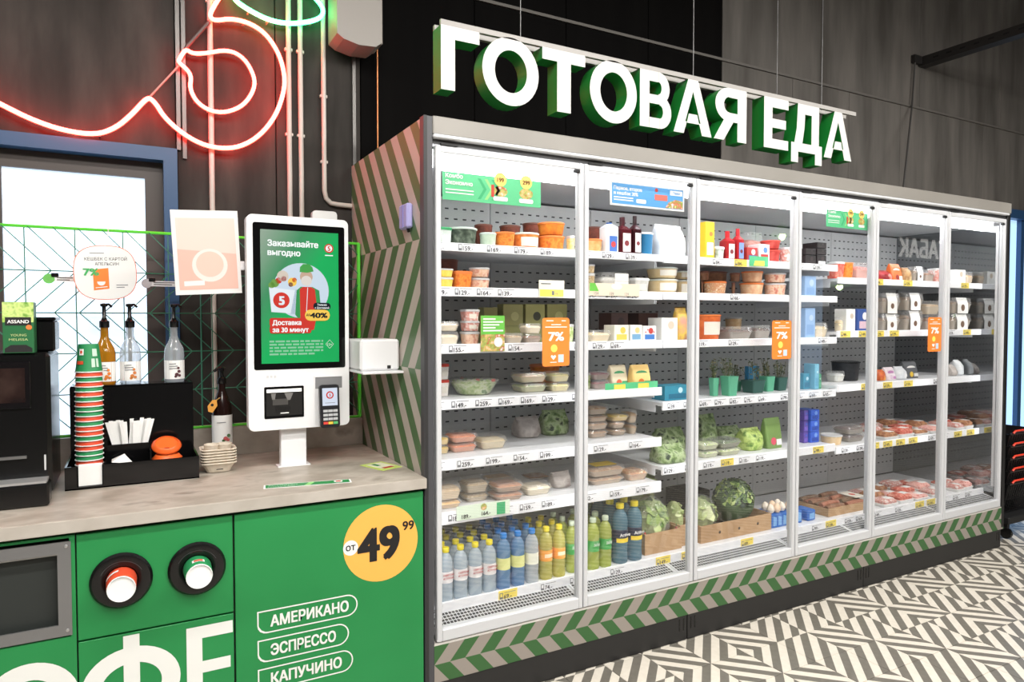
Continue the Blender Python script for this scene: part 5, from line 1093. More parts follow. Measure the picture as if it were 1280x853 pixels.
LET = {
 'Г': ([[(0,0),(.36,0),(.36,.80),(1,.80),(1,1),(0,1)]], []),
 'О': ([], [((.5,.5),(.5,.53),(.285,.33),0,360)]),
 'Т': ([[(.34,0),(.66,0),(.66,.81),(1,.81),(1,1),(0,1),(0,.81),(.34,.81)]], []),
 'В': ([[(0,0),(.3,0),(.3,1),(0,1)], [(.3,.82),(.58,.82),(.58,1),(.3,1)], [(.3,.43),(.6,.43),(.6,.59),(.3,.59)], [(.3,0),(.62,0),(.62,.18),(.3,.18)]],
       [((.58,.715),(.36,.285),(.1,.11),-90,90), ((.62,.295),(.38,.295),(.11,.118),-90,90)]),
 'А': ([[(0,0),(.26,0),(.34,.22),(.30,.22),(.37,.42),(.5,.78),(.5,1),(.37,1)], [(1,0),(.63,1),(.5,1),(.5,.78),(.63,.42),(.7,.22),(.66,.22),(.74,0)], [(.34,.20),(.66,.20),(.61,.37),(.39,.37)]], []),
 'Я': ([[(.72,0),(1,0),(1,1),(.72,1)], [(.45,.82),(.72,.82),(.72,1),(.45,1)], [(.45,.36),(.72,.36),(.72,.53),(.45,.53)], [(0,0),(.30,0),(.62,.40),(.34,.44)]], [((.46,.68),(.42,.32),(.16,.145),90,270)]),
 'Е': ([[(0,0),(1,0),(1,.19),(.34,.19),(.34,.41),(.9,.41),(.9,.59),(.34,.59),(.34,.81),(1,.81),(1,1),(0,1)]], []),
 'Д': ([[(.22,1),(.92,1),(.92,.22),(.68,.22),(.68,.82),(.44,.82),(.42,.5),(.36,.22),(.12,.22),(.19,.5)], [(0,-.02),(.2,-.02),(.2,.04),(.84,.04),(.84,-.02),(1,-.02),(1,.22),(0,.22)]], []),
}
for ch, a, b, z0, z1 in [('Г',1.019,1.178,2.355,2.592),('О',1.190,1.441,2.343,2.592),('Т',1.458,1.666,2.345,2.592),('О',1.690,1.938,2.343,2.592),('В',1.955,2.132,2.345,2.592),('А',2.148,2.379,2.345,2.592),('Я',2.392,2.606,2.345,2.592),('Е',2.726,2.900,2.345,2.592),('Д',2.922,3.160,2.345,2.592),('А',3.172,3.395,2.345,2.592)]:
    if ch == 'Д':
        m = stroke_letter(a, b, z0, z1, [[(.20,1),(.88,1),(.88,.20),(.64,.20),(.64,.80),(.43,.80),(.41,.5),(.35,.20),(.10,.20),(.17,.5)], [(0,-.20),(.22,-.20),(.22,.02),(.76,.02),(.76,-.20),(.98,-.20),(.98,.20),(0,.20)]])
    else: m = stroke_letter(a, b, z0, z1, *LET[ch])
    m.build('letter', sg)
M().box(1.019, 3.43, 2.40, 2.412, 2.592, 2.612, mat('sign_rail', (150, 146, 142), .4)).box(1.019, 3.43, 2.46, 2.475, 2.592, 2.612, mat('sign_rail')).build('rail', sg)
for x in (1.38, 2.30, 2.86, 3.2): M().tube([(x, 2.44, 2.60), (x, 2.44, 5.2)], .002, mat('wire_grey', (110, 110, 110), .4, .7), 6).build('hanging_wire', sg)

# sign and pendant lamps on the other side of the shop (seen mirrored in the glass doors)
s2 = thing('wall_sign', 'white letter sign of the tobacco counter across the shop', 'sign', (10, -1.2, 2.4))
m = M(); m.text('ТАБАК', (10.75, -1.16, 2.40), (-1, 0, 0), V, .36, mat('tabak_white', (240,240,238), .5, emit=(255,250,240), es=1.2), 'L', .04); m.build('lettering', s2)
M().box(8.6, 10.8, -1.2, -1.17, 2.36, 2.72, mat('tabak_board', (40, 40, 42), .6)).build('board', s2)
for x, y in ((7.16, -1.16), (8.34, -1.2)):
    z = 2.55 if x < 8 else 1.95
    l = thing('pendant_lamp', f"green glass pendant lamp across the shop hung {'high' if x < 8 else 'low'}", 'lamp', (x, y, z), 'green pendant lamps across the shop')
    M().lathe([(.02, z+.16), (.05, z+.13), (.15, z)], mat('lamp_green', (70, 150, 50), .3), 16, True, False, (x, y)).build('shade', l)
    M().lathe([(.01, z-.06), (.045, z-.03), (.03, z+.03)], mat('bulb', (255,255,255), .3, emit=(220, 255, 170), es=22), 12, True, True, (x, y)).build('bulb', l)
    M().tube([(x, y, z+.15), (x, y, 5.2)], .005, black_matt, 6).build('cord', l)

# ------------------------------------------------------------------ coffee counter
top_m = noise_mat('worktop_concrete', [(150,140,128), (168,158,146), (186,177,166), (142,132,120)], 7, .42, 8, stretch=(1, 1.6, 1), pos=[.3, .45, .6, .72])
edge_m = noise_mat('worktop_edge', [(176,168,158), (190,183,174)], 10, .5, 4)
wt = thing('worktop', 'grey stone-look worktop with low upstand on the green coffee cabinet', 'worktop', (0, 2.8, .872))
M().box(-1.4, .9488, 2.385, 3.355, .872, .912, top_m, .0015).box(-1.4, .9495, 2.383, 2.386, .874, .910, edge_m).build('slab', wt)
M().box(-1.4, .9495, 3.19, 3.21, .912, 1.036, top_m, .001).build('upstand', wt)
M().box(-1.4, .9495, 3.21, 3.34, 1.0, 1.03, top_m).build('upstand_ledge', wt)
cb = thing('coffee_cabinet', 'green coffee bar cabinet with waste hatch, cup holders and white lettering', 'cabinet', (0, 2.4, 0))
gp2 = noise_mat('cabinet_green', [(34,132,70), (40,140,76)], 3, .38, 2)
M().box(-1.38, .945, 2.425, 3.3, .08, .871, mat('carcass', (40, 44, 42), .6)).build('carcass', cb)
M().box(-1.38, .945, 2.45, 2.5, 0, .08, black_matt).build('plinth', cb)
y0, y1 = 2.402, 2.42
def door(x0, x1, z0, z1): return M().box(x0+.002, x1-.002, y0, y1, z0+.002, z1-.002, gp2, .001)
door(.283, .944, .08, .862).build('cabinet_door', cb)
door(-.155, .281, .54, .862).build('drawer_front', cb)
door(-.155, .281, .08, .538).build('cabinet_door', cb)
hf = M().box(-.80, -.157, y0, y1, .855, .862, gp2).box(-.80, -.157, y0, y1, .08, .56, gp2).box(-.171, -.157, y0, y1, .56, .855, gp2).box(-.80, -.66, y0, y1, .56, .855, gp2)
hf.build('hatch_front', cb)
hs = mat('hatch_steel', (146, 146, 148), .36, .7)
hm = M()
X0, X1, Z0, Z1, b = -.655, -.167, .566, .846, .034
hm.box(X0, X1, y0-.004, y0+.002, Z1-b, Z1, hs).box(X0, X1, y0-.004, y0+.002, Z0, Z0+b, hs).box(X0, X0+b, y0-.004, y0+.002, Z0+b, Z1-b, hs).box(X1-b, X1, y0-.004, y0+.002, Z0+b, Z1-b, hs)
hm.build('hatch_frame', cb)
M().box(X0+b, X1-b, y0+.03, y0+.034, Z0+b+.055, Z1-b-.004, mat('hatch_flap', (150, 150, 146), .35, .3)).build('hatch_flap', cb)
M().box(X0+b, X1-b, y0+.005, y0+.02, Z1-b-.006, Z1-b, mat('hatch_lip', (190, 190, 190), .3, .6)).build('hatch_lip', cb)
for x, z in ((X1-.012, Z1-.014), (X1-.012, Z0+.016)):
    o = M().lathe([(.005, 0), (.004, .003), (.001, .0035)], mat('screw', (205, 205, 205), .3, .8), 10).build('screw'); o.parent = cb
    o.matrix_local = Matrix.Translation((x, y0-.004-2.4, z)) @ Matrix.Rotation(math.radians(90), 4, 'X')
# big letters К О Ф Е low on the cabinet, coffee names, price disc : flat prints on the fronts
yp = y0 - .0008
lt = mat('letter_white', (236, 236, 232), .5)
def ringflat(m, cx, cz, ro, ri, mt, y=yp, a0=0, a1=360, n=40):
    A = [math.radians(a0+(a1-a0)*i/n) for i in range(n+1)]
    m.loft([[(cx+ro[0]*math.cos(a), y, cz+ro[1]*math.sin(a)) for a in A], [(cx+ri[0]*math.cos(a), y, cz+ri[1]*math.sin(a)) for a in A]], mt, False, False, False, False)
m = M(); ringflat(m, -.275, .375, (.125, .128), (.072, .078), lt); m.build('big_letter', cb)
m = M(); ringflat(m, -.015, .375, (.135, .118), (.082, .068), lt); m.flat([(-.022, .225), (.022, .225), (.022, .53), (-.022, .53)], (-.015, yp-.0003, 0), U, V, lt); m.build('big_letter', cb)
m = M(); m.flat([(.138, .25), (.276, .25), (.276, .29), (.184, .29), (.184, .362), (.268, .362), (.268, .40), (.184, .40), (.184, .475), (.276, .475), (.276, .515), (.138, .515)], (0, yp, 0), U, V, lt); m.build('big_letter', cb)
m = M()
m.flat(disc(.139, 48), (.781, yp, .690), U, V, mat('price_amber', (248, 182, 84), .5))
m.flat(disc(.027, 24), (.668, yp-.0004, .690), U, V, paper)
m.text('от', (.668, yp-.0008, .681), U, V, .034, ink, 'C', .015)
m.text('49', (.698, yp-.0008, .632), U, V, .165, ink, 'L', .04, fit=.146)
m.text('99', (.862, yp-.0008, .725), U, V, .046, ink, 'L', .02)
m.build('price_print', cb)
m = M()
def pill(x0, x1, zc, hh, t=.0045):
    r = hh/2; o = []; i_ = []
    def loop(k):
        rr_ = r-k; c = .02-k*.3
        P = [(x0+k, zc+rr_)]
        P += [(x0+k, zc-rr_+.03-k)] + [(x0+k+.03*(1-math.cos(a))*1, zc-rr_+.03*(1-math.sin(a))) for a in [math.radians(q) for q in (20, 45, 70, 90)]]
        P += [(x1-r+rr_*math.cos(a), zc+rr_*math.sin(a)) for a in [math.radians(q) for q in range(-90, 91, 15)]]
        return P
    a, b_ = loop(0), loop(t)
    a.append(a[0]); b_.append(b_[0])
    m.loft([[(x, yp, z) for x, z in a], [(x, yp, z) for x, z in b_]], lt, False, False, False, False)
for k, (t, xr, tr) in enumerate([('АМЕРИКАНО', .692, .658), ('ЭСПРЕССО', .660, .612), ('КАПУЧИНО', .674, .632)]):
    zc = .486 - .098*k
    pill(.352, xr, zc, .078)
    m.text(t, (.395, yp-.0004, zc-.0185), U, V, .051, lt, 'L', .034, fit=tr-.395)
m.build('menu_print', cb)
# cup chutes with their cups
chute = mat('chute_black', (16, 16, 17), .22)
def flat_cup_mat(n, c): return mat(n, c, .5)
cup_g, cup_r = mat('cup_green', (40, 140, 84), .5), mat('cup_red', (222, 78, 48), .5)
for i, (x, z, cm, lab, lab2) in enumerate([(-.038, .706, cup_r, 'round black cup chute holding the red paper cup', 'red paper cup sticking bottom-out from its black chute'), (.172, .706, cup_g, 'round black cup chute holding the green paper cup', 'green paper cup sticking bottom-out from its black chute')]):
    t = thing('cup_dispenser', lab, 'cup dispenser', (x, 2.4010, z), 'cup chutes on the drawer front')
    R = Matrix.Rotation(math.radians(90), 4, 'X')
    o = M().lathe([(.084, .0), (.085, .006), (.078, .014), (.056, .017), (.046, .013), (.043, .004), (.043, .0015)], chute, 36, True, True).build('flange'); o.parent = t; o.matrix_local = R
    o = M().loft([[(rr_*math.cos(a), rr_*math.sin(a), .0165) for a in [math.pi*(.15+.7*q/20) for q in range(21)]] for rr_ in (.060, .0615)], mat('chute_grey', (60, 60, 62), .5), False, False, False, False).build('embossed_line'); o.parent = t; o.matrix_local = R
    c = thing('paper_cup', lab2, 'paper cup', (x, 2.4010, z), 'paper cups in the chutes')
    RM = Matrix.Rotation(math.radians(90), 4, 'X')
    o = M().lathe([(.0415, .003), (.0400, .05), (.038, .085), (.0365, .087), (.036, .082), (.002, .082)], cm, 28, False, True).build('cup_body'); o.parent = c; o.matrix_local = RM
    o = M().lathe([(.0384, .0835), (.0375, .0868), (.0360, .0872), (.0355, .083), (.002, .083)], white_plastic, 28, False, True).build('cup_base'); o.parent = c; o.matrix_local = RM
    if i == 1:
        def patch(r0, z0_, z1_, a0, a1, mt): return M().loft([[(r0(zz)*math.sin(a), r0(zz)*math.cos(a), zz) for a in [math.radians(a0+(a1-a0)*q/6) for q in range(7)]] for zz in (z0_, z1_)], mt, False, False, True, False)
        rf = lambda zz: .0423 - .0035*zz/.1
        o = patch(rf, .042, .062, -26, 26, paper).build('logo_print'); o.parent = c; o.matrix_local = RM
        o = patch(lambda zz: rf(zz)+.0005, .045, .059, -18, 18, cup_r).build('logo_print'); o.parent = c; o.matrix_local = RM
    else:
        o = M().loft([[(.0418*math.sin(a), .0418*math.cos(a), zz) for a in [math.radians(-70+60*q/6) for q in range(7)]] for zz in (.03, .045)], paper, False, False, True, False).build('logo_print'); o.parent = c; o.matrix_local = RM

# ------------------------------------------------------------------ coffee machine and what stands on it
cmh = thing('coffee_machine', 'black coffee machine with touchscreen and steel drip tray on the worktop', 'coffee machine', (-.45, 2.8, .912))
cm_m = mat('machine_black', (12, 12, 13), .22)
M().box(-.72, -.233, 2.68, 2.99, .93, 1.392, cm_m, .012).build('housing', cmh)
M().box(-.70, -.285, 2.672, 2.68, 1.215, 1.365, mat('screen_black', (18, 16, 18), .08), .003).build('touchscreen', cmh)
m = M(); m.box(-.70, -.30, 2.6712, 2.672, 1.235, 1.345, noise_mat('screen_dim', [(20, 16, 18), (40, 28, 26), (58, 44, 40)], 9, .1)); m.build('screen_picture', cmh)
M().box(-.72, -.235, 2.595, 2.68, .9135, .985, cm_m, .006).build('drip_box', cmh)
dt = M().box(-.70, -.242, 2.60, 2.678, .985, .992, mat('drip_steel', (205, 205, 205), .3, .6))
dt.build('drip_grid', cmh)
M().box(-.72, -.30, 2.672, 2.68, 1.055, 1.064, steel).build('trim_strip', cmh)
M().box(-.60, -.40, 2.64, 2.68, 1.14, 1.21, cm_m, .006).build('spout_block', cmh)
M().box(-.254, -.249, 2.6795, 2.681, 1.012, 1.062, mat('badge_white', (200, 200, 200), .4)).build('badge', cmh)
for x in (-.69, -.27): M().box(x-.02, x+.02, 2.70, 2.96, .9125, .931, black_matt).build('foot', cmh)
tb = thing('tea_box', 'green tea box with a black name band on the coffee machine', 'tea box', (-.315, 2.71, 1.392))
M().box(-.356, -.274, 2.68, 2.75, 1.3925, 1.555, mat('tea_green', (40, 104, 62), .4), .001).build('box_body', tb)
m = M(); yy = 2.6795
m.flat([(-.041, .098), (.041, .098), (.041, .162), (-.041, .162)], (-.315, yy, 1.3925), U, V, noise_mat('tea_leaves', [(150,190,80), (206,226,140), (110,160,60)], 45, .5))
m.flat([(-.034, .088), (.034, .088), (.034, .114), (-.034, .114)], (-.315, yy-.0005, 1.3925), U, V, ink)
m.text('ASSAND', (-.315, yy-.001, 1.4875), U, V, .015, paper, 'C', .02, fit=.056); m.text('YOUNG', (-.315, yy-.001, 1.446), U, V, .0105, mat('tea_gold', (190, 206, 140), .5), 'C', fit=.042); m.text('MELISSA', (-.315, yy-.001, 1.432), U, V, .0105, mat('tea_gold'), 'C', fit=.05)
m.flat([(-.036, .003), (.036, .003), (.036, .015), (.02, .026), (-.02, .026), (-.036, .015)], (-.315, yy-.0005, 1.3925), U, V, ink); m.flat(shift(disc(.008), .028, .082), (-.315, yy-.0008, 1.3925), U, V, mat('lid_orange'))
m.build('box_print', tb)
sb = thing('bean_hopper', 'black lidded bean hopper on the coffee machine behind the tea box', 'hopper', (-.28, 2.85, 1.392))
M().box(-.36, -.225, 2.77, 2.93, 1.3925, 1.495, cm_m, .006).build('hopper_body', sb); M().box(-.362, -.222, 2.768, 2.932, 1.495, 1.507, cm_m, .004).build('hopper_lid', sb)

# ------------------------------------------------------------------ barista organiser, cups, sticks, lids, syrups
org = thing('barista_organiser', 'black acrylic bar organiser with raised back shelf on the worktop', 'organiser', (0, 2.9, .912))
ac = mat('acrylic_black', (13, 13, 14), .12)
m = M().box(-.095, .212, 2.79, 2.797, .913, .993, ac).box(-.208, -.172, 2.79, 2.797, .913, .993, ac).box(-.172, -.095, 2.79, 2.797, .913, .922, ac)
m.box(-.208, -.202, 2.797, 3.08, .913, .993, ac).box(.206, .212, 2.797, 3.08, .913, .993, ac).box(-.208, .212, 2.79, 3.08, .9125, .917, ac)
m.build('front_tray', org)
M().box(-.202, .208, 2.985, 3.09, .917, 1.25, ac, .002).build('raised_back', org)
M().box(-.20, .208, 2.983, 3.10, 1.25, 1.254, ac).build('top_ledge', org)
M().box(-.086, .052, 2.925, 2.931, .917, 1.038, ac).box(-.09, -.086, 2.80, 2.985, .917, 1.0, ac).box(.052, .056, 2.80, 2.985, .917, 1.03, ac).build('divider', org)
# 17 paper cups stacked upside up, rims down the column
zc = .945; cupseq = ['r','g','g','r','r','g','r','r','g','r','g','g','r','g','r','g','r','g','r','g']
def cup_mesh(cm, printed):
    b = M().lathe([(.0425, .0), (.0395, .02), (.031, .098), (.029, .098)], cm, 24, False, True)
    rim = M().tube([(.0428*math.cos(a), .0428*math.sin(a), .001) for a in [2*math.pi*i/28 for i in range(28)]], .0022, paper, 6, True)
    return b, rim
ocn = ['lowest', 'second', 'third', 'fourth', 'fifth', 'sixth', 'seventh', 'eighth', 'ninth', 'tenth', 'eleventh', 'twelfth', 'thirteenth', 'fourteenth', 'fifteenth', 'sixteenth', 'seventeenth', 'eighteenth', 'nineteenth', 'twentieth']
cups = {}
for c_ in 'gr':
    b, r = cup_mesh(cup_g if c_ == 'g' else cup_r, False); cups[c_] = (b.data('cup_body'), r.data('rim'))
pitch = .0172; n_c = len(cupseq)
for i, c_ in enumerate(cupseq):
    z = .988 + pitch*i
    t = thing('paper_cup', f"{'green' if c_ == 'g' else 'red'} upside-down paper cup, {ocn[i] if i < n_c-1 else 'topmost'} from the bottom of the tall cup stack".replace('topmost from the bottom of', 'topmost of'), 'paper cup', (-.1375 + .0002*i, 2.855, z), 'stacked paper cups')
    for nm, me in zip(('cup_body', 'rim'), cups[c_]):
        o = bpy.data.objects.new(nm, me); C.objects.link(o); o.parent = t
    if i == n_c-1:
        def pt(z0_, z1_, a0, a1, mt, k=.0004):
            rf = lambda zz: .0425 - (.0115/.098)*zz + k + .0009
            return M().loft([[(rf(zz)*math.sin(a), -rf(zz)*math.cos(a), zz) for a in [math.radians(a0+(a1-a0)*q/5) for q in range(6)]] for zz in (z0_, z1_)], mt, False, False, True, False)
        for a in ((.06, .082, -48, -22, paper), (.028, .04, -58, -22, cup_r), (.066, .076, -42, -30, cup_r, .0012), (.056, .082, 20, 46, mat('cup_pale', (196, 222, 204), .5)), (.018, .048, 14, 30, mat('cup_pale')), (.018, .048, 36, 48, mat('cup_pale'))):
            o = pt(*a).build('cup_print'); o.parent = t
cs = thing('cup_sleeve_holder', 'low black ring the tall cup stack stands on', 'holder', (-.1375, 2.855, .9172))
M().lathe([(.044, .918), (.044, .984), (.038, .984), (.038, .918)], ac, 24, False, False, (-.1375, 2.855)).build('ring', cs)
# napkins
sword0 = ['first', 'second', 'third', 'fourth', 'fifth']
for k in range(5):
    o = M().box(-.168+.0005*k, -.098, 2.7985+.0022*k, 2.8002+.0022*k, .923, .992+.003*(k % 3), paper).build('napkin'); tag(o, f"white folded paper napkin in organiser front slot, {sword0[k]} from the front", 'napkin', 'napkins in the organiser slot')
# paper sticks
rs = random.Random(3); sword = ['first', 'second', 'third', 'fourth', 'fifth', 'sixth', 'seventh', 'eighth', 'ninth', 'tenth', 'eleventh', 'twelfth', 'thirteenth', 'fourteenth']
for k in range(14):
    bx = -.056 + .0070*k; tilt = (-.018 + .0028*k)*(1 if k < 7 else 1) * 1.6 + (.014 if k == 6 else 0); L_ = .115 + .012*rs.random()
    y = 2.945 + .006*(k % 4)
    o = M().add([(bx-.005, y, 1.0), (bx+.005, y, 1.0), (bx+.0068+tilt, y+.01, 1.0+L_), (bx-.0068+tilt, y+.01, 1.0+L_), (bx-.005, y+.002, 1.0), (bx+.005, y+.002, 1.0), (bx+.0068+tilt, y+.012, 1.0+L_), (bx-.0068+tilt, y+.012, 1.0+L_)], [(0,1,2,3), (7,6,5,4), (0,4,5,1), (1,5,6,2), (2,6,7,3), (3,7,4,0)], paper).build('sugar_stick')
    tag(o, f"white paper sugar stick in the organiser, {sword[k]} along the fan from the cups", 'sugar stick', 'sugar sticks in the organiser')
o = M().add([(-.07, 2.86, .985), (.0, 2.86, .975), (-.03, 2.88, 1.01), (-.07, 2.9, .99)], [(0, 1, 2), (0, 2, 3), (0, 3, 1), (1, 3, 2)], paper).build('paper_sachet'); tag(o, 'crumpled white paper sachet lying in the organiser front tray', 'sachet')
# orange lids
lidm = mat('cup_lid_orange', (236, 104, 40), .38)
def lid_obj(x, y, z, rot, label):
    t = thing('coffee_topper', label, 'cup lid', (x, y, z), 'orange cup lids in the organiser')
    t.rotation_euler = rot
    o = M().lathe([(.048, 0), (.050, .003), (.048, .008), (.043, .014), (.041, .017), (.038, .019), (.037, .014), (.01, .014)], lidm, 26, True, True).build('lid_shell'); o.parent = t
    o = M().lathe([(.0505, .001), (.0515, .004), (.0505, .007)], lidm, 26, False, False).build('lid_rim'); o.parent = t
    o = M().box(-.008, .008, -.030, -.026, .0145, .0155, mat('lid_slot', (170, 60, 20), .5)).build('sip_hole'); o.parent = t
for k in range(3): lid_obj(.1095, 2.866, .9395+.0205*k, (0, 0, 0), ['orange cup lid at the base of the lid pile', 'orange cup lid in the middle of the lid pile', 'orange cup lid right under the tilted one'][k])
lid_obj(.108, 2.885, 1.024, (math.radians(30), 0, 0), 'tilted orange cup lid on top of the lid pile')
lid_obj(.110, 2.868, .9182, (0, 0, 0), 'bottom orange cup lid lying flat on organiser floor')
# syrup bottles with pumps
def syrup(x, label, tint, liq, fruit):
    t = thing('syrup_bottle', label, 'syrup bottle', (x, 3.03, 1.2545), 'syrup bottles on the organiser')
    z = 1.2545; r = .036
    def put(m_, n_): o = m_.build(n_); o.parent = t; return o
    put(M().lathe([(r*.95, 0), (r, .004), (r, .115), (r*.9, .135), (r*.5, .165), (r*.38, .18), (r*.36, .215), (r*.40, .217), (r*.40, .222)], clear_mat('syrup_' + tint, {'amber': (190, 130, 30), 'clear': (226, 232, 236)}[tint], .55 if tint == 'amber' else .3, .05, tint={'amber': (210, 150, 50), 'clear': (236, 240, 244)}[tint]), 20), 'bottle_body')
    lab = M(); ring = lambda zz, k=1.006: [(r*k*math.sin(a), -r*k*math.cos(a), zz) for a in [math.radians(-88+176*i/12) for i in range(13)]]
    lab.loft([ring(.012), ring(.085)], paper, False, False, True, False)
    pf = mat(fruit[0], fruit[1], .5)
    for dx, dz, rad in ((.006, .030, .007), (.014, .042, .006), (.002, .022, .005), (.016, .026, .005), (.012, .055, .005)): lab.flat(shift(disc(rad, 10), dx, dz), (0, -r*1.03, 0), (1, 0, 0), (0, 0, 1), pf)
    for k in range(3): lab.flat([(-.02, .070-.009*k), (.004+.006*k, .070-.009*k), (.004+.006*k, .073-.009*k), (-.02, .073-.009*k)], (0, -r*1.02, 0), U, V, grey_ink)
    put(lab, 'label')
    put(M().lathe([(.016, .214), (.017, .216), (.017, .238), (.011, .242), (.008, .25), (.0065, .252), (.0065, .292), (.012, .294), (.013, .303), (.004, .306)], black_plastic, 14), 'pump_collar')
    put(M().tube([(-.004, 0, .300), (.016, -.004, .302), (.026, -.006, .292)], .0045, black_plastic, 8), 'pump_spout')
    put(M().lathe([(.0065, .08), (.0065, .214)], black_plastic, 10), 'pump_tube')
syrup(-.090, 'amber syrup bottle with black pump, partly behind the cup stack', 'amber', ('fruit_orange', (226, 130, 50)), ('fruit_orange', (226, 130, 50)))
syrup(-.006, 'clear syrup bottle with amber nut label, middle one on the organiser', 'clear', None, ('fruit_nut', (204, 124, 60)))
syrup(.146, 'clear syrup bottle with dark berry label at organiser end near the kiosk', 'clear', None, ('fruit_dark', (84, 44, 50)))
# dark sauce bottle with trigger pump and tag
bb = thing('spray_bottle', 'dark brown bottle with black trigger pump and orange tag by the wall', 'bottle', (.322, 3.07, .9125))
def put(m_, n_, t): o = m_.build(n_); o.parent = t; return o
put(M().lathe([(.036, 0), (.039, .004), (.039, .21), (.036, .235), (.018, .285), (.014, .30), (.014, .325)], mat('bottle_dark', (34, 18, 16), .12), 20), 'bottle_body', bb)
lab = M(); r = .0395
ring = lambda zz: [(r*math.sin(a), -r*math.cos(a), zz) for a in [math.radians(-95+190*i/12) for i in range(13)]]
lab.loft([ring(.055), ring(.195)], paper, False, False, True, False); lab.loft([[(x*1.005, y*1.005, z) for x, y, z in ring(.055)], [(x*1.005, y*1.005, z) for x, y, z in ring(.075)]], mat('label_pink', (236, 170, 172), .5), False, False, True, False)
for dx, dz, rad, m_ in ((.008, .10, .009, mat('rose', (190, 84, 84), .5)), (.020, .112, .007, mat('leafp', (70, 104, 60), .5)), (.0, .092, .006, mat('leafp')), (.018, .095, .006, mat('rose'))): lab.flat(shift(disc(rad, 10), dx, dz), (0, -r-.0014, 0), U, V, m_)
lab.flat([(-.024, .165), (.01, .165), (.01, .168), (-.024, .168)], (0, -r-.001, 0), U, V, grey_ink)
put(lab, 'label', bb)
put(M().lathe([(.017, .322), (.018, .324), (.017, .345), (.009, .352), (.007, .37), (.010, .372), (.010, .388), (.003, .392)], black_plastic, 12), 'pump_collar', bb)
put(M().tube([(.012, 0, .384), (-.012, -.004, .386), (-.03, -.006, .374)], .006, black_plastic, 8), 'trigger', bb)
tg = M(); tg.tube([(.016, -.016, .268), (-.01, -.022, .266), (-.03, -.036, .255)], .002, mat('tag_cord', (206, 160, 90), .7), 6)
tg.slabp([(-.02, -.03), (-.004, -.036), (.014, -.008), (.012, .016), (-.004, .016), (-.022, -.008)], (-.036, -.044, .245), (1, 0, 0), (0, 0, 1), .0015, mat('tag_orange', (232, 164, 70), .6))
tg.flat(shift(disc(.006, 8), -.005, -.004), (-.036, -.0446, .245), U, V, ink)
put(tg, 'neck_tag', bb)
# pulp cup carriers
pulp = noise_mat('pulp_board', [(206,194,176), (220,210,194)], 60, .85, 3)
for k in range(6):
    z = .914 + .0105*k; w = .120
    t = thing('cup_carrier', ['beige pulp cup carrier at the bottom of the stack', 'beige pulp cup carrier second from the bottom', 'beige pulp cup carrier third from the bottom', 'beige pulp cup carrier fourth from the bottom', 'beige pulp cup carrier second from the top', 'beige pulp cup carrier on top of the stack'][k], 'cup carrier', (.286, 2.89, z), 'pulp cup carriers')
    rg = lambda ww, zz, d=.9: [(x, y, zz) for x, y in rr(ww, ww*d, .02, 3)]
    put(M().loft([rg(w*.70, 0), rg(w*.95, .030), rg(w*1.06, .033), rg(w*1.08, .036), rg(w*1.02, .038), rg(w*.93, .0335), rg(w*.68, .004)], pulp, True, True), 'tray_shell', t)
    if k == 5:
        put(M().lathe([(.020, .012), (.029, .05), (.027, .052), (.018, .014)], pulp, 14, True, False, (-.022, 0)), 'cup_well', t); put(M().lathe([(.020, .012), (.029, .05), (.027, .052), (.018, .014)], pulp, 14, True, False, (.024, .004)), 'cup_well', t)
    if k == 0: put(M().flat([(-.012, .012), (.014, .012), (.012, .016), (-.01, .016)], (0, -.0505, 0), U, (0, -.3, 1), ink), 'stamp', t)

# ------------------------------------------------------------------ wire screen with clipped tags and the round hanging sign
ws = thing('wire_screen', 'green wire grid screen with zigzag pattern standing on the upstand', 'screen', (0, 3.2, 1.037))
gw = mat('wire_green', (46, 160, 66), .4); gw2 = mat('wire_green_bright', (92, 214, 60), .4); gw3 = mat('wire_dark_green', (40, 112, 84), .4)
z0, z1, xl, xr, yy = 1.043, 1.853, -1.3, .940, 3.195
m = M().tube([(xl, yy, z1), (xr, yy, z1)], .006, gw2, 6).tube([(xl, yy, z0), (xr, yy, z0)], .006, gw2, 6).tube([(xr-.003, yy, z0), (xr-.003, yy, z1)], .009, gw2, 6).tube([(.258, yy, z0), (.258, yy, z1)], .003, gw3, 6)
m.build('frame', ws)
m = M()
hz = [1.687, 1.525, 1.366, 1.205]
for z in hz: m.tube([(xl, yy, z), (xr, yy, z)], .0022, gw3, 5)
m.build('cross_wire', ws)
m = M(); x = -1.33
while x < xr:
    m.tube([(x+.003, yy+.004, z0), (x, yy+.004, z1)], .0022, gw3, 5); x += .163
m.build('upright_wire', ws)
m = M(); lv = [1.853] + hz + [1.043]
for k in range(5):
    a, b = lv[k], lv[k+1]; x = xl - .1
    while x < xr + .15:
        p0, p1 = (x, b), (x+.155, a)
        if k % 2 == 0: p0, p1 = (x+.155, b), (x, a)
        def clipx(p, q):
            if q[0] > xr: s = (xr-p[0])/(q[0]-p[0]); q = (xr, p[1]+(q[1]-p[1])*s)
            return p, q
        if min(p0[0], p1[0]) < xr:
            if p0[0] <= p1[0]: p0, p1 = clipx(p0, p1)
            else: p1, p0 = clipx(p1, p0)
            m.tube([(p0[0], yy-.004, p0[1]), (p1[0], yy-.004, p1[1])], .002, gw3, 5)
        x += .0815
m.build('zigzag_wire', ws)
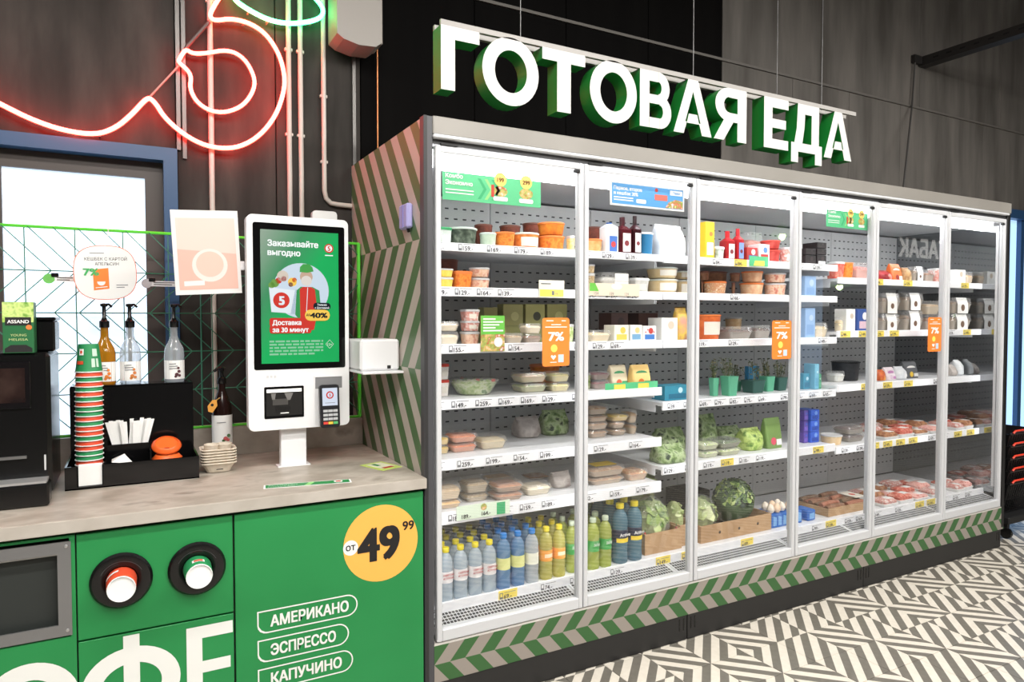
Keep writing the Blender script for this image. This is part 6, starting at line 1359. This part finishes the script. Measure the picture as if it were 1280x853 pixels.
def shelf_tag(x0, x1, z, label, dot, bgm):
    t = thing('clip_tag', label, 'tag', ((x0+x1)/2, 3.17, z))
    M().box(x0, x1, 3.172, 3.174, z-.011, z+.011, bgm).build('card', t)
    p = M(); p.flat(shift(disc(.019, 20), x0+.004, 0), (0, 3.1714, z), U, V, dot)
    for k in range(2): p.flat([(x0+.03, .003-.008*k), (x1-.006-.01*k, .003-.008*k), (x1-.006-.01*k, .006-.008*k), (x0+.03, .006-.008*k)], (0, 3.1714, z), U, V, ink)
    p.build('card_print', t)
    M().box(x0+.012, x0+.036, 3.166, 3.18, z+.008, z+.022, black_plastic, .002).build('binder_clip', t)
shelf_tag(-.278, -.19, 1.655, 'small white tag with green dot clipped on the wire screen', mat('dot_green', (110, 190, 90), .5), paper)
shelf_tag(.052, .165, 1.645, 'small grey tag with black clip beside the pale poster', mat('dot_grey', (176, 174, 178), .5), mat('tag_grey', (206, 204, 206), .6))
sq = thing('hanging_card', 'rounded white cashback card with orange rim hung on the screen', 'card', (-.085, 3.12, 1.576))
def superell(a, b, n=40, e=3.0): return [(a*math.copysign(abs(math.cos(q))**(2/e), math.cos(q)), b*math.copysign(abs(math.sin(q))**(2/e), math.sin(q))) for q in [2*math.pi*i/n for i in range(n)]]
ca, sa = math.cos(math.radians(2)), math.sin(math.radians(2)); uu, vv = (ca, 0, sa), (-sa, 0, ca); O = (-.085, 3.12, 1.681)
M().slabp(superell(.107, .106, e=2.7), O, uu, vv, .003, mat('rim_orange', (232, 140, 110), .5)).build('card_rim', sq)
m = M(); O1, O2, O3 = (-.085, 3.1194, 1.681), (-.085, 3.1188, 1.681), (-.085, 3.1182, 1.681)
m.flat(superell(.104, .103, e=2.7), O1, uu, vv, paper)
m.text('КЕШБЕК С КАРТОЙ', (-.083, 3.1188, 1.728), uu, vv, .0165, ink, 'C', .01, fit=.142); m.text('АПЕЛЬСИН', (-.080, 3.1188, 1.709), uu, vv, .0165, ink, 'C', .01, fit=.08)
m.flat([(-.05, .074), (-.002, .074), (-.002, .0765), (-.05, .0765)], O2, uu, vv, grey_ink)
m.text('7%', (-.158, 3.1178, 1.668), uu, vv, .038, mat('seven_green', (70, 180, 100), .5), 'L', .03, fit=.05)
m.flat([(-.042, -.068), (.010, -.062), (.010, .018), (-.042, .012)], O2, uu, vv, orange_print)
m.flat(shift(disc(.014, 16), -.016, -.036), O3, uu, vv, paper); m.flat([(-.036, -.060), (.004, -.056), (.004, -.053), (-.036, -.057)], O3, uu, vv, paper); m.flat([(-.032, -.034), (.0, -.034), (.0, -.016), (-.032, -.016)], (-.085, 3.1178, 1.681), uu, vv, orange_print)
for k in range(2): m.flat([(.034, -.050-.009*k), (.074-.012*k, -.050-.009*k), (.074-.012*k, -.047-.009*k), (.034, -.047-.009*k)], O2, uu, vv, grey_ink)
m.build('card_print', sq)
M().tube([(-.085, 3.123, 1.785), (-.075, 3.16, 1.84), (-.075, 3.19, 1.862)], .003, clear_mat('hook_clear', (240,240,240), .3, .1), 6).build('hook', sq)

# ------------------------------------------------------------------ self-order kiosk, payment terminal, poster
kb = mat('kiosk_white', (238, 238, 240), .28)
kk = thing('order_kiosk', 'white self-order kiosk with tall green advert screen on the worktop', 'kiosk', (.56, 2.85, .912))
kx0, kx1, kz0, kz1, ky = .388, .778, 1.068, 1.902, 2.80
body = M()
P = rr(kx1-kx0, kz1-kz0, .022, 5); xc, zc = (kx0+kx1)/2, (kz0+kz1)/2
# front shell with a pocket for the terminal
body.slabp(shift(P, 0, 0), (xc, ky, zc), U, V, .052, kb)
body.build('housing', kk)
M().slabp(rr(.38, .82, .02, 5), (xc, ky+.052, zc), U, V, .02, mat('kiosk_grey', (200, 200, 202), .4)).build('back_shell', kk)
M().slabp(rr(.352, .568, .008, 3), (xc+.003, ky-.0015, 1.588), U, V, .0015, mat('bezel_black', (10, 10, 11), .12)).build('bezel', kk)
sx0, sx1, sz0, sz1, sy = .437, .737, 1.328, 1.846, ky-.0022
def scr(n, c=None, es=.75): return mat(n, c and tuple(int(v*.5) for v in c), .2, emit=c, es=es*.72)
sg1, sg2, sg3 = scr('scr_green', (34, 128, 74), .55), scr('scr_green_light', (44, 160, 88), .55), scr('scr_grey_green', (84, 124, 100), .55)
swh, srd, sye, sdk, sbl, swb = scr('scr_white', (244, 250, 250), .8), scr('scr_red', (222, 62, 52), .6), scr('scr_yellow', (252, 208, 90), .7), scr('scr_dark', (34, 44, 54), .3), scr('scr_blue', (206, 224, 240), .7), scr('scr_bag', (226, 236, 244), .75)
m = M()
# background gradient of the advert as on the screen: grey-green upper corner to bright green
if 'scr_bg' not in MATS:
    bgm = mat('scr_bg', (40, 140, 80), .15); t = bgm.node_tree; N = t.nodes; L = t.links; b = N['Principled BSDF']
    tc = N.new('ShaderNodeTexCoord'); sp = N.new('ShaderNodeSeparateXYZ'); L.new(tc.outputs['Generated'], sp.inputs[0])
    mm = N.new('ShaderNodeMath'); mm.operation = 'SUBTRACT'; L.new(sp.outputs['Z'], mm.inputs[0]); L.new(sp.outputs['X'], mm.inputs[1])
    cr = N.new('ShaderNodeValToRGB'); e = cr.color_ramp.elements; e[0].position = -0.0; e[0].color = lin((24, 140, 76)); e[1].position = .95; e[1].color = lin((112, 130, 118))
    x = e.new(.45); x.color = lin((52, 112, 78))
    L.new(mm.outputs[0], cr.inputs[0]); L.new(cr.outputs[0], b.inputs['Base Color']); L.new(cr.outputs[0], b.inputs['Emission Color']); b.inputs['Emission Strength'].default_value = .3
m.box(sx0, sx1, sy, sy+.0007, sz0, sz1, MATS['scr_bg']); m.build('screen', kk)
m = M(); w, h = sx1-sx0, sz1-sz0; y1_, y2_, y3_, y4_ = sy-.0006, sy-.0010, sy-.0014, sy-.0018
def at(a, b_): return (sx0 + a*w, sz0 + b_*h)
m.text('Заказывайте', (sx0+.027, y1_, sz1-.062), U, V, .032, swh, 'L', .035, fit=.192); m.text('выгодно', (sx0+.027, y1_, sz1-.098), U, V, .032, swh, 'L', .035, fit=.122)
ringflat(m, sx0+.262, sz1-.062, (.018, .018), (.013, .013), srd, y2_); m.flat(disc(.018), (sx0+.262, y1_, sz1-.062), U, V, swh); m.text('5', (sx0+.262, y3_, sz1-.071), U, V, .025, srd, 'C', .04); m.flat([(-.016, -.004), (.016, -.004), (.016, 0), (-.016, 0)], (sx0+.262, y1_, sz1-.088), U, V, swh)
m.flat(disc(.108, 40), (sx0+.152, y1_, sz0+.285), U, V, sbl)
# shopping bag with the shop mark and groceries
m.flat([(.038, .200), (.128, .194), (.134, .285), (.030, .296)], (sx0, y2_, sz0), U, V, swb); m.flat([(.110, .194), (.152, .190), (.134, .290), (.128, .285)], (sx0, y2_, sz0), U, V, scr('scr_bag2', (186, 206, 226), .6))
m.flat(disc(.031, 26), (sx0+.076, y3_, sz0+.246), U, V, srd); m.text('5', (sx0+.077, y4_, sz0+.229), U, V, .046, swb, 'C', .05)
for (a, b_), r_, c_ in (((.052, .312), .016, scr('scr_lime', (120, 170, 80), .6)), ((.066, .322), .012, srd), ((.082, .340), .022, scr('scr_cream', (226, 214, 200), .6)), ((.086, .33), .010, scr('scr_rose', (190, 90, 90), .6)), ((.118, .318), .017, sye), ((.112, .308), .009, scr('scr_purple', (120, 60, 90), .6)), ((.126, .326), .009, srd), ((.040, .304), .012, scr('scr_lime'))): m.flat(shift(disc(r_, 14), a, b_), (sx0, y2_, sz0), U, V, c_)
# courier: cap, head, green sleeves, red apron
m.flat([(.128, .190), (.134, .286), (.150, .300), (.196, .300), (.222, .286), (.230, .196), (.200, .150), (.165, .140)], (sx0, y3_, sz0), U, V, scr('scr_sleeve', (60, 160, 90), .6))
m.flat([(.148, .140), (.146, .290), (.158, .300), (.190, .300), (.205, .290), (.214, .200), (.200, .130), (.165, .128)], (sx0, y4_, sz0), U, V, srd); m.flat([(.170, .200), (.1725, .200), (.178, .298), (.1755, .298)], (sx0, sy-.0022, sz0), U, V, swb)
m.flat(shift(disc(.026, 22, .95), .172, .340), (sx0, y3_, sz0), U, V, scr('scr_face', (206, 176, 154), .65)); m.flat(shift(disc(.020, 18, 1.05), .172, .324), (sx0, y4_, sz0), U, V, scr('scr_beard', (226, 220, 214), .7))
m.flat([(.146, .358), (.148, .378), (.160, .390), (.184, .390), (.196, .378), (.200, .362), (.176, .356)], (sx0, sy-.0022, sz0), U, V, scr('scr_cap', (76, 172, 84), .6))
m.flat(shift(rr(.068, .028, .012), .232, .224), (sx0, sy-.0026, sz0), U, V, sdk); m.text('Только', (sx0+.232, sy-.003, sz0+.226), U, V, .011, swh, 'C', .02); m.text('с Доставкой', (sx0+.232, sy-.003, sz0+.214), U, V, .0105, swh, 'C', .02, fit=.056)
m.flat(shift(rr(.098, .044, .020), .214, .188), (sx0, sy-.0030, sz0), U, V, sye); m.text('до', (sx0+.170, sy-.0034, sz0+.186), U, V, .014, sdk, 'L', .02); m.text('40%', (sx0+.186, sy-.0034, sz0+.178), U, V, .028, sdk, 'L', .04, fit=.066)
m.flat(shift(rr(.134, .034, .008), .098, .160), (sx0, sy-.0026, sz0), U, V, srd); m.flat(shift(rr(.158, .030, .008), .110, .132), (sx0, sy-.0028, sz0), U, V, srd)
m.text('Доставка', (sx0+.042, sy-.0034, sz0+.150), U, V, .025, swh, 'L', .035, fit=.108); m.text('за 30 минут', (sx0+.042, sy-.0034, sz0+.122), U, V, .025, swh, 'L', .035, fit=.136)
rs = random.Random(8)
for k in range(5):
    x = .030; lim = .236 if k < 4 else .205
    while x < lim:
        q = rs.uniform(.012, .036); e = min(x+q, lim); m.flat([(x, .082-.0125*k), (e, .082-.0125*k), (e, .089-.0125*k), (x, .089-.0125*k)], (sx0, y1_, sz0), U, V, scr('scr_fine', (150, 216, 176), .6)); x = e + .005
ringflat(m, sx0+.262, sz0+.072, (.016, .018), (.0145, .0165), swh, y1_, n=4); m.text('12+', (sx0+.262, y1_, sz0+.066), U, V, .013, swh, 'C', .01)
m.build('screen_advert', kk)
# scanner window and terminal pocket
M().slabp(rr(.150, .124, .004), (.5205, ky-.0015, 1.175), U, V, .0015, mat('bezel_black')).build('scanner_rim', kk)
m = M(); m.flat([(-.068, -.052), (.068, -.052), (.068, .054), (-.068, .054)], (.5205, ky-.0018, 1.175), U, V, mat('scanner_glass', (44, 43, 42), .1))
m.flat([(-.066, .040), (.066, .040), (.066, .052), (-.066, .052)], (.5205, ky-.0024, 1.175), U, V, mat('scan_light', (240, 238, 232), .4, emit=(255, 250, 240), es=.8))
m.flat([(-.05, .036), (-.032, .036), (-.036, .012), (-.046, .012)], (.5205, ky-.0024, 1.175), U, V, mat('scan_grey', (120, 118, 116), .4)); m.flat([(.0, .036), (.034, .036), (.022, .008), (.012, .008)], (.5205, ky-.0024, 1.175), U, V, mat('scan_grey'))
m.flat([(-.044, -.010), (.014, -.010), (.014, .014), (-.044, .014)], (.5205, ky-.0022, 1.175), U, V, mat('scan_mid', (76, 74, 72), .3)); m.flat([(-.03, -.036), (.02, -.036), (.02, -.014), (-.034, -.014)], (.5205, ky-.0022, 1.175), U, V, mat('scan_dark', (28, 27, 27), .3)); m.flat([(-.015, -.044), (.016, -.044), (.016, -.040), (-.015, -.040)], (.5205, ky-.0026, 1.175), U, V, paper)
m.build('scanner_window', kk)
M().box(.640, .748, ky-.0015, ky-.0002, 1.222, 1.268, mat('pocket_grey', (132, 132, 134), .6)).box(.640, .748, ky-.004, ky-.0002, 1.268, 1.273, kb).box(.636, .640, ky-.004, ky-.0002, 1.08, 1.273, kb).build('terminal_pocket', kk)
m = M()
for dx in (0, .014, .028): m.box(.455+dx, .463+dx, ky-.001, ky, 1.272, 1.282, mat('emboss', (216, 216, 218), .4))
m.build('embossed_mark', kk)
M().box(.512, .612, 2.835, 2.872, .913, 1.10, kb, .003).build('column', kk)
M().box(.50, .625, 2.825, 2.882, .9125, .917, kb).build('foot_plate', kk)
M().slabp(rr(.10, .07, .014), (.70, 2.862, 1.908), U, V, .03, mat('bracket_grey', (206, 206, 204), .4)).build('top_bracket', kk)
M().box(.366, .389, 2.857, 2.87, 1.69, 1.725, kb, .003).build('poster_arm', kk)
pt_ = thing('card_terminal', 'black payment terminal with lit screen and keypad on the kiosk front', 'card terminal', (.69, 2.78, 1.065))
R = Matrix.Translation((.690, ky-.046, 1.066)) @ Matrix.Rotation(math.radians(-5), 4, 'X')
def putR(m_, n_): o = m_.build(n_); o.parent = pt_; o.matrix_local = Matrix.Translation(-Vector((.69, 2.78, 1.065))) @ R; return o
putR(M().loft([[(x, y, z) for x, z in shift(rr(.078*k, .172*k2, .012, 3), 0, .088)] for y, k, k2 in ((.022, .9, .96), (.018, 1, 1), (.004, 1, 1), (0, .95, .98))], mat('terminal_black', (34, 34, 38), .3)), 'terminal_body')
m = M(); m.flat([(-.030, .090), (.030, .090), (.030, .160), (-.030, .160)], (0, -.0008, 0), U, V, scr('term_screen', (216, 226, 244), .75)); m.flat(disc(.015), (0, -.0012, .132), U, V, srd); m.flat(disc(.010), (0, -.0016, .132), U, V, scr('term_screen')); m.text('5', (0, -.002, .127), U, V, .014, srd, 'C', .05); m.flat([(-.02, .100), (.02, .100), (.02, .102), (-.02, .102)], (0, -.0012, 0), U, V, grey_ink); putR(m, 'terminal_screen')
for r_ in range(4):
    for c_ in range(3):
        km = mat('key_grey', (190, 192, 194), .5) if r_ < 3 else [mat('key_red', (226, 70, 60), .5), mat('key_yellow', (246, 206, 70), .5), mat('key_green', (90, 180, 110), .5)][c_]
        putR(M().box(-.028+.0195*c_, -.0105+.0195*c_, -.003, 0, .064-.016*r_, .074-.016*r_, km), 'key')
# printer box beside the kiosk
pb = thing('printer_box', 'white box on a thin white shelf beside the kiosk', 'printer', (.85, 2.75, 1.29))
M().box(.784, .945, 2.66, 2.86, 1.296, 1.42, kb, .008).build('housing', pb); M().box(.782, .949, 2.62, 2.87, 1.285, 1.295, kb, .002).build('shelf_plate', pb); M().box(.893, .908, 2.6585, 2.661, 1.303, 1.316, ink).build('socket', pb)
# pale poster
po = thing('pale_poster', 'washed-out pink poster in a white frame beside the kiosk', 'poster', (.25, 2.845, 1.59))
pm, pr1, pr2 = mat('poster_white', (226, 223, 221), .35), mat('poster_pink', (222, 176, 162), .4), mat('poster_pale', (222, 200, 190), .4)
q = [(.130, 1.903), (.362, 1.915), (.376, 1.602), (.146, 1.589)]
M().slabp([(q[i][0], q[i][1]) for i in (3, 2, 1, 0)], (0, 2.845, 0), U, V, .008, pm).build('frame', po)
m = M(); O = Vector((.1385, 2.8445, 1.5955)); uu2 = (Vector((.376, 0, 1.602)) - Vector((.146, 0, 1.589))).normalized(); vv2 = Vector((-uu2.z*.75, 0, uu2.x)); O = Vector((.146, 2.8444, 1.589)) 
m.flat([(.014, .018), (.218, .018), (.216, .285), (.012, .285)], O, uu2, vv2, pr2); m.flat([(.014, .018), (.218, .018), (.217, .15), (.013, .17)], O - Vector((0, .0004, 0)), uu2, vv2, pr1)
m.flat(shift(disc(.062, 30), .122, .108), O - Vector((0, .0008, 0)), uu2, vv2, mat('poster_bowl', (226, 214, 208), .4)); m.flat(shift(disc(.048, 30, 1.0), .122, .112), O - Vector((0, .0012, 0)), uu2, vv2, mat('poster_food', (222, 188, 174), .4)); m.flat([(.03, .032), (.10, .034), (.10, .052), (.03, .05)], O - Vector((0, .0012, 0)), uu2, vv2, pm)
m.build('poster_print', po)
# counter sticker and leaflet
t = thing('counter_sticker', 'green strip sticker on the worktop in front of the kiosk', 'sticker', (.54, 2.48, .912))
zt = .9124
def tri(o, u_, v_): return o, u_, v_
a = Vector((.392, 2.50, zt)); u_ = Vector((.69-.392, -.052, 0)).normalized(); v_ = Vector((-u_.y, u_.x, 0))
M().slabp([(0, 0), (.30, 0), (.30, .056), (0, .056)], a, u_, v_, .0003, paper).build('sticker', t)
m = M(); a2 = a + Vector((0, 0, .0004)); m.flat([(.006, .005), (.294, .005), (.294, .051), (.006, .051)], a2, u_, v_, green_print); a3 = a + Vector((0, 0, .0008))
m.text('Заказывайте', (a3 + u_*.015 + v_*.029), u_, v_, .016, mat('stk_pale', (170, 220, 186), .5), 'L', .02, fit=.10); m.text('готовую еду', (a3 + u_*.015 + v_*.012), u_, v_, .014, mat('stk_pale'), 'L', .02, fit=.09)
m.flat([(.135, .005), (.155, .005), (.175, .051), (.155, .051)], a3, u_, v_, ban_l); m.flat(shift(disc(.016), .255, .032), a3, u_, v_, paper); m.flat(shift(disc(.010), .255, .032), a3 + Vector((0, 0, .0004)), u_, v_, mat('lid_red'))
m.build('sticker_print', t)
t = thing('leaflet', 'yellow-green promo leaflet lying on the worktop by the fridge', 'leaflet', (.85, 2.65, .912))
q = [(.795, 2.715), (.845, 2.575), (.935, 2.61), (.895, 2.745)]
M().slabp(q, (0, 0, .9142), (1, 0, 0), (0, 1, 0), .0018, mat('leaf_lime', (206, 226, 120), .5)).build('sheet', t)
m = M(); m.flat([(.815, 2.70), (.850, 2.605), (.915, 2.63), (.885, 2.725)], (0, 0, .9146), (1, 0, 0), (0, 1, 0), mat('leaf_cream', (236, 236, 206), .5)); m.flat([(.855, 2.625), (.862, 2.605), (.908, 2.622), (.901, 2.642)], (0, 0, .915), (1, 0, 0), (0, 1, 0), mat('lid_red')); m.flat([(.835, 2.70), (.850, 2.66), (.868, 2.667), (.853, 2.705)], (0, 0, .915), (1, 0, 0), (0, 1, 0), green_print)
m.build('sheet_print', t)

# ------------------------------------------------------------------ neon sign, conduits and fittings on the wall
def neon(n, c, es): return mat(n, (255, 240, 235), .4, emit=c, es=es)
nr, ng = neon('neon_red', (255, 44, 34), 19.0), neon('neon_green', (40, 255, 140), 8.0)
RED = [(-1.05, 2.70), (-.75, 2.50), (-0.517, 2.362), (-0.422, 2.312), (-0.323, 2.266), (-0.22, 2.238), (-0.113, 2.235), (-0.043, 2.272), (0.015, 2.335), (0.059, 2.396), (0.079, 2.412), (0.103, 2.39), (0.131, 2.341), (0.191, 2.287), (0.267, 2.246), (0.346, 2.235), (0.427, 2.251), (0.51, 2.31), (0.579, 2.408), (0.615, 2.519), (0.619, 2.591), (0.599, 2.676), (0.549, 2.754), (0.482, 2.793), (0.401, 2.8), (0.33, 2.775), (0.311, 2.79), (0.321, 2.821), (0.354, 2.885), (0.386, 2.943), (.40, 3.05), (.36, 3.2)]
INN = [(0.217, 2.636), (0.241, 2.621), (0.288, 2.629), (0.383, 2.664), (0.448, 2.641), (0.49, 2.569), (0.489, 2.51), (0.445, 2.434), (0.373, 2.392), (0.306, 2.39), (0.254, 2.422), (0.23, 2.475), (0.237, 2.52), (0.225, 2.548), (0.189, 2.575), (0.192, 2.589)]
GRN = [(0.37, 2.956), (0.411, 2.881), (0.466, 2.852), (0.55, 2.824), (0.635, 2.824), (0.724, 2.849), (0.785, 2.883), (0.796, 2.922), (0.76, 2.964), (0.69, 3.013), (0.603, 3.046), (.46, 3.06)]
ns = thing('neon_sign', 'red and green neon tube sign glowing on the dark wall', 'neon sign', (.2, 3.25, 2.2))
NY = 3.31; KN = NY/3.24
RED, INN, GRN = [[(x*KN, 1.5+(z-1.5)*KN) for x, z in P_] for P_ in (RED, INN, GRN)]
M().tube([(x, NY, z) for x, z in smooth_path(RED, 2)], .0095, nr, 8).build('red_tube', ns)
M().tube([(x, NY, z) for x, z in smooth_path(INN, 2, True)], .0085, nr, 8, True).build('inner_red_tube', ns)
M().tube([(x, NY, z) for x, z in smooth_path(GRN, 2, True)], .010, ng, 8, True).build('green_tube', ns)
dk = mat('neon_cord', (96, 80, 76), .5)
M().tube([(.317, NY+.01, 2.799), (.230, NY+.01, 2.679), (.221, NY+.01, 2.661)], .008, dk, 6).tube([(.204, NY+.01, 2.60), (.069, NY+.01, 2.421)], .004, mat('neon_cord2', (200, 150, 140), .4), 6).build('dark_tube', ns)
m = M()
for x, z in [(x*KN, 1.5+(z-1.5)*KN) for x, z in [(-.42, 2.31), (-.1, 2.236), (.079, 2.41), (.346, 2.235), (.615, 2.55), (.45, 2.798), (.49, 2.54), (.25, 2.43), (.55, 2.824), (.74, 2.856), (.47, 2.852)]]: m.box(x-.004, x+.004, NY, YW, z-.004, z+.004, clear_mat('hook_clear'))
m.build('standoff', ns)
pipe_m = mat('conduit_white', (206, 198, 190), .45)
def conduit(x, z0, label, bend=None, y=3.345, r=.0115):
    t = thing('conduit_pipe', label, 'pipe', (x, y, z0))
    P = [(x, y, 5.2), (x, y, z0)]
    if bend: P = [(x, y, 5.2), (x, y, z0+.06), (x+.008, y, z0+.025), (x+.03, y, z0+.004), (x+.06, y, z0), bend]
    M().tube(P, r, pipe_m, 10).build('pipe', t)
    for z in ((2.42, 2.9) if x < .4 else (2.36, 2.75) if x < .72 else (2.25, 2.56)):
        M().box(x-r-.006, x+r+.006, y-.004, YW-.0005, z-.007, z+.007, pipe_m, .002).build('clamp', t)
conduit(.322, 1.04, 'long white conduit passing behind the inner neon loop')
conduit(.657, 1.04, 'white conduit above the kiosk, nearer the red neon')
conduit(.710, 1.04, 'white conduit above the kiosk, nearer the bent one')
conduit(.817, 2.053, 'white conduit bending sideways to the fridge at its foot', (.949, 3.345, 2.051))
m = M()
t = thing('wall_speaker', 'pale grey box with curved front high on the wall by green neon', 'speaker', (.95, 3.2, 2.78))
cv = [(.0, 0), (.03, -.02), (.10, -.035), (.18, -.03), (.205, -.01), (.215, .4), (0, .4)]
M().slabp([(.838+a, 2.80+b) for a, b in cv], (0, 3.17, 0), U, V, .16, mat('speaker_grey', (158, 152, 146), .5)).build('housing', t); M().box(1.035, 1.062, 3.20, 3.34, 2.80, 3.18, mat('speaker_side', (176, 168, 160), .5), .004).build('side_cap', t)
t = thing('power_cable', 'thin copper-coloured cable hanging down by the fridge corner', 'cable', (1.075, 3.34, 2.25))
M().tube([(1.075, 3.33, 5.2), (1.078, 3.33, 3.2), (1.076, 3.33, 2.256)], .004, mat('copper', (170, 110, 66), .35, .6), 6).build('cable', t); M().box(1.066, 1.086, 3.322, YW, 3.0, 3.012, black_matt).build('clip', t)
t = thing('cable_tray', 'dark perforated cable tray running out from the grey wall', 'cable tray', (5.6, 3.0, 3.55))
m = M().box(5.57, 5.575, .6, YW, 3.53, 3.60, mat('tray_dark', (38, 36, 35), .5)).box(5.575, 5.66, .6, YW, 3.53, 3.535, mat('tray_dark')).box(5.66, 5.665, .6, YW, 3.53, 3.60, mat('tray_dark')); m.build('channel', t)
m = M()
for k in range(26): m.box(5.5692, 5.5702, .7+.1*k, .74+.1*k, 3.56, 3.572, mat('slot_black', (14, 14, 14), .8))
m.build('slots', t); M().tube([(5.62, 2.0, 3.6), (5.62, 2.0, 5.2)], .005, mat('tray_dark'), 6).build('hanger', t)
t = thing('drop_rod', 'thin grey rod dropping from the cable tray to fridge top', 'rod', (5.3, 3.2, 2.25))
M().tube([(5.49, 3.335, 3.56), (5.46, 3.335, 3.2), (4.80, 3.0, 2.262)], .007, mat('rod_grey', (96, 94, 92), .4, .5), 8).build('rod', t); M().box(4.76, 4.84, 2.96, 3.04, 2.2505, 2.275, black_matt, .003).build('foot', t); M().box(5.47, 5.568, 3.325, 3.355, 3.54, 3.60, mat('tray_dark')).build('bracket', t)

# ------------------------------------------------------------------ shopping baskets beyond the fridge
bk = mat('basket_black', (18, 18, 20), .4); rd = mat('basket_red', (226, 62, 36), .4)
def basket(z, label, k, rot=0):
    t = thing('shopping_basket', label, 'basket', (5.42, 2.62, z), 'stacked shopping baskets'); t.rotation_euler = (0, rot, 0)
    W0, W1, D0, D1, h = .17, .235, .10, .165, .22          # half sizes at floor and rim: tapered so that baskets nest
    put(M().box(-W0, W0, -D0, D0, 0, .004, bk), 'basket_floor', t)
    for s in (-1, 1):
        P = lambda u, q: (u*(W0+(W1-W0)*q), s*(D0+(D1-D0)*q), .004+(h-.004)*q)
        m = M()
        def bar(a, b, r=.0035): m.tube([a, b], r, bk, 5, sm=False)
        bar(P(-1, 0), P(1, 0)); bar(P(-1, .45), P(1, .45))
        m.tube([P(-1, 1), P(1, 1)], .008, bk, 6)
        for q in range(15): u = -.96+1.92*q/14; bar(P(u, 0), P(u, 1))
        put(m, 'slatted_side', t)
        E = lambda v, q: (s*(W0+(W1-W0)*q), v*(D0+(D1-D0)*q), .004+(h-.004)*q)
        put(M().add([E(-1, 0), E(1, 0), E(1, 1), E(-1, 1), tuple(Vector(E(-1, 0))+Vector((s*.004, 0, 0))), tuple(Vector(E(1, 0))+Vector((s*.004, 0, 0))), tuple(Vector(E(1, 1))+Vector((s*.004, 0, 0))), tuple(Vector(E(-1, 1))+Vector((s*.004, 0, 0)))], [(0,1,2,3), (7,6,5,4), (0,4,5,1), (1,5,6,2), (2,6,7,3), (3,7,4,0)], bk), 'end_wall', t)
        put(M().tube([(-.20, s*D1*1.03, h+.004), (-.18, s*D1*1.05, h+.02), (.18, s*D1*1.05, h+.02), (.20, s*D1*1.03, h+.004)], .007, rd, 6), 'handle', t)
for k in range(5): basket(.162+.085*k, ['black shopping basket at the bottom of the stack beyond the fridge', 'black shopping basket second from the bottom beyond the fridge', 'black shopping basket in the middle of the basket stack', 'black shopping basket right under the topmost one', 'black shopping basket on top of the basket stack'][k], k, 0)
t = thing('basket_dolly', 'black wheeled dolly under the stacked shopping baskets', 'dolly', (5.42, 2.62, 0))
put(M().box(-.25, .25, -.18, .18, .11, .158, black_matt, .006), 'platform', t)
for sx in (-1, 1):
    for sy in (-1, 1):
        put(M().loft([[(sx*.2-.012+q*.024, sy*.14+.036*math.cos(a), .038+.036*math.sin(a)) for a in [2*math.pi*i/16 for i in range(16)]] for q in (0, 1)], black_plastic), 'wheel', t); put(M().box(sx*.2-.016, sx*.2+.016, sy*.14-.012, sy*.14+.012, .074, .11, black_matt), 'caster_fork', t)
